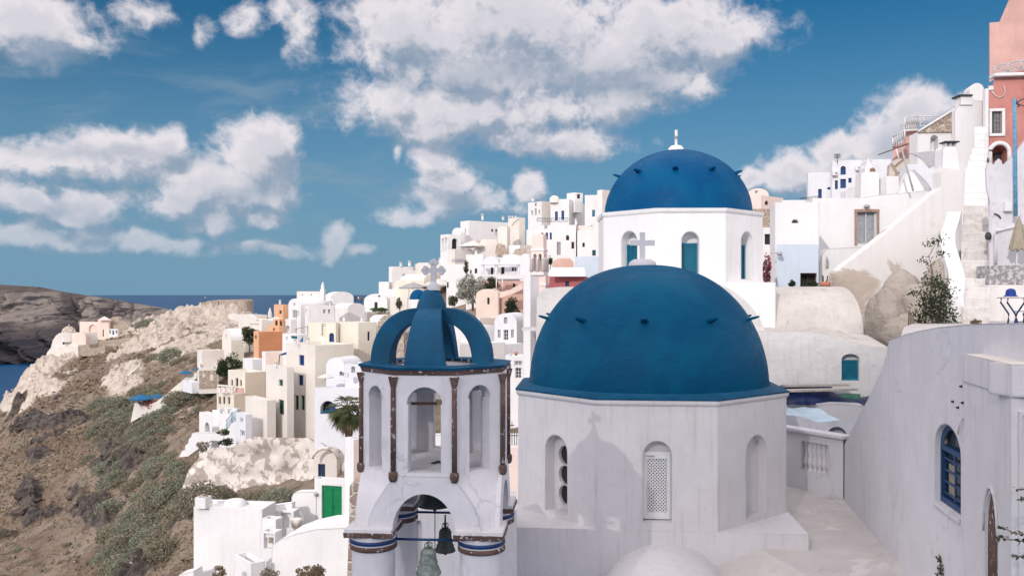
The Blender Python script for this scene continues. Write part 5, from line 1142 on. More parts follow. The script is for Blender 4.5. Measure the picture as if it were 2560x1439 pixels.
# chapel on the ridge and blue dome
hc = H('white vaulted chapel house with a dark doorway on the ridge', 910,968,995,752,782,190,14,'white',[('L',940,765,8,20,'d'),('L',948,740,5,4,'d')],'vaultL', rise=1.55)
H('cream terrace wall under the vaulted chapel', 893,918,1000,780,830,184,45,'white',[], mR='cream')
bd_ = thing('domed_church', 'tiny distant church with a blue dome left of the bell tower crown', 'church', P(1045,768,165))
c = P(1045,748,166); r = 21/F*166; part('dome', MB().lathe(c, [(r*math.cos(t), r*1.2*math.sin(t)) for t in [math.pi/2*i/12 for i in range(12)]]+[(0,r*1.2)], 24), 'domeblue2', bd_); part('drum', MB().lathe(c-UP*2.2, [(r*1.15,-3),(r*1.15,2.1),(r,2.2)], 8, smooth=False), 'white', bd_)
H('cream terraces with plants right of the ridge chapel', 975,1018,1060,744,800,176,35,'cream',[('L',1000,756,10,8,'n')])
# left middle group
H('long beige wall block standing against the sea', 742,800,812,728,800,150,6,'beige',[('L',756,736,3,3,'d'),('L',778,736,3,3,'d')], mR='cream')
tw3 = thing('chimney', 'slender white stepped chimney tower against the sea', 'chimney', P(806,750,148)); mb = MB(); sq(mb,801,813,722,752,148,10); sq(mb,803,811,712,722.2,148,10); sq(mb,805,809.5,705,712.2,148,10); part('stack', mb, 'white', tw3)
H('white vaulted house with arched front below the beige wall block', 721,752,838,762,812,146,40,'white',[('L',736,761,5,7,'y'),('L',737,785,12,20,'y'),('L',746,783,3,12,'y')],'vaultL', rise=1.05)
H('white box house with two grey windows below the vaulted house', 762,772,837,764,812,140,65,'white',[('R',811,778,5,10,'y'),('R',823,778,5,10,'y'),('L',765,777,3,8,'y')])
H('white house with a gently rounded roof against the sea', 812,826,884,744,780,172,60,'white',[],'vaultR', rise=1.2)
H('white low vaults and terraces right of the box house', 836,870,912,770,812,160,35,'white',[],'vaultR', rise=.9)
H('apricot house with a small brown window on the skyline', 685,708,722,761,805,152,25,'apricot',[('L',701,780,6,9,'wd')])
H('white bay with a pale grille window below the vaulted house', 706,728,742,798,880,132,40,'white',[('L',719,803,14,9,'y'),('L',719,823,15,18,'n',1)])
H('terracotta orange house with a blank shaded side', 634,647,706,829,882,120,60,'apricot',[('L',639,842,5,9,'wd')], mR='orange')  # unlit side gets its shade as a darker orange than the front
H('apricot arched parapet house above the terracotta house', 668,697,712,815,850,126,30,'apricot',[('L',685,824,7,10,'n',1)])
H('dark orange doorway house beside the white parasols', 683,706,714,797,830,133,20,'apricot',[('L',691,808,6,14,'wd'),('L',702,807,6,16,'d')])
H('cream terraced house with brown windows left of the dark orange doorway', 606,655,690,798,842,142,30,'cream',[('L',670,797,5,14,'wd'),('L',636,812,20,5,'n')])
H('low cream terrace row leading to the headland', 596,640,668,787,830,152,30,'cream',[])
um2 = thing('parasol', 'closed white parasol on the cream terrace', 'umbrella', P(675,800,136)); part('canopy', MB().lathe(P(675,796,136), [(.16,0),(.30,.1),(.36,.35),(.26,1.0),(.08,1.6),(0,1.7)], 10), 'pale', um2)
parasol('open white parasol beside the closed white parasol', 690,791,136,1.4,2.2,'pale')
hb8 = H('cream barrel vaulted house with arch front beside the olive tree', 555,578,610,852,885,140,40,'cream',[('L',566,841,3,9,'y')],'vaultL', rise=1.9, rm='white', mR='yellow')
H('cream garden wall house below the barrel vault', 493,505,560,876,925,122,55,'cream',[], mR='beige')
H('pink plaster house end behind the cream tower', 655,664,718,880,935,98,60,'white',[('R',700,884,8,10,'n')], mR='peach')
H('whitewashed terrace walls left of the pink plaster house', 607,632,662,898,945,104,50,'white',[])
H('stone hut with a flat pale roof and two dark openings', 492,498,544,926,957,116,70,'brick',[('R',509,938,5,9,'d'),('R',529,943,8,16,'d')],under=.8)
H('cream flat roof slab over the stone hut', 490,497,546,919,927,116,70,'cream',[], gnd=False)
ht_ = H('tan house with a shaded blank side and small upper windows', 570,613,664,931,1030,95,30,'yellow',[('L',580,957,5,15,'wd'),('L',592,955,7,20,'wd'),('L',602,957,5,14,'wd')], mR='tan')  # tan on the right wall paints in its shade
hl_ = H('lower front of the tan house with three brown windows', 542,585,616,985,1070,92,30,'yellow',[('L',549,1000,6,17,'wd'),('L',560,1000,6,17,'wd'),('L',572,1001,6,17,'wd')], mR='tan')  # same painted shade, tan on the right wall
for i, (x, w_) in enumerate(((549,6),(560,6),(572,6),(599,19))):
    O, N = P(585 if i < 3 else 613,985,92), Vector((-.5,-.866,0)); part('balcony_panel', pxrect(MB(),O,N,x-w_/2,(968 if i < 3 else 969),x+w_/2,981,-.05,.04), 'rose' if i == 3 else 'pink', hl_)
O, N = P(585,985,92), Vector((-.5,-.866,0)); part('balcony_frame', pxrect(MB(),O,N,543,962,585,966,-.1,.03), 'cream', hl_)
for x in (544,555,566,581): part('balcony_post', pxrect(MB(),O,N,x-1.6,966,x+1.6,984,-.1,.025), 'cream', hl_)
# big cream house
m1 = H('tall cream house with blue and green shuttered windows, tower part', 716,788,884,863,1095,78,36,'cream',[('L',754,900,13,24,'b'),('L',752,950,12,24,'b'),('L',742,1006,9,35,'gr'),('L',757,1006,9,35,'gr')], mR='yellow', gnd=False)
m2 = H('left wing of the tall cream house with three green windows', 665,718,735,918,1095,77.5,36,'cream',[('L',702,956,10,14,'gr'),('L',703,1017,13,34,'gr')], gnd=False)
m3 = H('low blank wing of the tall cream house with a flat white roof', 613,668,690,1001,1100,77,36,'cream',[], gnd=False)
m4 = H('pale yellow upper house with a recessed terrace above the cream house', 770,840,846,806,905,84,14,'yellow',[('L',829,845,12,26,'b',1),('L',809,824,10,30,'n')], gnd=False)
m5 = H('tall pale yellow block with a blue slit window near the blue crown', 842,896,942,806,915,82,30,'yellow',[('R',922,840,6,22,'b')], gnd=False)
H('white terrace walls with blue glass behind the cream tower', 706,745,775,836,880,96,30,'white',[('L',735,843,16,6,'t'),('L',717,846,4,8,'y')], gnd=False)
fr_ = MB(); fr_.tube([P(741,866,86), P(740,822,86), P(769,815,86), P(772,866,86)], .04, 6); single('awning_frame', 'thin dark awning frame standing on the cream tower roof', 'frame', fr_, 'iron')
aw = MB(); aw.add([P(745,862,86), P(758,838,86.3), P(757,862,86)], [(0,1,2)]); aw.add([P(745,862,86.1), P(758,838,86.4), P(757,862,86.1)], [(0,1,2)]); single('sunshade', 'folded blue sunshade hanging in the thin awning frame', 'sunshade', aw, 'bluefab')
aw2 = MB(); aw2.prism([P(698,886,88), P(716,880,88), P(716,886,88), P(702,888,88)], Vector((0,1,.05))); single('sunshade', 'small dark blue awning above the left wing roof', 'sunshade', aw2, 'blue'); single('pole', 'thin post carrying the small dark blue awning', 'pole', MB().tube([P(699,886,88), P(697,912,88)], .05, 6), 'iron')
H('white vaulted house with air conditioner boxes beside the cream tower', 815,862,905,918,985,74,20,'coolwhite',[('L',852,933,6,9,'d'),('L',858,935,4,8,'y')],'vaultL', rise=.8, gnd=False)
ac_ = H('white cube house with a grey window next to the bell tower', 862,905,930,910,1000,72,12,'coolwhite',[('L',883,924,9,15,'y')], gnd=False)
single('air_conditioner', 'pale air conditioner box on the white cube house', 'air conditioner', MB().box(P(866,936,71), .28,.3,.38), 'whitew')
parasol('cream parasol open on the white terrace beside the cream tower', 814,934,72,.70,1.05,'pale')
h14 = H('white house with a big shaded arch and turquoise balustrade behind the palm', 786,905,915,971,1100,71,10,'coolwhite',[('L',820,1018,38,32,'d',1)], gnd=False)
O = P(905,971,71); N = Vector((-math.sin(R_(10)),-math.cos(R_(10)),0)); mb = MB()
for i in range(7): mb.tube([hit(O,N,802+i*6,1033)-N*.05, hit(O,N,802+i*6,1026)-N*.05], .025, 5); mb.tube([hit(O,N,802+i*6,1033)-N*.05, hit(O,N,808+i*6,1026)-N*.05], .02, 5)
mb.tube([hit(O,N,801,1026)-N*.05, hit(O,N,840,1026)-N*.05], .03, 5); part('balustrade', mb, 'teal', h14); part('shutter', pxrect(MB(),O,N,819,1004,833,1026,-.5,-.45), 'blue', h14)
# lower left cluster of white stairs and rooms
H('white annex with two grey windows left of the blank cream wing', 590,614,622,1036,1120,76,25,'coolwhite',[('L',604,1050,8,9,'y'),('L',606,1083,12,13,'y')])
H('white balcony house with lattice parapets below the tan house', 548,592,600,1022,1080,84,20,'white',[('L',556,1028,10,10,'n'),('L',575,1028,10,10,'n')])
H('white stair house with a dark arch and outside steps', 498,530,552,1038,1098,88,25,'white',[('L',518,1072,12,30,'d',1)])
wallthing('stepped_wall', 'white stepped parapet walking down the slope to the scrub', 'wall', [(447,1142),(455,1126),(462,1124),(463,1112),(470,1108),(472,1096),(478,1090),(480,1082),(500,1080),(548,1082),(590,1092),(590,1104),(530,1100),(500,1118),(470,1140)], 86, 'white', -15, .5)
st3 = MB()
for i in range(9): st3.box(P(541-1.0*i*0,1064-5*i*.95,85.6+.3*i), .75,.3,.16)
single('stair_flight', 'narrow outside steps beside the white stair house', 'stairs', st3, 'white')
railing('pale blue stair railing on the white balcony house', [(566,1075),(580,1056),(590,1052)], 81, 80, .9, 4, 'fadedblue')
# weathered cliff wall with a cave room
cw = thing('cliff_wall', 'peeling cream plaster over a rock face below the cream house', 'cliff wall', P(680,1230,72))
cx0 = [(462,1215),(480,1162),(500,1132),(530,1118),(560,1120),(590,1115),(612,1098),(640,1090),(700,1092),(770,1096),(800,1104),(822,1120),(880,1128),(905,1130)]
rows = []; nx, nz = 90, 26; O, N = plane(700,1150,73,-22); xs_ = [p[0] for p in cx0]; yy_ = [p[1] for p in cx0]
for j in range(nz+1):
    for i in range(nx+1):
        x = 462+(905-462)*i/nx; yt_ = np.interp(x, xs_, yy_); yb_ = 1300; y = yt_+(yb_-yt_)*j/nz; p = hit(O, N, x, y); q = noise.fractal(Vector((p.x*.35, p.y*.35, p.z*.35)), .9, 2, 5)
        bul = .6*max(0, noise.noise(Vector((x*.018, 3.3, 0))))
        rows.append(p+N*(q*.7+bul*(j/nz)+1.0*(j/nz)**1.3)-UP*0)
mb = MB(); k = nx+1; mb.add(rows, [(j*k+i,j*k+i+1,(j+1)*k+i+1,(j+1)*k+i) for j in range(nz) for i in range(nx) if not (790 < 462+(443)*(i+.5)/nx < 842 and j/nz < .62 and j/nz > .1)], True); part('face', mb, 'crumbling', cw)
H('cave room with a rounded plaster hood and a small blue grey door', 786,842,850,1142,1215,70,12,'beige',[('L',804,1177,18,36,'bg')],'vaultL', rise=.75, gnd=False, rm='crumbling')
rh_ = MB(); c = P(814,1145,69.5); r0 = 30/F*69.5; rh_.tube([c+Vector((r0*1.04*math.cos(math.pi*i/14), -.12, .86*r0*math.sin(math.pi*i/14))) for i in range(15)], .13, 7); single('arch_rim', 'crumbling plaster rim round the cave room hood', 'arch rim', rh_, 'crumbling')
# peach wall and rubble pier left of the bell tower
H('pale peach wall block between the palm and the bell tower', 861,884,930,1098,1300,40,30,'white',[], mR='peach', gnd=False)
wallthing('rubble_pier', 'rough rubble stone wall end beside the bell tower pier', 'wall', [(868,1439),(872,1330),(874,1215),(880,1206),(896,1210),(905,1439)], 32, 'rubble', 0, .8)
# white house with the green door at lower left
gd = H('white house wall with a bright green double door', 786,866,874,1200,1330,46,14,'white',[('L',829.5,1262,50,94,'n')], gnd=False)
a_ = R_(14); N = Vector((-math.sin(a_),-math.cos(a_),0)); O = P(866,1200,46); U = Vector((math.cos(a_),-math.sin(a_),0))
dr_ = MB(); q0 = hit(O,N,805,1307); q1 = hit(O,N,854,1216); u0, u1 = (q0-O).dot(U), (q1-O).dot(U); Od = Vector((O.x,O.y,0)); z0_, z1_ = q0.z, q1.z; wv = u1-u0
dr_.obox(Od,U,UP,N,u0,u1,z0_,z1_,-.16,-.10)
for (fa, fb) in ((0,.5),(.5,1)):
    for (za, zb2) in ((0,.52),(.52,.94)):
        A0, A1 = u0+wv*fa, u0+wv*fb; Z0, Z1 = z0_+(z1_-z0_)*za, z0_+(z1_-z0_)*zb2; t = .055
        for e in ((A0+.01,A0+t,Z0,Z1),(A1-t,A1-.01,Z0,Z1),(A0+t,A1-t,Z0,Z0+t),(A0+t,A1-t,Z1-t,Z1)): dr_.obox(Od,U,UP,N,*e,-.10,-.07)
do = part('door', dr_, 'green', gd); part('handle', MB().tube([Od+U*(u0+wv*.55)+UP*(z0_+.85)-N*.06, Od+U*(u0+wv*.55)+UP*(z0_+.85)+N*.03, Od+U*(u0+wv*.62)+UP*(z0_+.84)+N*.03], .018, 6), 'iron', do)
part('wall_lamp', MB().lathe(hit(O,N,792,1234)+N*.1, [(0,-.1),(.1,-.06),(.11,.05),(0,.1)], 10), 'greyfab', gd); part('doorstep', pxrect(MB(),O,N,802,1307,862,1313,-.1,.5), 'cream', gd)
wallthing('garden_wall', 'rounded white wall left of the green door', 'wall', [(728,1330),(729,1242),(734,1232),(745,1229),(790,1228),(790,1330)], 46.6, 'white', -10, .6)
H('white roof terrace house at the bottom left with a blank bright front', 484,656,690,1272,1560,43,8,'white',[], gnd=False, par=.12, rm='white')
H('white stepped wall block right of the blank bright front', 640,735,742,1277,1560,44.5,12,'white',[('L',668,1290,30,18,'n'),('L',715,1300,24,36,'n')], gnd=False, par=.1, rm='white')
hp_ = MB(); hp_.lathe(P(588,1258,44.3), [(.56,-.2),(.53,.08),(.40,.20),(.2,.25),(0,.26)], 24); single('roof_hump', 'smooth white hump on the bottom left roof', 'roof hump', hp_, 'white')
H('square white chimney block on the left corner of the bottom left roof', 487,514,527,1244,1270,43.12,8,'white',[], gnd=False, under=.02)
single('chimney_stones', 'loose brown stones on top of the square white chimney block', 'stones', (lambda m: [m.box(P(508+dx,1240+dy,43.4), .16,.2,.07, dx) for dx, dy in ((-6,0),(0,-1),(6,0),(0,-4))] and m)(MB()), 'brick')
wallthing('parapet', 'long thin white parapet rising toward the green door', 'parapet', [(632,1276),(632,1270),(730,1256),(730,1275)], 45.5, 'white', -10, .4)
H('small white cupboard house with pale grey doors on the bottom left steps', 655,690,704,1298,1345,41.5,18,'white',[('L',677,1316,31,28,'gd')], gnd=False)
H('white meter cupboard with a recessed box below the pale grey doors', 652,688,695,1330,1400,40.5,18,'white',[('L',672,1352,24,34,'n')], gnd=False); single('meter', 'electricity meter inside the white recess', 'meter', MB().box(P(676,1349,40.6), .14,.1,.24), 'beigefab')
wallthing('ramp_wall', 'white ramp wall climbing to the green door step', 'wall', [(676,1500),(680,1362),(700,1348),(740,1333),(790,1322),(872,1318),(872,1500)], 38.5, 'white', -10, 2.5)
wallthing('buttress', 'little white triangular buttress below the rounded wall', 'buttress', [(742,1300),(742,1272),(760,1300)], 45.0, 'white', 10, .5)
single('flower_pot', 'stone pot with dry plants beside the steps to the green door', 'flower pot', MB().lathe(P(740,1312,43), [(0,-.1),(.2,-.1),(.26,.15),(.3,.32),(.22,.32),(0,.25)], 14), 'cream')
H('white corner block at the bottom edge below the meter cupboard', 586,628,662,1408,1520,37.5,30,'white',[], gnd=False)
wallthing('kerb_wall', 'low white slab at the bottom edge by the hillside', 'wall', [(445,1500),(447,1436),(484,1426),(490,1500)], 42, 'white', -10, .8)
# restaurant terrace on the slope with blue parasols
tp_ = wallthing('terrace_wall', 'curving pale stone terrace wall carrying blue parasols on the slope', 'wall', [(326,1056),(332,1028),(336,1008),(344,1004),(352,1016),(365,1012),(390,1004),(408,990),(432,970),(470,938),(492,930),(492,944),(455,976),(420,1010),(385,1036),(350,1042)], 128, 'cream', -20, 1.)
parasol('large blue parasol at the lower end of the slope terrace', 354,984,127,1.75,2.2,'bluefab'); parasol('small blue parasol right of the large one on the slope terrace', 392,984,129,1.1,2.0,'bluefab')
parasol('blue parasol left of the stone hut, lower one', 465,925,124,.95,2.,'bluefab'); parasol('blue parasol left of the stone hut, upper one', 501,916,122,.9,2.,'bluefab')
H('white stepped room at the end of the slope terrace', 456,480,500,955,972,118,35,'coolwhite',[],under=.6)
# chimney pots standing on roofs of the village
CPG = 'small white chimney pots on the village roofs'; c0_ = None
for x, y, D in ((1206,548,194),(1258,548,197),(1332,502,214),(1440,560,181),(1478,572,179),(1100,655,202),(1002,664,206),(1024,663,206),(1190,635,168),(1350,560,184),(775,760,148),(826,762,149),(858,742,174),(700,758,153),(640,796,143),(738,860,80),(770,858,81),(690,916,79),(860,802,86),(905,802,84),(1278,803,101),(1236,734,131)):
    b = P(x,y+2,D); k = D/F
    if c0_ is None:
        c0_ = thing('chimney_pot', 'small white chimney pot with a dark slot on a village roof', 'chimney', b, CPG); w_ = 5*k
        part('stack', MB().box(b+UP*.6, w_,w_,1.2), 'white', c0_); part('slot', MB().box(b+UP*1.0-Vector((0,w_/2,0)), w_*.6,.05,.16), 'dark', c0_); part('cap', MB().box(b+UP*1.28, w_*1.25,w_*1.25,.12), 'white', c0_)
    else:
        t = c0_.copy(); C.objects.link(t); t.location = b; sc_ = D/194; t.scale = (sc_*random.uniform(.8,1.2), sc_, sc_*random.uniform(.6,1.1)); t.rotation_euler = (0,0,random.uniform(-.5,.5))
        for ch_ in list(c0_.children): o_ = ch_.copy(); C.objects.link(o_); o_.parent = t
# headland: ruins, castle, domed chapel
dc = thing('domed_church', 'pale stone domed chapel on the edge of the headland', 'church', P(165,880,262)); c = P(172,832,262); k = 262/F
part('dome', MB().lathe(c, [(17*k*math.cos(t), 17*k*1.0*math.sin(t)) for t in [math.pi/2*i/10 for i in range(11)]], 20), 'palestone', dc); part('finial', MB().tube([c+UP*2, c+UP*2.6], .2, 6), 'palestone', dc)
part('drum', MB().lathe(c, [(18*k,-2.6),(18*k,0),(17*k,.1)], 12, smooth=False), 'beige', dc)
O, N = plane(165,870,262,-28); mb = MB(); mb.prism(pxpoly(O,N,[(120,905),(124,880),(132,850),(140,838),(148,832),(196,832),(200,850),(204,905)]), -N*6); part('wall', mb, 'beige', dc)
mb = MB(); vc_ = P(200,842,257); mb.lathe(vc_, [(0,0)], 3) if False else None; s0 = [vc_+Vector((14*k*math.cos(math.pi*i/12),0,14*k*.85*math.sin(math.pi*i/12))) for i in range(13)]; s0 = [s0[0]-UP*3]+s0+[s0[-1]-UP*3]; mb.prism(s0, Vector((-1,5,0))); part('apse', mb, 'peach', dc)
part('window', MB().box(P(159,857,260.9), .45,.3,.8), 'dark', dc); cv = MB(); Oc_, Nc_ = plane(146,950,257.5,-20); cv.prism(pxpoly(Oc_,Nc_,[(133,962),(133,948),(137,938),(145,934),(152,938),(155,948),(155,960)]), Nc_*.3); single('cave_mouth', 'dark arched cave mouth in the rock below the domed chapel', 'cave', cv, 'dark')
cv = MB(); Oc_, Nc_ = plane(268,990,196,-20); cv.prism(pxpoly(Oc_,Nc_,[(243,985),(244,972),(250,962),(260,957),(268,958),(262,972),(256,986)]), Nc_*.3); single('cave_mouth', 'dark leaning cave mouth beside the foot of the diagonal stair wall', 'cave', cv, 'brown')
part('buttress', MB().prism(pxpoly(*plane(150,900,259,-28), [(100,935),(118,880),(128,868),(195,865),(196,905),(170,935)]), Vector((1,3,0))), 'beige', dc)
wallthing('ruin', 'ruined stone house wall with dark square opening beside the domed chapel', 'ruin', [(195,890),(195,862),(224,860),(224,870),(262,866),(264,890)], 256, 'rubblefar', -20, 3)
nb = H('pale pink neoclassical ruin front with gable on the headland', 245,272,276,800,845,275,10,'peach',[('L',258,832,3,18,'d')],'flat')
wallthing('gable', 'low pediment on the pale pink ruin front', 'gable', [(243,800),(258,791),(274,800)], 274, 'pink', -10, 1)
H('pink arcade wall with a big blind arch on the headland', 199,246,250,804,842,278,8,'peach',[('L',231,820,18,18,'n',1)])
H('white windowed remnant beside the pale pink ruin front', 272,294,298,822,836,270,8,'white',[('L',275,829,3,9,'d'),('L',283,831,4,11,'b'),('L',291,829,3,8,'d')])
wallthing('ruin', 'broken brown stone gable behind the white windowed remnant', 'ruin', [(268,845),(270,800),(282,792),(292,790),(300,802),(318,806),(326,812),(322,845)], 277, 'rubblefar', -10, 2)
wallthing('ruin', 'low crumbling stone wall line right of the headland ruins', 'ruin', [(225,892),(226,870),(250,852),(290,848),(330,842),(338,836),(345,850),(300,870),(262,888)], 262, 'rubblefar', -20, 2)
ca = thing('castle_ruin', 'ruined round castle bastion on top of the headland', 'castle ruin', P(560,790,306))
O, N = plane(560,770,306,-10); mb = MB(); mb.prism(pxpoly(O,N,[(492,800),(494,768),(500,758),(520,752),(545,749),(560,750),(580,749),(594,748),(600,752),(600,800)]), -N*10); part('wall', mb, 'rubblefar', ca)
mb = MB(); mb.lathe(P(608,784,304), [(2.2,-5),(2.1,1),(2.0,4.6),(0,4.6)], 14, smooth=False); part('bastion', mb, 'brick', ca)
wallthing('ruin', 'leaning pale rock wall with a slot window below the castle', 'ruin', [(524,835),(527,815),(530,800),(552,796),(560,800),(556,830)], 285, 'palestone', 0, 3)
wallthing('buttress', 'tall slanted plaster buttress below the castle', 'buttress', [(556,850),(566,818),(572,784),(580,790),(600,815),(604,836)], 282, 'beige', -30, 3)
wallthing('ramp_wall', 'long pale diagonal stair wall crossing the brown slope', 'wall', [(250,1000),(253,996),(300,952),(346,912),(352,908),(349,914),(304,956),(262,996)], 190, 'beige', 0, .7)
# ------------------------------------------------------------------ ground, island, sea
CP = []
def cp_(px, py, D): v = P(px, py, D); CP.append((v.x, v.y, v.z))
for q in ((-100,1500,84),(60,1500,80),(250,1500,76),(400,1470,68),(480,1500,52),(0,1380,94),(150,1370,92),(300,1350,88),(420,1330,80),(470,1290,74),
 (0,1250,118),(120,1240,116),(240,1230,112),(340,1230,104),(420,1220,94),(0,1150,142),(120,1140,140),(230,1130,134),(330,1120,122),(420,1110,108),(460,1150,92),
 (0,1060,182),(100,1050,178),(200,1050,170),(300,1060,150),(380,1050,132),(430,1020,128),(500,1000,122),
 (30,985,225),(120,985,220),(230,975,205),(330,960,190),(430,945,150),(480,960,126),(60,935,252),(150,930,245),(250,920,235),(340,900,215),(420,890,200),(470,885,190),
 (110,890,268),(200,890,258),(270,885,255),(330,850,262),(400,850,240),(470,850,230),(520,860,210),(540,850,250),(340,815,285),(400,795,290),(450,785,294),(500,784,300),(550,776,306),(600,778,308),(640,790,300),(670,800,290),(600,840,250),(560,820,282),
 (700,820,260),(760,800,240)): cp_(*q)
for x, y, z in ((-150,120,-75),(-130,180,-70),(-170,240,-85),(-200,300,-110),(-210,360,-130),(-150,400,-110),(-60,400,-90),(60,450,-80),(-260,200,-140),(-230,100,-140),(-160,60,-110),(-120,20,-90),(-70,20,-55),(-30,10,-25),(0,0,-14),(10,30,-14),(0,24,-13),(-12,30,-14),(-5,45,-13.5),(-20,52,-16),(5,60,-12),(15,45,-8),(18,60,-3),(14,30,-7),(25,40,-2.2),(30,60,4),(40,90,10),(60,120,14),(60,210,16),(80,160,18),(110,250,18),(20,230,12),(-20,240,-6),(-40,230,-8),(20,300,-40),(100,350,-40),(200,300,-20),(150,100,20),(60,20,0),(120,0,5),(60,50,6),(100,60,14),(-380,470,-150),(-280,480,-150),(-170,480,-140),(-400,300,-160),(-350,150,-160),(-60,480,-130),(60,480,-100),(200,480,-60),(-330,420,-150),(-260,380,-145),(-240,330,-135),(-120,370,-80),(-30,370,-80)): CP.append((x, y, z))
CP += [(x, y, z-1.5) for x, y, z in GROUND]
A = np.array(CP); XY = A[:, :2]; Zc = A[:, 2]; m0 = Zc.mean()
Kd = np.sqrt(((XY[:,None]-XY[None])**2).sum(-1)+4.)
wts = np.linalg.solve(-Kd+0*np.eye(len(A))-3.5*np.eye(len(A))*0, Zc-m0) if False else np.linalg.lstsq(Kd+2.0*np.eye(len(A))*-1, Zc-m0, rcond=None)[0]
def ground(x, y):
    x = np.asarray(x, float); y = np.asarray(y, float); sh = x.shape; q = np.stack([x.ravel(), y.ravel()], 1); out = np.empty(len(q))
    for i in range(0, len(q), 20000):
        d = np.sqrt(((q[i:i+20000,None]-XY[None])**2).sum(-1)+4.); out[i:i+20000] = d@wts+m0
    return out.reshape(sh)
def hash2(i, j, s): 
    h = np.sin(i*127.1+j*311.7+s*74.7)*43758.5453; return h-np.floor(h)
def vnoise(x, y, s=0):
    i = np.floor(x); j = np.floor(y); fx = x-i; fy = y-j; fx = fx*fx*(3-2*fx); fy = fy*fy*(3-2*fy)
    return (hash2(i,j,s)*(1-fx)+hash2(i+1,j,s)*fx)*(1-fy)+(hash2(i,j+1,s)*(1-fx)+hash2(i+1,j+1,s)*fx)*fy
def fbm(x, y, o=5, s=0, r=.5, ridge=False):
    t = 0; a = 1; n = 0
    for k in range(o):
        v = vnoise(x*2**k, y*2**k, s+k); v = 1-abs(2*v-1) if ridge else v
        t = t+a*v; n += a; a *= r
    return t/n
us = np.concatenate([np.linspace(-.80,-.25,330), np.linspace(-.248,1.1,210)]); ds = np.geomspace(26, 420, 300)
UU, DD = np.meshgrid(us, ds); X = UU*DD; Y = DD
Zg = ground(X, Y)
PXg = 1280+F*UU; PYg = HY-F*Zg/DD
def blob(px, py, rx, ry): return np.clip(1.25-np.sqrt(((PXg-px)/rx)**2+((PYg-py)/ry)**2), 0, 1)
wild = np.clip((620-PXg)/60, 0, 1)                        # open slope, away from the houses
rockw = np.zeros_like(X)
for b in ((150,900,130,60),(80,950,90,50),(380,850,150,60),(480,800,150,45),(300,930,60,60),(560,790,80,45),(440,850,90,45),(30,1010,50,30),(540,830,70,40)): rockw = np.maximum(rockw, blob(*b))
rockw *= np.clip(fbm(X*.06, Y*.06, 5, 3)*3.6-1.15, 0, 1)
rockw = np.clip(rockw*1.8, 0, 1)
lavaw = np.zeros_like(X)
for b in ((90,1065,55,25),(180,1050,50,16),(100,1150,35,20),(190,1040,25,14),(70,1245,35,40),(90,1290,40,25),(190,1230,25,25),(225,1280,55,35),(260,1180,40,25),(300,1130,55,30),(330,1160,45,30),(130,1280,60,15),(240,1320,35,20),(350,1090,45,20)): lavaw = np.maximum(lavaw, blob(*b))
lavaw = np.clip(np.maximum(lavaw*1.9*np.clip(fbm(X*.25, Y*.12, 4, 9)*2.8-.6, 0, 1), wild*np.clip(fbm(X*.13, Y*.07, 5, 61)*9-5.9, 0, 1)*(PYg > 1000)), 0, 1)
f1_ = fbm(X*.05, Y*.05, 5, 1)-.5; f2_ = fbm(X*.22, Y*.10, 5, 5, .55, True)-.55; f3_ = fbm(X*.9, Y*.45, 4, 8)-.5
Zg = Zg+wild*(f1_*2.8+f3_*.9*(DD/120)+(fbm(X*.16+Y*.05, Y*.05, 4, 33, .55, True)-.5)*1.6)+rockw*(f2_*3.6*np.clip(DD/250,.3,1)+(fbm(X*.12,Y*.12,3,17,.5,True)-.5)*2.8+(fbm(X*.55+Zg*.3,Y*.4,4,19,.6,True)-.5)*2.0)+lavaw*((fbm(X*.5, Y*.25, 4, 21, .6, True)-.4)*3.0)
nr, nc = X.shape
mb = MB(); V = np.stack([X, Y, Zg], -1).reshape(-1, 3)
ii = np.arange(nr*nc).reshape(nr, nc); Fq = np.stack([ii[:-1,:-1], ii[:-1,1:], ii[1:,1:], ii[1:,:-1]], -1).reshape(-1, 4)
me = bpy.data.meshes.new('hillside'); me.from_pydata(V.tolist(), [], Fq.tolist()); me.polygons.foreach_set('use_smooth', [True]*len(Fq))
cl_ = me.color_attributes.new('zones', 'FLOAT_COLOR', 'POINT'); arr = np.stack([rockw, lavaw, wild, np.ones_like(X)], -1).reshape(-1); cl_.data.foreach_set('color', arr.astype(np.float32))
m, g, b = mat('hillside_ground', (.2,.15,.1), .95, .1)
P_ = g.n('ShaderNodeNewGeometry').outputs['Position']; at = g.n('ShaderNodeVertexColor', layer_name='zones'); sp2 = g.n('ShaderNodeSeparateColor'); g.inp(sp2.inputs[0], at.outputs[0])
n1 = g.noise(P_, .10, 7, .62, dist=.5); n2 = g.noise(P_, .7, 7, .68); n3 = g.noise(P_, .35, 6, .6, dist=.8); n4 = g.noise(g.vm('MULTIPLY', P_, (1,.6,1)), 1.6, 5, .7)
c = g.mix(g.mr(n1, .38, .62), (.19,.14,.105), (.285,.23,.18)); c = g.mix(g.mr(n2, .50, .66), c, (.12,.093,.075)); c = g.mix(g.mr(n3, .58, .66), c, (.21,.20,.15)); c = g.mix(g.mr(n4, .66, .74), c, (.42,.35,.29))
rc = g.mix(g.mr(n3, .38, .6), (.62,.545,.475), (.50,.43,.365)); rc = g.mix(g.mr(n2, .56, .66), rc, (.22,.17,.13))  # dark noise tone paints shaded crevices into the rock
c = g.mix(g.mr(g.m('MULTIPLY_ADD', n2, .5, sp2.outputs[0]), .45, .75), c, rc)
lc = g.mix(g.mr(n2, .4, .6), (.045,.04,.038), (.13,.108,.095)); c = g.mix(g.mr(g.m('MULTIPLY_ADD', n2, .6, sp2.outputs[1]), .55, .80), c, lc)
g.inp(b.inputs['Base Color'], c); bump(g, b, g.m('MULTIPLY_ADD', n4, .6, n2), .9, .5)
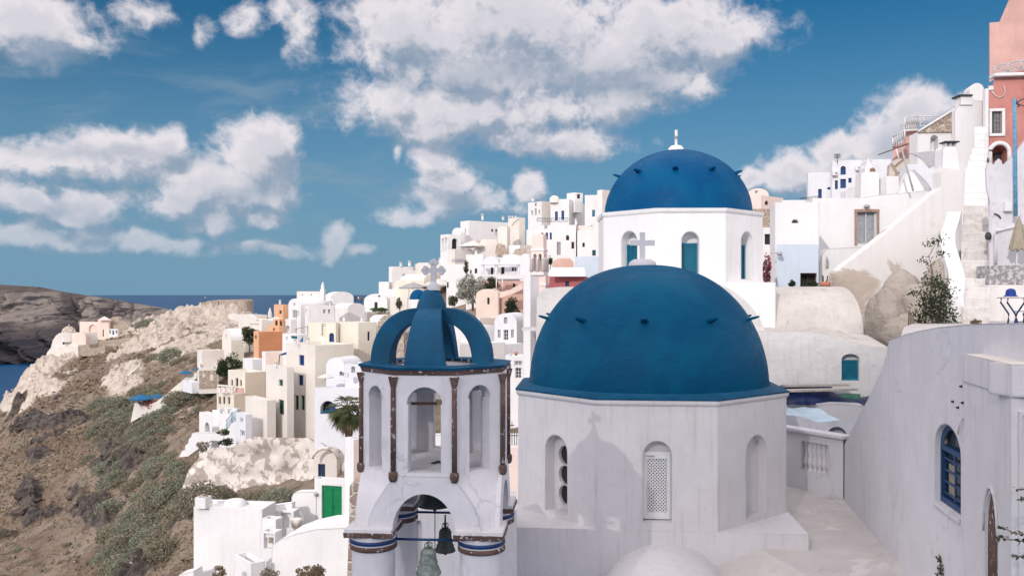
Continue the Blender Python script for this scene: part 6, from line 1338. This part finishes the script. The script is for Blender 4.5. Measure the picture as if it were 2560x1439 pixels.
me.materials.append(m); ho_ = bpy.data.objects.new('hillside', me); C.objects.link(ho_); tag(ho_, None, None, kind='structure')
# island across the water
SEA = -130.
pu = np.linspace(-1000, 760, 520); tt = np.linspace(0, 1, 110); PU, TT = np.meshgrid(pu, tt)
ridge_y = np.interp(pu, [-1000,-400,0,100,170,240,320,415,520,640,760], [690,700,711,717,731,741,754,771,800,840,900])
Dr = 2300.; ZR = np.maximum((HY-ridge_y)/F*Dr, SEA-4)
gul = fbm(PU*.020+TT*1.4, TT*.8, 5, 40, .55, True); g2 = fbm(PU*.055+TT*1.5, TT*2.5, 4, 50, .55, True)
prof = np.interp(TT, [0,.10,.35,.55,.72,.85,.95,1], [0,.10,.30,.46,.62,.86,.98,1.0])
Zi = SEA-6+(ZR[None]-SEA+6)*prof; amp = np.clip(np.sin(TT*np.pi)**.6, 0, 1)*(ZR[None]-SEA)/150
Di = 1640+(Dr-1640)*TT-amp*(gul-.55)*620-amp*(g2-.5)*170
Xi = (PU-1280)/F*(1640+(Dr-1640)*TT); Zi = Zi+amp*(g2-.5)*14
back = np.stack([Xi[-1]*1.2, Di[-1]+900, np.full_like(pu, SEA-5)], -1)
V = np.concatenate([np.stack([Xi, Di, Zi], -1).reshape(-1,3), back]); nr, nc = PU.shape; nr += 1
ii = np.arange(nr*nc).reshape(nr, nc); Fq = np.stack([ii[:-1,:-1], ii[:-1,1:], ii[1:,1:], ii[1:,:-1]], -1).reshape(-1,4)
me = bpy.data.meshes.new('island'); me.from_pydata(V.tolist(), [], Fq.tolist()); me.polygons.foreach_set('use_smooth', [True]*len(Fq))
cr_ = np.clip((gul-.42)*5, 0, 1)*np.clip((TT-.42)*4, 0, 1)*np.clip((PU+40)/160, .15, 1)
ca_ = me.color_attributes.new('ridge', 'FLOAT_COLOR', 'POINT'); rv_ = np.concatenate([cr_.reshape(-1), np.zeros(len(pu))]); ca_.data.foreach_set('color', np.stack([rv_,rv_,rv_,np.ones_like(rv_)],-1).reshape(-1).astype(np.float32))
m, g, b = mat('island_cliffs', (.2,.16,.13), .95, .1); P_ = g.n('ShaderNodeNewGeometry').outputs['Position']; sx_ = g.n('ShaderNodeSeparateXYZ'); g.inp(sx_.inputs[0], P_)
n1 = g.noise(P_, .006, 7, .6, dist=.5); n2 = g.noise(g.vm('MULTIPLY', P_, (1.3,.25,.45)), .035, 6, .6, dist=.4)
hz_ = g.m('ADD', g.m('MULTIPLY_ADD', n1, 75., sx_.outputs[2]), g.m('MULTIPLY', sx_.outputs[0], -.045))
va_ = g.n('ShaderNodeVertexColor', layer_name='ridge'); vs_ = g.n('ShaderNodeSeparateColor'); g.inp(vs_.inputs[0], va_.outputs[0]); c = g.mix(g.mr(hz_, -22., 12.), (.028,.027,.036), (.105,.088,.082)); c = g.mix(g.mr(g.m('MULTIPLY_ADD', n2, .7, vs_.outputs[0]), .55, 1.15), c, (.25,.215,.19)); c = g.mix(g.mr(n2, .47, .60), c, (.065,.058,.062)); c = g.mix(g.mr(g.m('MULTIPLY_ADD', n2, 30., sx_.outputs[2]), 8., 26.), c, (.11,.093,.085))
g.inp(b.inputs['Base Color'], c); bump(g, b, g.m('MULTIPLY_ADD', n2, 1.6, n1), .8, 12.)
me.materials.append(m); io = bpy.data.objects.new('island', me); C.objects.link(io); tag(io, None, None, kind='structure')
# sea
mb = MB(); rr = [0.01, 300, 900, 2500, 8000, 25000, 70000]; vs = []
for r in rr: vs += [Vector((r*math.cos(2*math.pi*i/64), r*math.sin(2*math.pi*i/64), SEA)) for i in range(64)]
mb.add(vs, [(j*64+i, j*64+(i+1)%64, (j+1)*64+(i+1)%64, (j+1)*64+i) for j in range(6) for i in range(64)])
m, g, b = mat('sea_water', (.003,.050,.135), .35, .10); P_ = g.n('ShaderNodeNewGeometry').outputs['Position']
n1 = g.noise(g.vm('MULTIPLY', P_, (1,.35,1)), .0016, 5, .6); g.inp(b.inputs['Base Color'], g.mix(g.mr(n1, .35, .65), (.003,.048,.130), (.006,.060,.150)))
bump(g, b, g.noise(P_, .12, 6, .65), .45, 3.)
so = build('sea', mb, m); tag(so, None, None, kind='structure')

# unseen thin volume added before the sun to half shade the nearest churches
q = rockmesh((0,0,0), 1, 1, 1, 41, 4, .14, 1.4); ra_ = Vector((math.cos(SUN_AZ), -math.sin(SUN_AZ), 0)); ua_ = ra_.cross(SD)*-1; ua_ = ua_ if ua_.z > 0 else -ua_
cc_ = SD*320+ra_*(-3.0)+ua_*1.4; mb = MB(); mb.add([cc_+ra_*v.x*11.0+ua_*v.y*9.0+SD*v.z*7 for v in q.v], q.f, True)
m = bpy.data.materials.new('thin_shade_cloud'); m.use_nodes = True; nt_ = m.node_tree; nt_.nodes.clear(); ou = nt_.nodes.new('ShaderNodeOutputMaterial'); vo = nt_.nodes.new('ShaderNodeVolumePrincipled'); vo.inputs['Color'].default_value = (1,1,1,1); vo.inputs['Density'].default_value = .085
nt_.links.new(vo.outputs[0], ou.inputs['Volume']); co = build('shade_cloud', mb, m); tag(co, None, None, kind='structure')

# ------------------------------------------------------------------ vegetation
def leaves(rng, pts, size, flat=.0):
    """many small leaf quads at the given points"""
    n = len(pts); a = rng.normal(size=(n,3)); a /= np.linalg.norm(a, axis=1, keepdims=True); b = rng.normal(size=(n,3)); b -= (a*b).sum(1, keepdims=True)*a; b /= np.linalg.norm(b, axis=1, keepdims=True)
    s = size*rng.uniform(.6,1.3,(n,1)); v = np.stack([pts-a*s-b*s*.15, pts-b*s*.5, pts+a*s, pts+b*s*.5], 1).reshape(-1,3); f = np.arange(4*n).reshape(-1,4); return v, f
def leafobj(name, v, f, m, off, parent=None):
    me = bpy.data.meshes.new(name); me.from_pydata((v-np.array(off)).tolist(), [], f.tolist()); me.materials.append(M[m]); o = bpy.data.objects.new(name, me); C.objects.link(o)
    if parent: o.parent = parent
    else: o.location = off
    return o
def clumps(rng, c, r, k, n, spread=.34):
    """clump centres filling an ellipsoid, leaves gathered round them"""
    d = rng.normal(size=(k,3)); d /= np.linalg.norm(d, axis=1, keepdims=True); cc = d*(rng.uniform(.35,1.,(k,1))**.5)
    cr = rng.uniform(.6,1.25,(k,1))*spread
    w_ = rng.integers(0, k, n); q = rng.normal(size=(n,3)); q /= np.linalg.norm(q, axis=1, keepdims=True); q *= rng.uniform(.3,1,(n,1))**.6
    return np.array(c)+(cc[w_]*.82+q*cr[w_])*np.array(r)
def tree(label, px, pyb, pyt, D, wpx, m, seed, n=2600, leaf=None, name='tree', cat='tree', trunk=.35, k=26, spread=.34, lean=0):
    rng = np.random.default_rng(seed); base = P(px, pyb, D); top = P(px, pyt, D); h = top.z-base.z; r = wpx/2/F*D; t = thing(name, label, cat, base)
    c = (base.x+lean, base.y, base.z+h*(.5+trunk*.5)); rz_ = h*(1-trunk)/2
    v, f = leaves(rng, clumps(rng, c, (r, r, rz_), k, n, spread), leaf or D/F*2.6)
    leafobj('crown', v, f, m, base, t)
    tb_ = MB(); tb_.tube([base-UP*.5, base+UP*h*.2+Vector((lean*.4,0,0)), base+UP*h*.5+Vector((lean,0,0))], [h*.035, h*.028, h*.016], 7)
    for i in range(6):
        a = i*1.05+seed; d = Vector((math.cos(a), math.sin(a), 0)); z = h*(.22+.05*i); tb_.tube([base+UP*z+Vector((lean*z/h,0,0)), base+UP*(z+h*.15)+d*r*.35, base+UP*(z+h*.28)+d*r*.7], [h*.014, h*.010, h*.004], 5)
    part('trunk', tb_, 'bark', t); return t
tree('dark green bushy tree beside the stone hut', 570, 962, 880, 107, 72, 'leafdark', 1, 3200, trunk=.05)
tree('olive grey tree left of the terracotta house', 624, 872, 815, 132, 46, 'leafolive', 2, 2200, trunk=.12)
tree('whitish flowering tree below the columned porch house', 1182, 770, 683, 150, 86, 'leafwhite', 3, 4200, trunk=.05)
tree('dark arching shrub tree right of the whitish flowering tree', 1228, 745, 690, 149, 40, 'leafolive', 4, 1200, trunk=.25)
tree('round dark green shrub beside the salmon house', 1282, 792, 744, 122, 44, 'leafdark', 5, 1800, name='shrub', cat='shrub', trunk=.0)
tree('small dark shrub at the foot of the whitish flowering tree', 1132, 768, 738, 149, 26, 'leafolive', 6, 700, name='shrub', cat='shrub', trunk=.0)
tree('tall thin plant in front of the ridge chapel', 1000, 782, 742, 178, 22, 'leafolive', 7, 380, name='shrub', cat='shrub', trunk=.2)
tree('low row of plants before the ridge chapel doorway', 948, 780, 768, 186, 50, 'leafgreen', 8, 500, name='shrub', cat='shrub', trunk=.0)
tree('climbing plant on the white wall left of the columned porch', 1166, 690, 650, 160, 14, 'leafolive', 9, 300, name='climbing_plant', cat='plant', trunk=.1)
tree('little green bush behind the pink bell tower', 1376, 665, 640, 122, 14, 'leafgreen', 10, 260, name='shrub', cat='shrub', trunk=.1)
tree('pink flowering bougainvillea right of the upper drum', 1917, 715, 632, 38.4, 22, 'leafpink', 11, 620, leaf=.07, name='shrub', cat='shrub', trunk=-.1)
tree('low dark green plants left of the small brown window', 1980, 718, 700, 38.3, 18, 'leafdark', 12, 260, leaf=.06, name='shrub', cat='shrub', trunk=0)
tree('low dark green plants right of the small brown window', 2030, 718, 703, 38.3, 30, 'leafdark', 13, 360, leaf=.06, name='shrub', cat='shrub', trunk=0)
tree('red and green flowering bush by the large blue parasol', 372, 1022, 990, 127, 34, 'leafred', 14, 420, name='shrub', cat='shrub', trunk=0)
tree('dry bush at the bottom edge below the ramp wall', 775, 1455, 1412, 34, 76, 'leafdry', 15, 1500, leaf=.05, name='shrub', cat='shrub', trunk=0)
tree('dry pinkish grass bush by the white corner block', 545, 1450, 1412, 36.6, 40, 'leafdry', 16, 500, leaf=.05, name='shrub', cat='shrub', trunk=0)
tree('dry brown bush at the bottom edge in front of the corner block', 672, 1455, 1420, 35.5, 60, 'leafscrub', 17, 900, leaf=.05, name='shrub', cat='shrub', trunk=0)
tree('green planter bush on the white terrace of the stair houses', 560, 1088, 1070, 81, 34, 'leafgreen', 18, 360, name='shrub', cat='shrub', trunk=0)
tree('dark planter hedge along the terrace above the peeling wall', 566, 1112, 1096, 76, 46, 'leafdark', 19, 500, name='shrub', cat='shrub', trunk=0)
tree('brown green bush at the left end of the terrace hedge', 508, 1130, 1100, 77, 34, 'leafscrub', 20, 500, name='shrub', cat='shrub', trunk=0)
tree('small dry tuft beside the foot of the stairs', 2440, 812, 798, 30.5, 34, 'leafdry', 22, 160, leaf=.05, name='shrub', cat='shrub', trunk=0)
tree('dry thorny twig plant at the top of the stairs', 2463, 420, 385, 46, 14, 'leafscrub', 23, 90, leaf=.10, name='shrub', cat='shrub', trunk=.2)
tree('grey green lavender bush at the foot of the blue window wall', 2372, 1470, 1368, 13.2, 78, 'leafolive', 24, 700, leaf=.035, name='shrub', cat='shrub', trunk=.1, k=18)
# sapling by the stairs: several thin stems with leafy tufts
sp0 = P(2332, 835, 31.2); sap = thing('sapling', 'thin multi stemmed green sapling in front of the cave rock', 'tree', sp0); rng = np.random.default_rng(5); tb_ = MB(); V_ = []; F_ = []; n0 = 0
stems = [[(2332,835),(2326,740),(2330,680),(2322,640),(2345,600)],[(2345,838),(2350,760),(2356,720),(2372,700)],[(2318,838),(2310,760),(2300,730),(2282,738)],[(2336,838),(2340,790),(2362,760)],[(2325,838),(2300,800),(2290,770)]]
tuf = [(2348,598,16,16,60),(2325,606,14,10,36),(2310,650,14,16,40),(2358,634,16,8,34),(2330,660,8,8,16),(2325,700,22,20,110),(2350,720,26,28,220),(2366,735,20,24,150),(2310,735,22,22,120),(2285,735,16,10,40),(2335,755,30,26,260),(2360,770,26,28,240),(2320,775,28,26,220),(2300,790,20,22,120),(2345,800,32,24,240),(2375,790,16,20,80),(2385,808,14,12,50),(2318,815,26,16,130),(2342,700,14,18,70)]
for s in stems: tb_.tube([P(x,y,31.2+.1*i) for i,(x,y) in enumerate(s)], [.035,.03,.022,.014,.008][:len(s)], 6)
for i in range(3): tb_.tube([P(2270+i*6,840,31), P(2273+i*5,775+i*6,31)], .03, 5)
for x, y, rx, ry, n in tuf:
    c = P(x,y,31.2); k = 31.2/F; pts = np.array(c)+rng.normal(size=(n,3))*np.array([rx*k*.5,.22,ry*k*.5]); tb_.tube([c, P(2335+(x-2335)*.5, y+25, 31.2)], .006, 4); v, f = leaves(rng, pts, .055); V_.append(v); F_.append(f+n0); n0 += len(v)
part('stems', tb_, 'bark', sap); leafobj('leaves', np.concatenate(V_), np.concatenate(F_), 'leafdark', sp0, sap)
# hanging vine at the right edge
vn = thing('vine', 'hanging green vine sprays in front of the right edge house', 'plant', P(2540,1330,8.6)); mb = MB(); rng = np.random.default_rng(9); V_ = []; F_ = []; n0 = 0
for pts_ in ([(2600,1340),(2560,1352),(2525,1348),(2500,1342),(2492,1345)],[(2600,1310),(2560,1335),(2530,1330),(2505,1316),(2494,1318)],[(2600,1375),(2560,1392),(2545,1390),(2530,1384)],[(2600,1215),(2560,1222),(2545,1222),(2540,1224)],[(2590,1230),(2560,1245),(2552,1250)]):
    q = [P(x,y,8.6+.05*i) for i,(x,y) in enumerate(pts_)]; mb.tube(q, .006, 5)
    for a, b in zip(q[:-1], q[1:]):
        n = max(3, int((b-a).length*90)); v, f = leaves(rng, np.array([a.lerp(b, t) for t in rng.uniform(0,1,n)])+rng.normal(size=(n,3))*.012, .026); V_.append(v); F_.append(f+n0); n0 += len(v)
part('stems', mb, 'bark', vn); leafobj('leaves', np.concatenate(V_), np.concatenate(F_), 'leafdark', P(2540,1330,8.6), vn)
# palm
def palm(px, pyc, D, R, label):
    c = P(px, pyc, D); rng = random.Random(4); t = thing('palm_tree', label, 'palm tree', P(px+6, 1150, D)); mb = MB(); mb.tube([P(px+8,1160,D), P(px+4,1090,D), c], [.30,.28,.24], 10); part('trunk', mb, 'bark', t)
    for kind, n in (('g', 60), ('d', 46)):
        mb = MB()
        for i in range(n):
            a = i*2.39996+rng.uniform(-.2,.2); e = R_(rng.uniform(-35,80)) if kind == 'g' else R_(rng.uniform(-88,-35)); L = R*rng.uniform(.8,1.1)*(1 if kind == 'g' else 1.05)
            d = Vector((math.cos(a)*math.cos(e), math.sin(a)*math.cos(e), math.sin(e))); pts = []; p = c.copy(); st = d*.0
            for s in range(7):
                pts.append(p.copy()); dd = (d-UP*(s/6)**1.6*(1.1 if kind == 'g' else .4)).normalized(); p = p+dd*L*.55/6*(1 if s < 2 else 1)
            ax = (pts[-1]-pts[-2]).normalized(); S = ax.cross(UP); S = S.normalized() if S.length > .1 else Vector((1,0,0)); N_ = S.cross(ax)
            mb.tube(pts, [.022]*6+[.012], 4)
            for j in range(13):
                f_ = R_(-85+170*j/12); bd_ = (ax*math.cos(f_)+S*math.sin(f_)).normalized(); l2 = L*.5*(1-.25*abs(f_)); tip = pts[-1]+bd_*l2-UP*l2*.25*rng.random(); w_ = bd_.cross(N_).normalized()*.028*R
                mb.add([pts[-1]-w_*.4, pts[-1]+bd_*l2*.5-w_, tip, pts[-1]+bd_*l2*.5+w_], [(0,1,2,3)])
        part('crown' if kind == 'g' else 'dry_skirt', mb, 'leafpalm' if kind == 'g' else 'deadpalm', t)
    return t
palm(868, 1022, 66, 1.75, 'fan palm with a shaggy dry skirt left of the bell tower')
# shrubs of the slope (repeats share meshes)
rng = np.random.default_rng(12); protos = []
for i, mname in enumerate(('leafscrub','leafgreyg','leafscrub','leafgreyg')):
    d = rng.normal(size=(2800,3)); d /= np.linalg.norm(d, axis=1, keepdims=True); d[:,2] = abs(d[:,2]); r = rng.uniform(.62,1.,(2800,1))
    lump = np.array([1+.22*noise.noise(Vector(q*2.6)+Vector((i*9,0,0))) for q in d])[:,None]; v, f = leaves(rng, d*r*lump*np.array([1,1,.85]), .06)
    me = bpy.data.meshes.new('scrub_bush'); me.from_pydata(v.tolist(), [], f.tolist()); me.materials.append(M[mname]); protos.append(me)
def bush(px, py, D, r, i, label, group=None):
    o = bpy.data.objects.new('bush', protos[i%4]); C.objects.link(o); o.location = P(px,py,D); o.scale = (r*random.uniform(.9,1.2), r, r*random.uniform(.8,1.0)); o.rotation_euler = (0,0,random.uniform(0,6.28)); tag(o, label, 'bush', group); return o
SG = 'grey green scrub bushes on the slope'; SL = 'low rounded grey green scrub bush on the open hillside'
hitg = lambda px, py: None
def on_ground(px, py):
    """march along the view ray until it meets the hillside"""
    u = (px-1280)/F; s = (HY-py)/F; D = np.geomspace(40, 420, 700); z = ground(u*D, D); k = np.where(s*D < z)[0]
    return float(D[k[0]]) if len(k) else None
def nbush(px, py, D, r, i, label):
    g_ = on_ground(px, py); bush(px, py, min(D, g_) if g_ else D, r, i, label)
nbush(500,1262,52,1.6,0,'widest brown green round bush behind the white chimney block'); nbush(450,1290,54,1.3,2,'bush at the left end of the row behind the bottom left roof'); nbush(632,1262,52,1.12,0,'round olive bush, middle one below the peeling wall'); nbush(698,1258,51,1.18,1,'grey green round bush, right one below the peeling wall')
nbush(578,1256,54,.85,2,'small dark bush between the two round bushes and the wide bush'); nbush(552,1236,58,.75,0,'small brown bush at the foot of the peeling wall, left'); nbush(664,1246,57,.7,2,'little bush at the foot of the peeling wall, centre')
zones = [(360,1120,40,40,26),(300,1180,30,40,14),(430,1240,40,50,24),(370,1330,40,60,26),(310,1400,30,30,14),(400,1060,50,24,16),(270,1080,60,24,18),(470,1180,25,25,10),(300,1040,120,34,26),(400,1010,70,30,16),(230,1110,60,30,14),(330,1090,60,30,14),(420,1200,50,50,20),(380,1260,60,70,30),(340,1330,50,60,24),(430,1170,40,30,12),(220,1150,40,25,8),(480,985,40,25,9),(520,960,30,20,6),(200,930,60,25,12),(120,980,90,30,10),(420,900,80,30,10),(100,1380,140,60,14),(300,1400,100,40,14),(60,1180,90,60,10),(60,1040,60,20,6),(520,1000,30,25,8),(440,830,100,40,8)]
nb_ = 0
for x, y, rx, ry, n in zones:
    for i in range(int(n*.62)):
        px, py = x+random.gauss(0,rx*.55), y+random.gauss(0,ry*.55)
        if px < -20 or py > 1480 or px > 560 or (px < 115 and py < 1015): continue
        D = on_ground(px, py)
        if D is None: continue
        bush(px, py+1, D, random.uniform(.45,1.05)*(.6+D/170)*(1.9 if 250 < px < 480 else .85), random.randrange(4), SL, SG); nb_ += 1
# lava boulders and pale boulders lying on the slope
rp = []
for i in range(4):
    q = rockmesh((0,0,0), 1, .9, .75, 20+i, 3, .55, 1.3); me = bpy.data.meshes.new('boulder'); me.from_pydata([v[:] for v in q.v], [], q.f); me.polygons.foreach_set('use_smooth', [False]*len(q.f)); rp.append(me)
def boulder(px, py, r, i, m, label, group):
    D = on_ground(px, py)
    if D is None: return
    me = rp[i%4].copy() if False else rp[i%4]; o = bpy.data.objects.new('boulder', me); C.objects.link(o); o.location = P(px,py,D); k = r/F*D*(1.3 if m == 'lava' else 1); o.scale = (k*1.2, k, k*.9); o.rotation_euler = (random.uniform(-.3,.3), random.uniform(-.3,.3), random.uniform(0,6.28))
    if not me.materials: me.materials.append(M['lava'])
    o.material_slots[0].link = 'OBJECT'; o.material_slots[0].material = M[m]; tag(o, label, 'boulder', group)
LB_ = 'jagged dark lava boulder on the brown slope'; LG = 'dark lava boulders on the slope'
for x, y, r in ((80,1055,20),(110,1062,14),(60,1075,13),(140,1045,10),(190,1062,10),(105,1140,20),(125,1152,13),(80,1165,9),(70,1240,24),(62,1280,20),(95,1290,18),(88,1255,14),(190,1225,15),(182,1245,11),(215,1275,18),(250,1262,14),(225,1310,18),(205,1295,10),(262,1190,13),(275,1165,10),(330,1160,20),(345,1140,14),(320,1190,11),(300,1125,12),(360,1120,9),(385,1085,10),(130,1285,10),(150,1280,8),(240,1330,10),(265,1350,11),(120,1055,8),(170,1052,6),(290,1395,9),(30,1330,7),(400,1390,8),(420,1420,10)): boulder(x, y, r, random.randrange(4), 'lava', LB_, LG)
for x, y, r, lb in ((440,1040,13,'pale smooth boulder left of the white stair house, lower'),(462,1042,9,'small pale boulder between the two larger pale boulders'),(490,1030,22,'large pale boulder beside the white stair house'),(455,1028,8,'smallest pale boulder above the other pale boulders')): boulder(x, y, r, random.randrange(4), 'palerock', lb, None)
for x, y, r in ((30,1012,12),(50,1003,9),(105,960,10),(20,1030,8),(75,945,12),(60,965,9),(300,1075,3),(180,1100,3),(140,1190,3),(210,1175,3),(120,1420,3.5),(20,1090,3),(250,1075,4),(205,1015,4),(290,1000,4)): boulder(x, y, r, random.randrange(4), 'palerock', 'light grey stone lying on the dry slope', 'pale stones on the slope')
# dry grass and low scrub covering the slope: one mass nobody could count
rng = np.random.default_rng(3); N_ = 42000; uu = rng.uniform(-.66,-.30,N_); dd_ = np.exp(rng.uniform(np.log(55), np.log(290), N_)); x = uu*dd_; y = dd_
# sample the displaced mesh heights
iu = np.clip(np.searchsorted(us, uu)-1, 0, len(us)-2); idd = np.clip(np.searchsorted(ds, dd_)-1, 0, len(ds)-2); fu = (uu-us[iu])/(us[iu+1]-us[iu]); fd = (dd_-ds[idd])/(ds[idd+1]-ds[idd])
z = (Zg[idd,iu]*(1-fu)+Zg[idd,iu+1]*fu)*(1-fd)+(Zg[idd+1,iu]*(1-fu)+Zg[idd+1,iu+1]*fu)*fd
keep = (rockw[idd,iu] < .35)&(lavaw[idd,iu] < .4)&(fbm(x*.12, y*.12, 4, 77)+rng.normal(0,.08,N_) > .42)&(z > -100)
pts = np.stack([x,y,z+.06*dd_/80],-1)[keep]; v, f = leaves(rng, pts, 1.); c_ = np.repeat(pts,4,0); v = c_+(v-c_)*(.0021*np.repeat(pts[:,1],4)[:,None])*np.array([1,1,.7])
go = leafobj('dry_grass', v, f, 'leafdry', (0,0,0)); tag(go, 'dry brown grass and low scrub covering the open hillside', 'grass', kind='stuff')

# loose stones nobody could count
def tetra(pts, size, rng):
    n = len(pts); d = rng.normal(size=(n,4,3)); d /= np.linalg.norm(d, axis=2, keepdims=True); v = pts[:,None]+d*(size*rng.uniform(.4,1.3,(n,1)))[:,:,None]*np.array([1.2,1.2,.8]); o = np.arange(n)[:,None]*4
    return v.reshape(-1,3), np.concatenate([o+np.array([q]) for q in ((0,1,2),(0,1,3),(0,2,3),(1,2,3))])
for nm, mm, sd, cnt, lab in (('loose_stones','palerock',31,5200,'pale loose stones strewn over the hillside'),('lava_rubble','lava',32,4200,'dark lava rubble strewn over the hillside')):
    rng = np.random.default_rng(sd); uu = rng.uniform(-.66,-.30,cnt); dd_ = np.exp(rng.uniform(np.log(55), np.log(290), cnt)); x = uu*dd_; y = dd_
    iu = np.clip(np.searchsorted(us, uu)-1, 0, len(us)-2); idd = np.clip(np.searchsorted(ds, dd_)-1, 0, len(ds)-2); z = Zg[idd,iu]
    kp = (rockw[idd,iu] < (.3 if mm == 'lava' else 2)) & (fbm(x*.09, y*.05, 4, sd)+rng.normal(0,.06,cnt) > .50)|(lavaw[idd,iu] > .3 if mm == 'lava' else np.zeros(cnt, bool)); pts = np.stack([x,y,z],-1)[kp]
    v, f = tetra(pts, .0019*pts[:,1:2]*(1 if mm == 'palerock' else 1.5), rng); so_ = leafobj(nm, v, f, mm, (0,0,0)); tag(so_, lab, 'stones', kind='stuff')

# ------------------------------------------------------------------ people far off on the ruins and the lane
def person(label, px, py, D, h, m, seed, arm=.15, walk=.12):
    b = P(px, py, D); s = h/1.75; z = lambda v: v*s
    J = {'pel':(0,0,.92),'chest':(0,0,1.28),'neck':(0,-.01,1.47),'head0':(0,-.02,1.56),'head':(0,-.02,1.70),'shL':(-.17,0,1.40),'elL':(-.22-arm*.3,.0,1.13),'haL':(-.22-arm*.5,-.08,.90),'shR':(.17,0,1.40),'elR':(.22+arm,-.02,1.15),'haR':(.20+arm,-.12,.95),
         'hpL':(-.09,0,.90),'knL':(-.10,-walk,.50),'ftL':(-.10,-walk*.6,.07),'toL':(-.11,-walk-.12,.03),'hpR':(.09,0,.90),'knR':(.10,walk*.4,.50),'ftR':(.10,walk*1.3,.07),'toR':(.11,walk*1.2-.16,.03)}
    Rr = {'pel':.14,'chest':.15,'neck':.055,'head0':.085,'head':.095,'shL':.065,'elL':.045,'haL':.035,'shR':.065,'elR':.045,'haR':.035,'hpL':.095,'knL':.065,'ftL':.045,'toL':.035,'hpR':.095,'knR':.065,'ftR':.045,'toR':.035}
    E_ = [('pel','chest'),('chest','neck'),('neck','head0'),('head0','head'),('chest','shL'),('shL','elL'),('elL','haL'),('chest','shR'),('shR','elR'),('elR','haR'),('pel','hpL'),('hpL','knL'),('knL','ftL'),('ftL','toL'),('pel','hpR'),('hpR','knR'),('knR','ftR'),('ftR','toR')]
    ks = list(J); a = seed*1.3; rot = lambda p: Vector((p[0]*math.cos(a)-p[1]*math.sin(a), p[0]*math.sin(a)+p[1]*math.cos(a), p[2]))*s
    me = bpy.data.meshes.new('person'); me.from_pydata([rot(J[k]) for k in ks], [(ks.index(p), ks.index(q)) for p, q in E_], []); o = bpy.data.objects.new('person', me); C.objects.link(o)
    sk = o.modifiers.new('s', 'SKIN'); o.modifiers.new('d', 'SUBSURF').levels = 1
    for i, k in enumerate(ks): me.skin_vertices[0].data[i].radius = (Rr[k]*s, Rr[k]*s); me.skin_vertices[0].data[i].use_root = k == 'pel'
    bpy.context.view_layer.update(); dg = bpy.context.evaluated_depsgraph_get(); m2 = bpy.data.meshes.new_from_object(o.evaluated_get(dg)); o.modifiers.clear(); o.data = m2; o.location = b
    m2.materials.clear(); m2.materials.append(M['skin']); m2.materials.append(M[m]); m2.materials.append(M['cloth1'])
    for p in m2.polygons:
        zc = p.center.z/s; p.material_index = 0 if zc > 1.50 or (abs(p.center.x)+abs(p.center.y) > .30*s and zc < 1.2 and zc > .85) else (1 if zc > .88 else 2); p.use_smooth = True
    hr = MB(); hc_ = b+rot((0,.0,1.71)); hr.lathe(hc_, [(.105*s,-.06*s),(.11*s,.02*s),(.08*s,.09*s),(0,.12*s)], 10); h_ = build('hair', hr, 'cloth1', b, o); tag(o, label, 'person'); return o
person('person in dark clothes standing by the castle wall, left of two', 530, 766, 300, 1.9, 'cloth2', 1); person('person in a blue top standing by the castle wall, right of two', 546, 766, 300, 1.9, 'cloth3', 2)
person('person in dark clothes on the lane near the chapel, leftmost of the group', 889, 757, 205, 1.8, 'cloth1', 3); person('person in white on the lane near the chapel', 896, 757, 204, 1.7, 'cloth4', 4); person('person in a red top on the lane near the chapel, rightmost', 903, 758, 203, 1.7, 'cloth2', 5)
person('tiny person in pale clothes on top of the castle ruin', 513, 752, 308, 1.7, 'cloth4', 6)
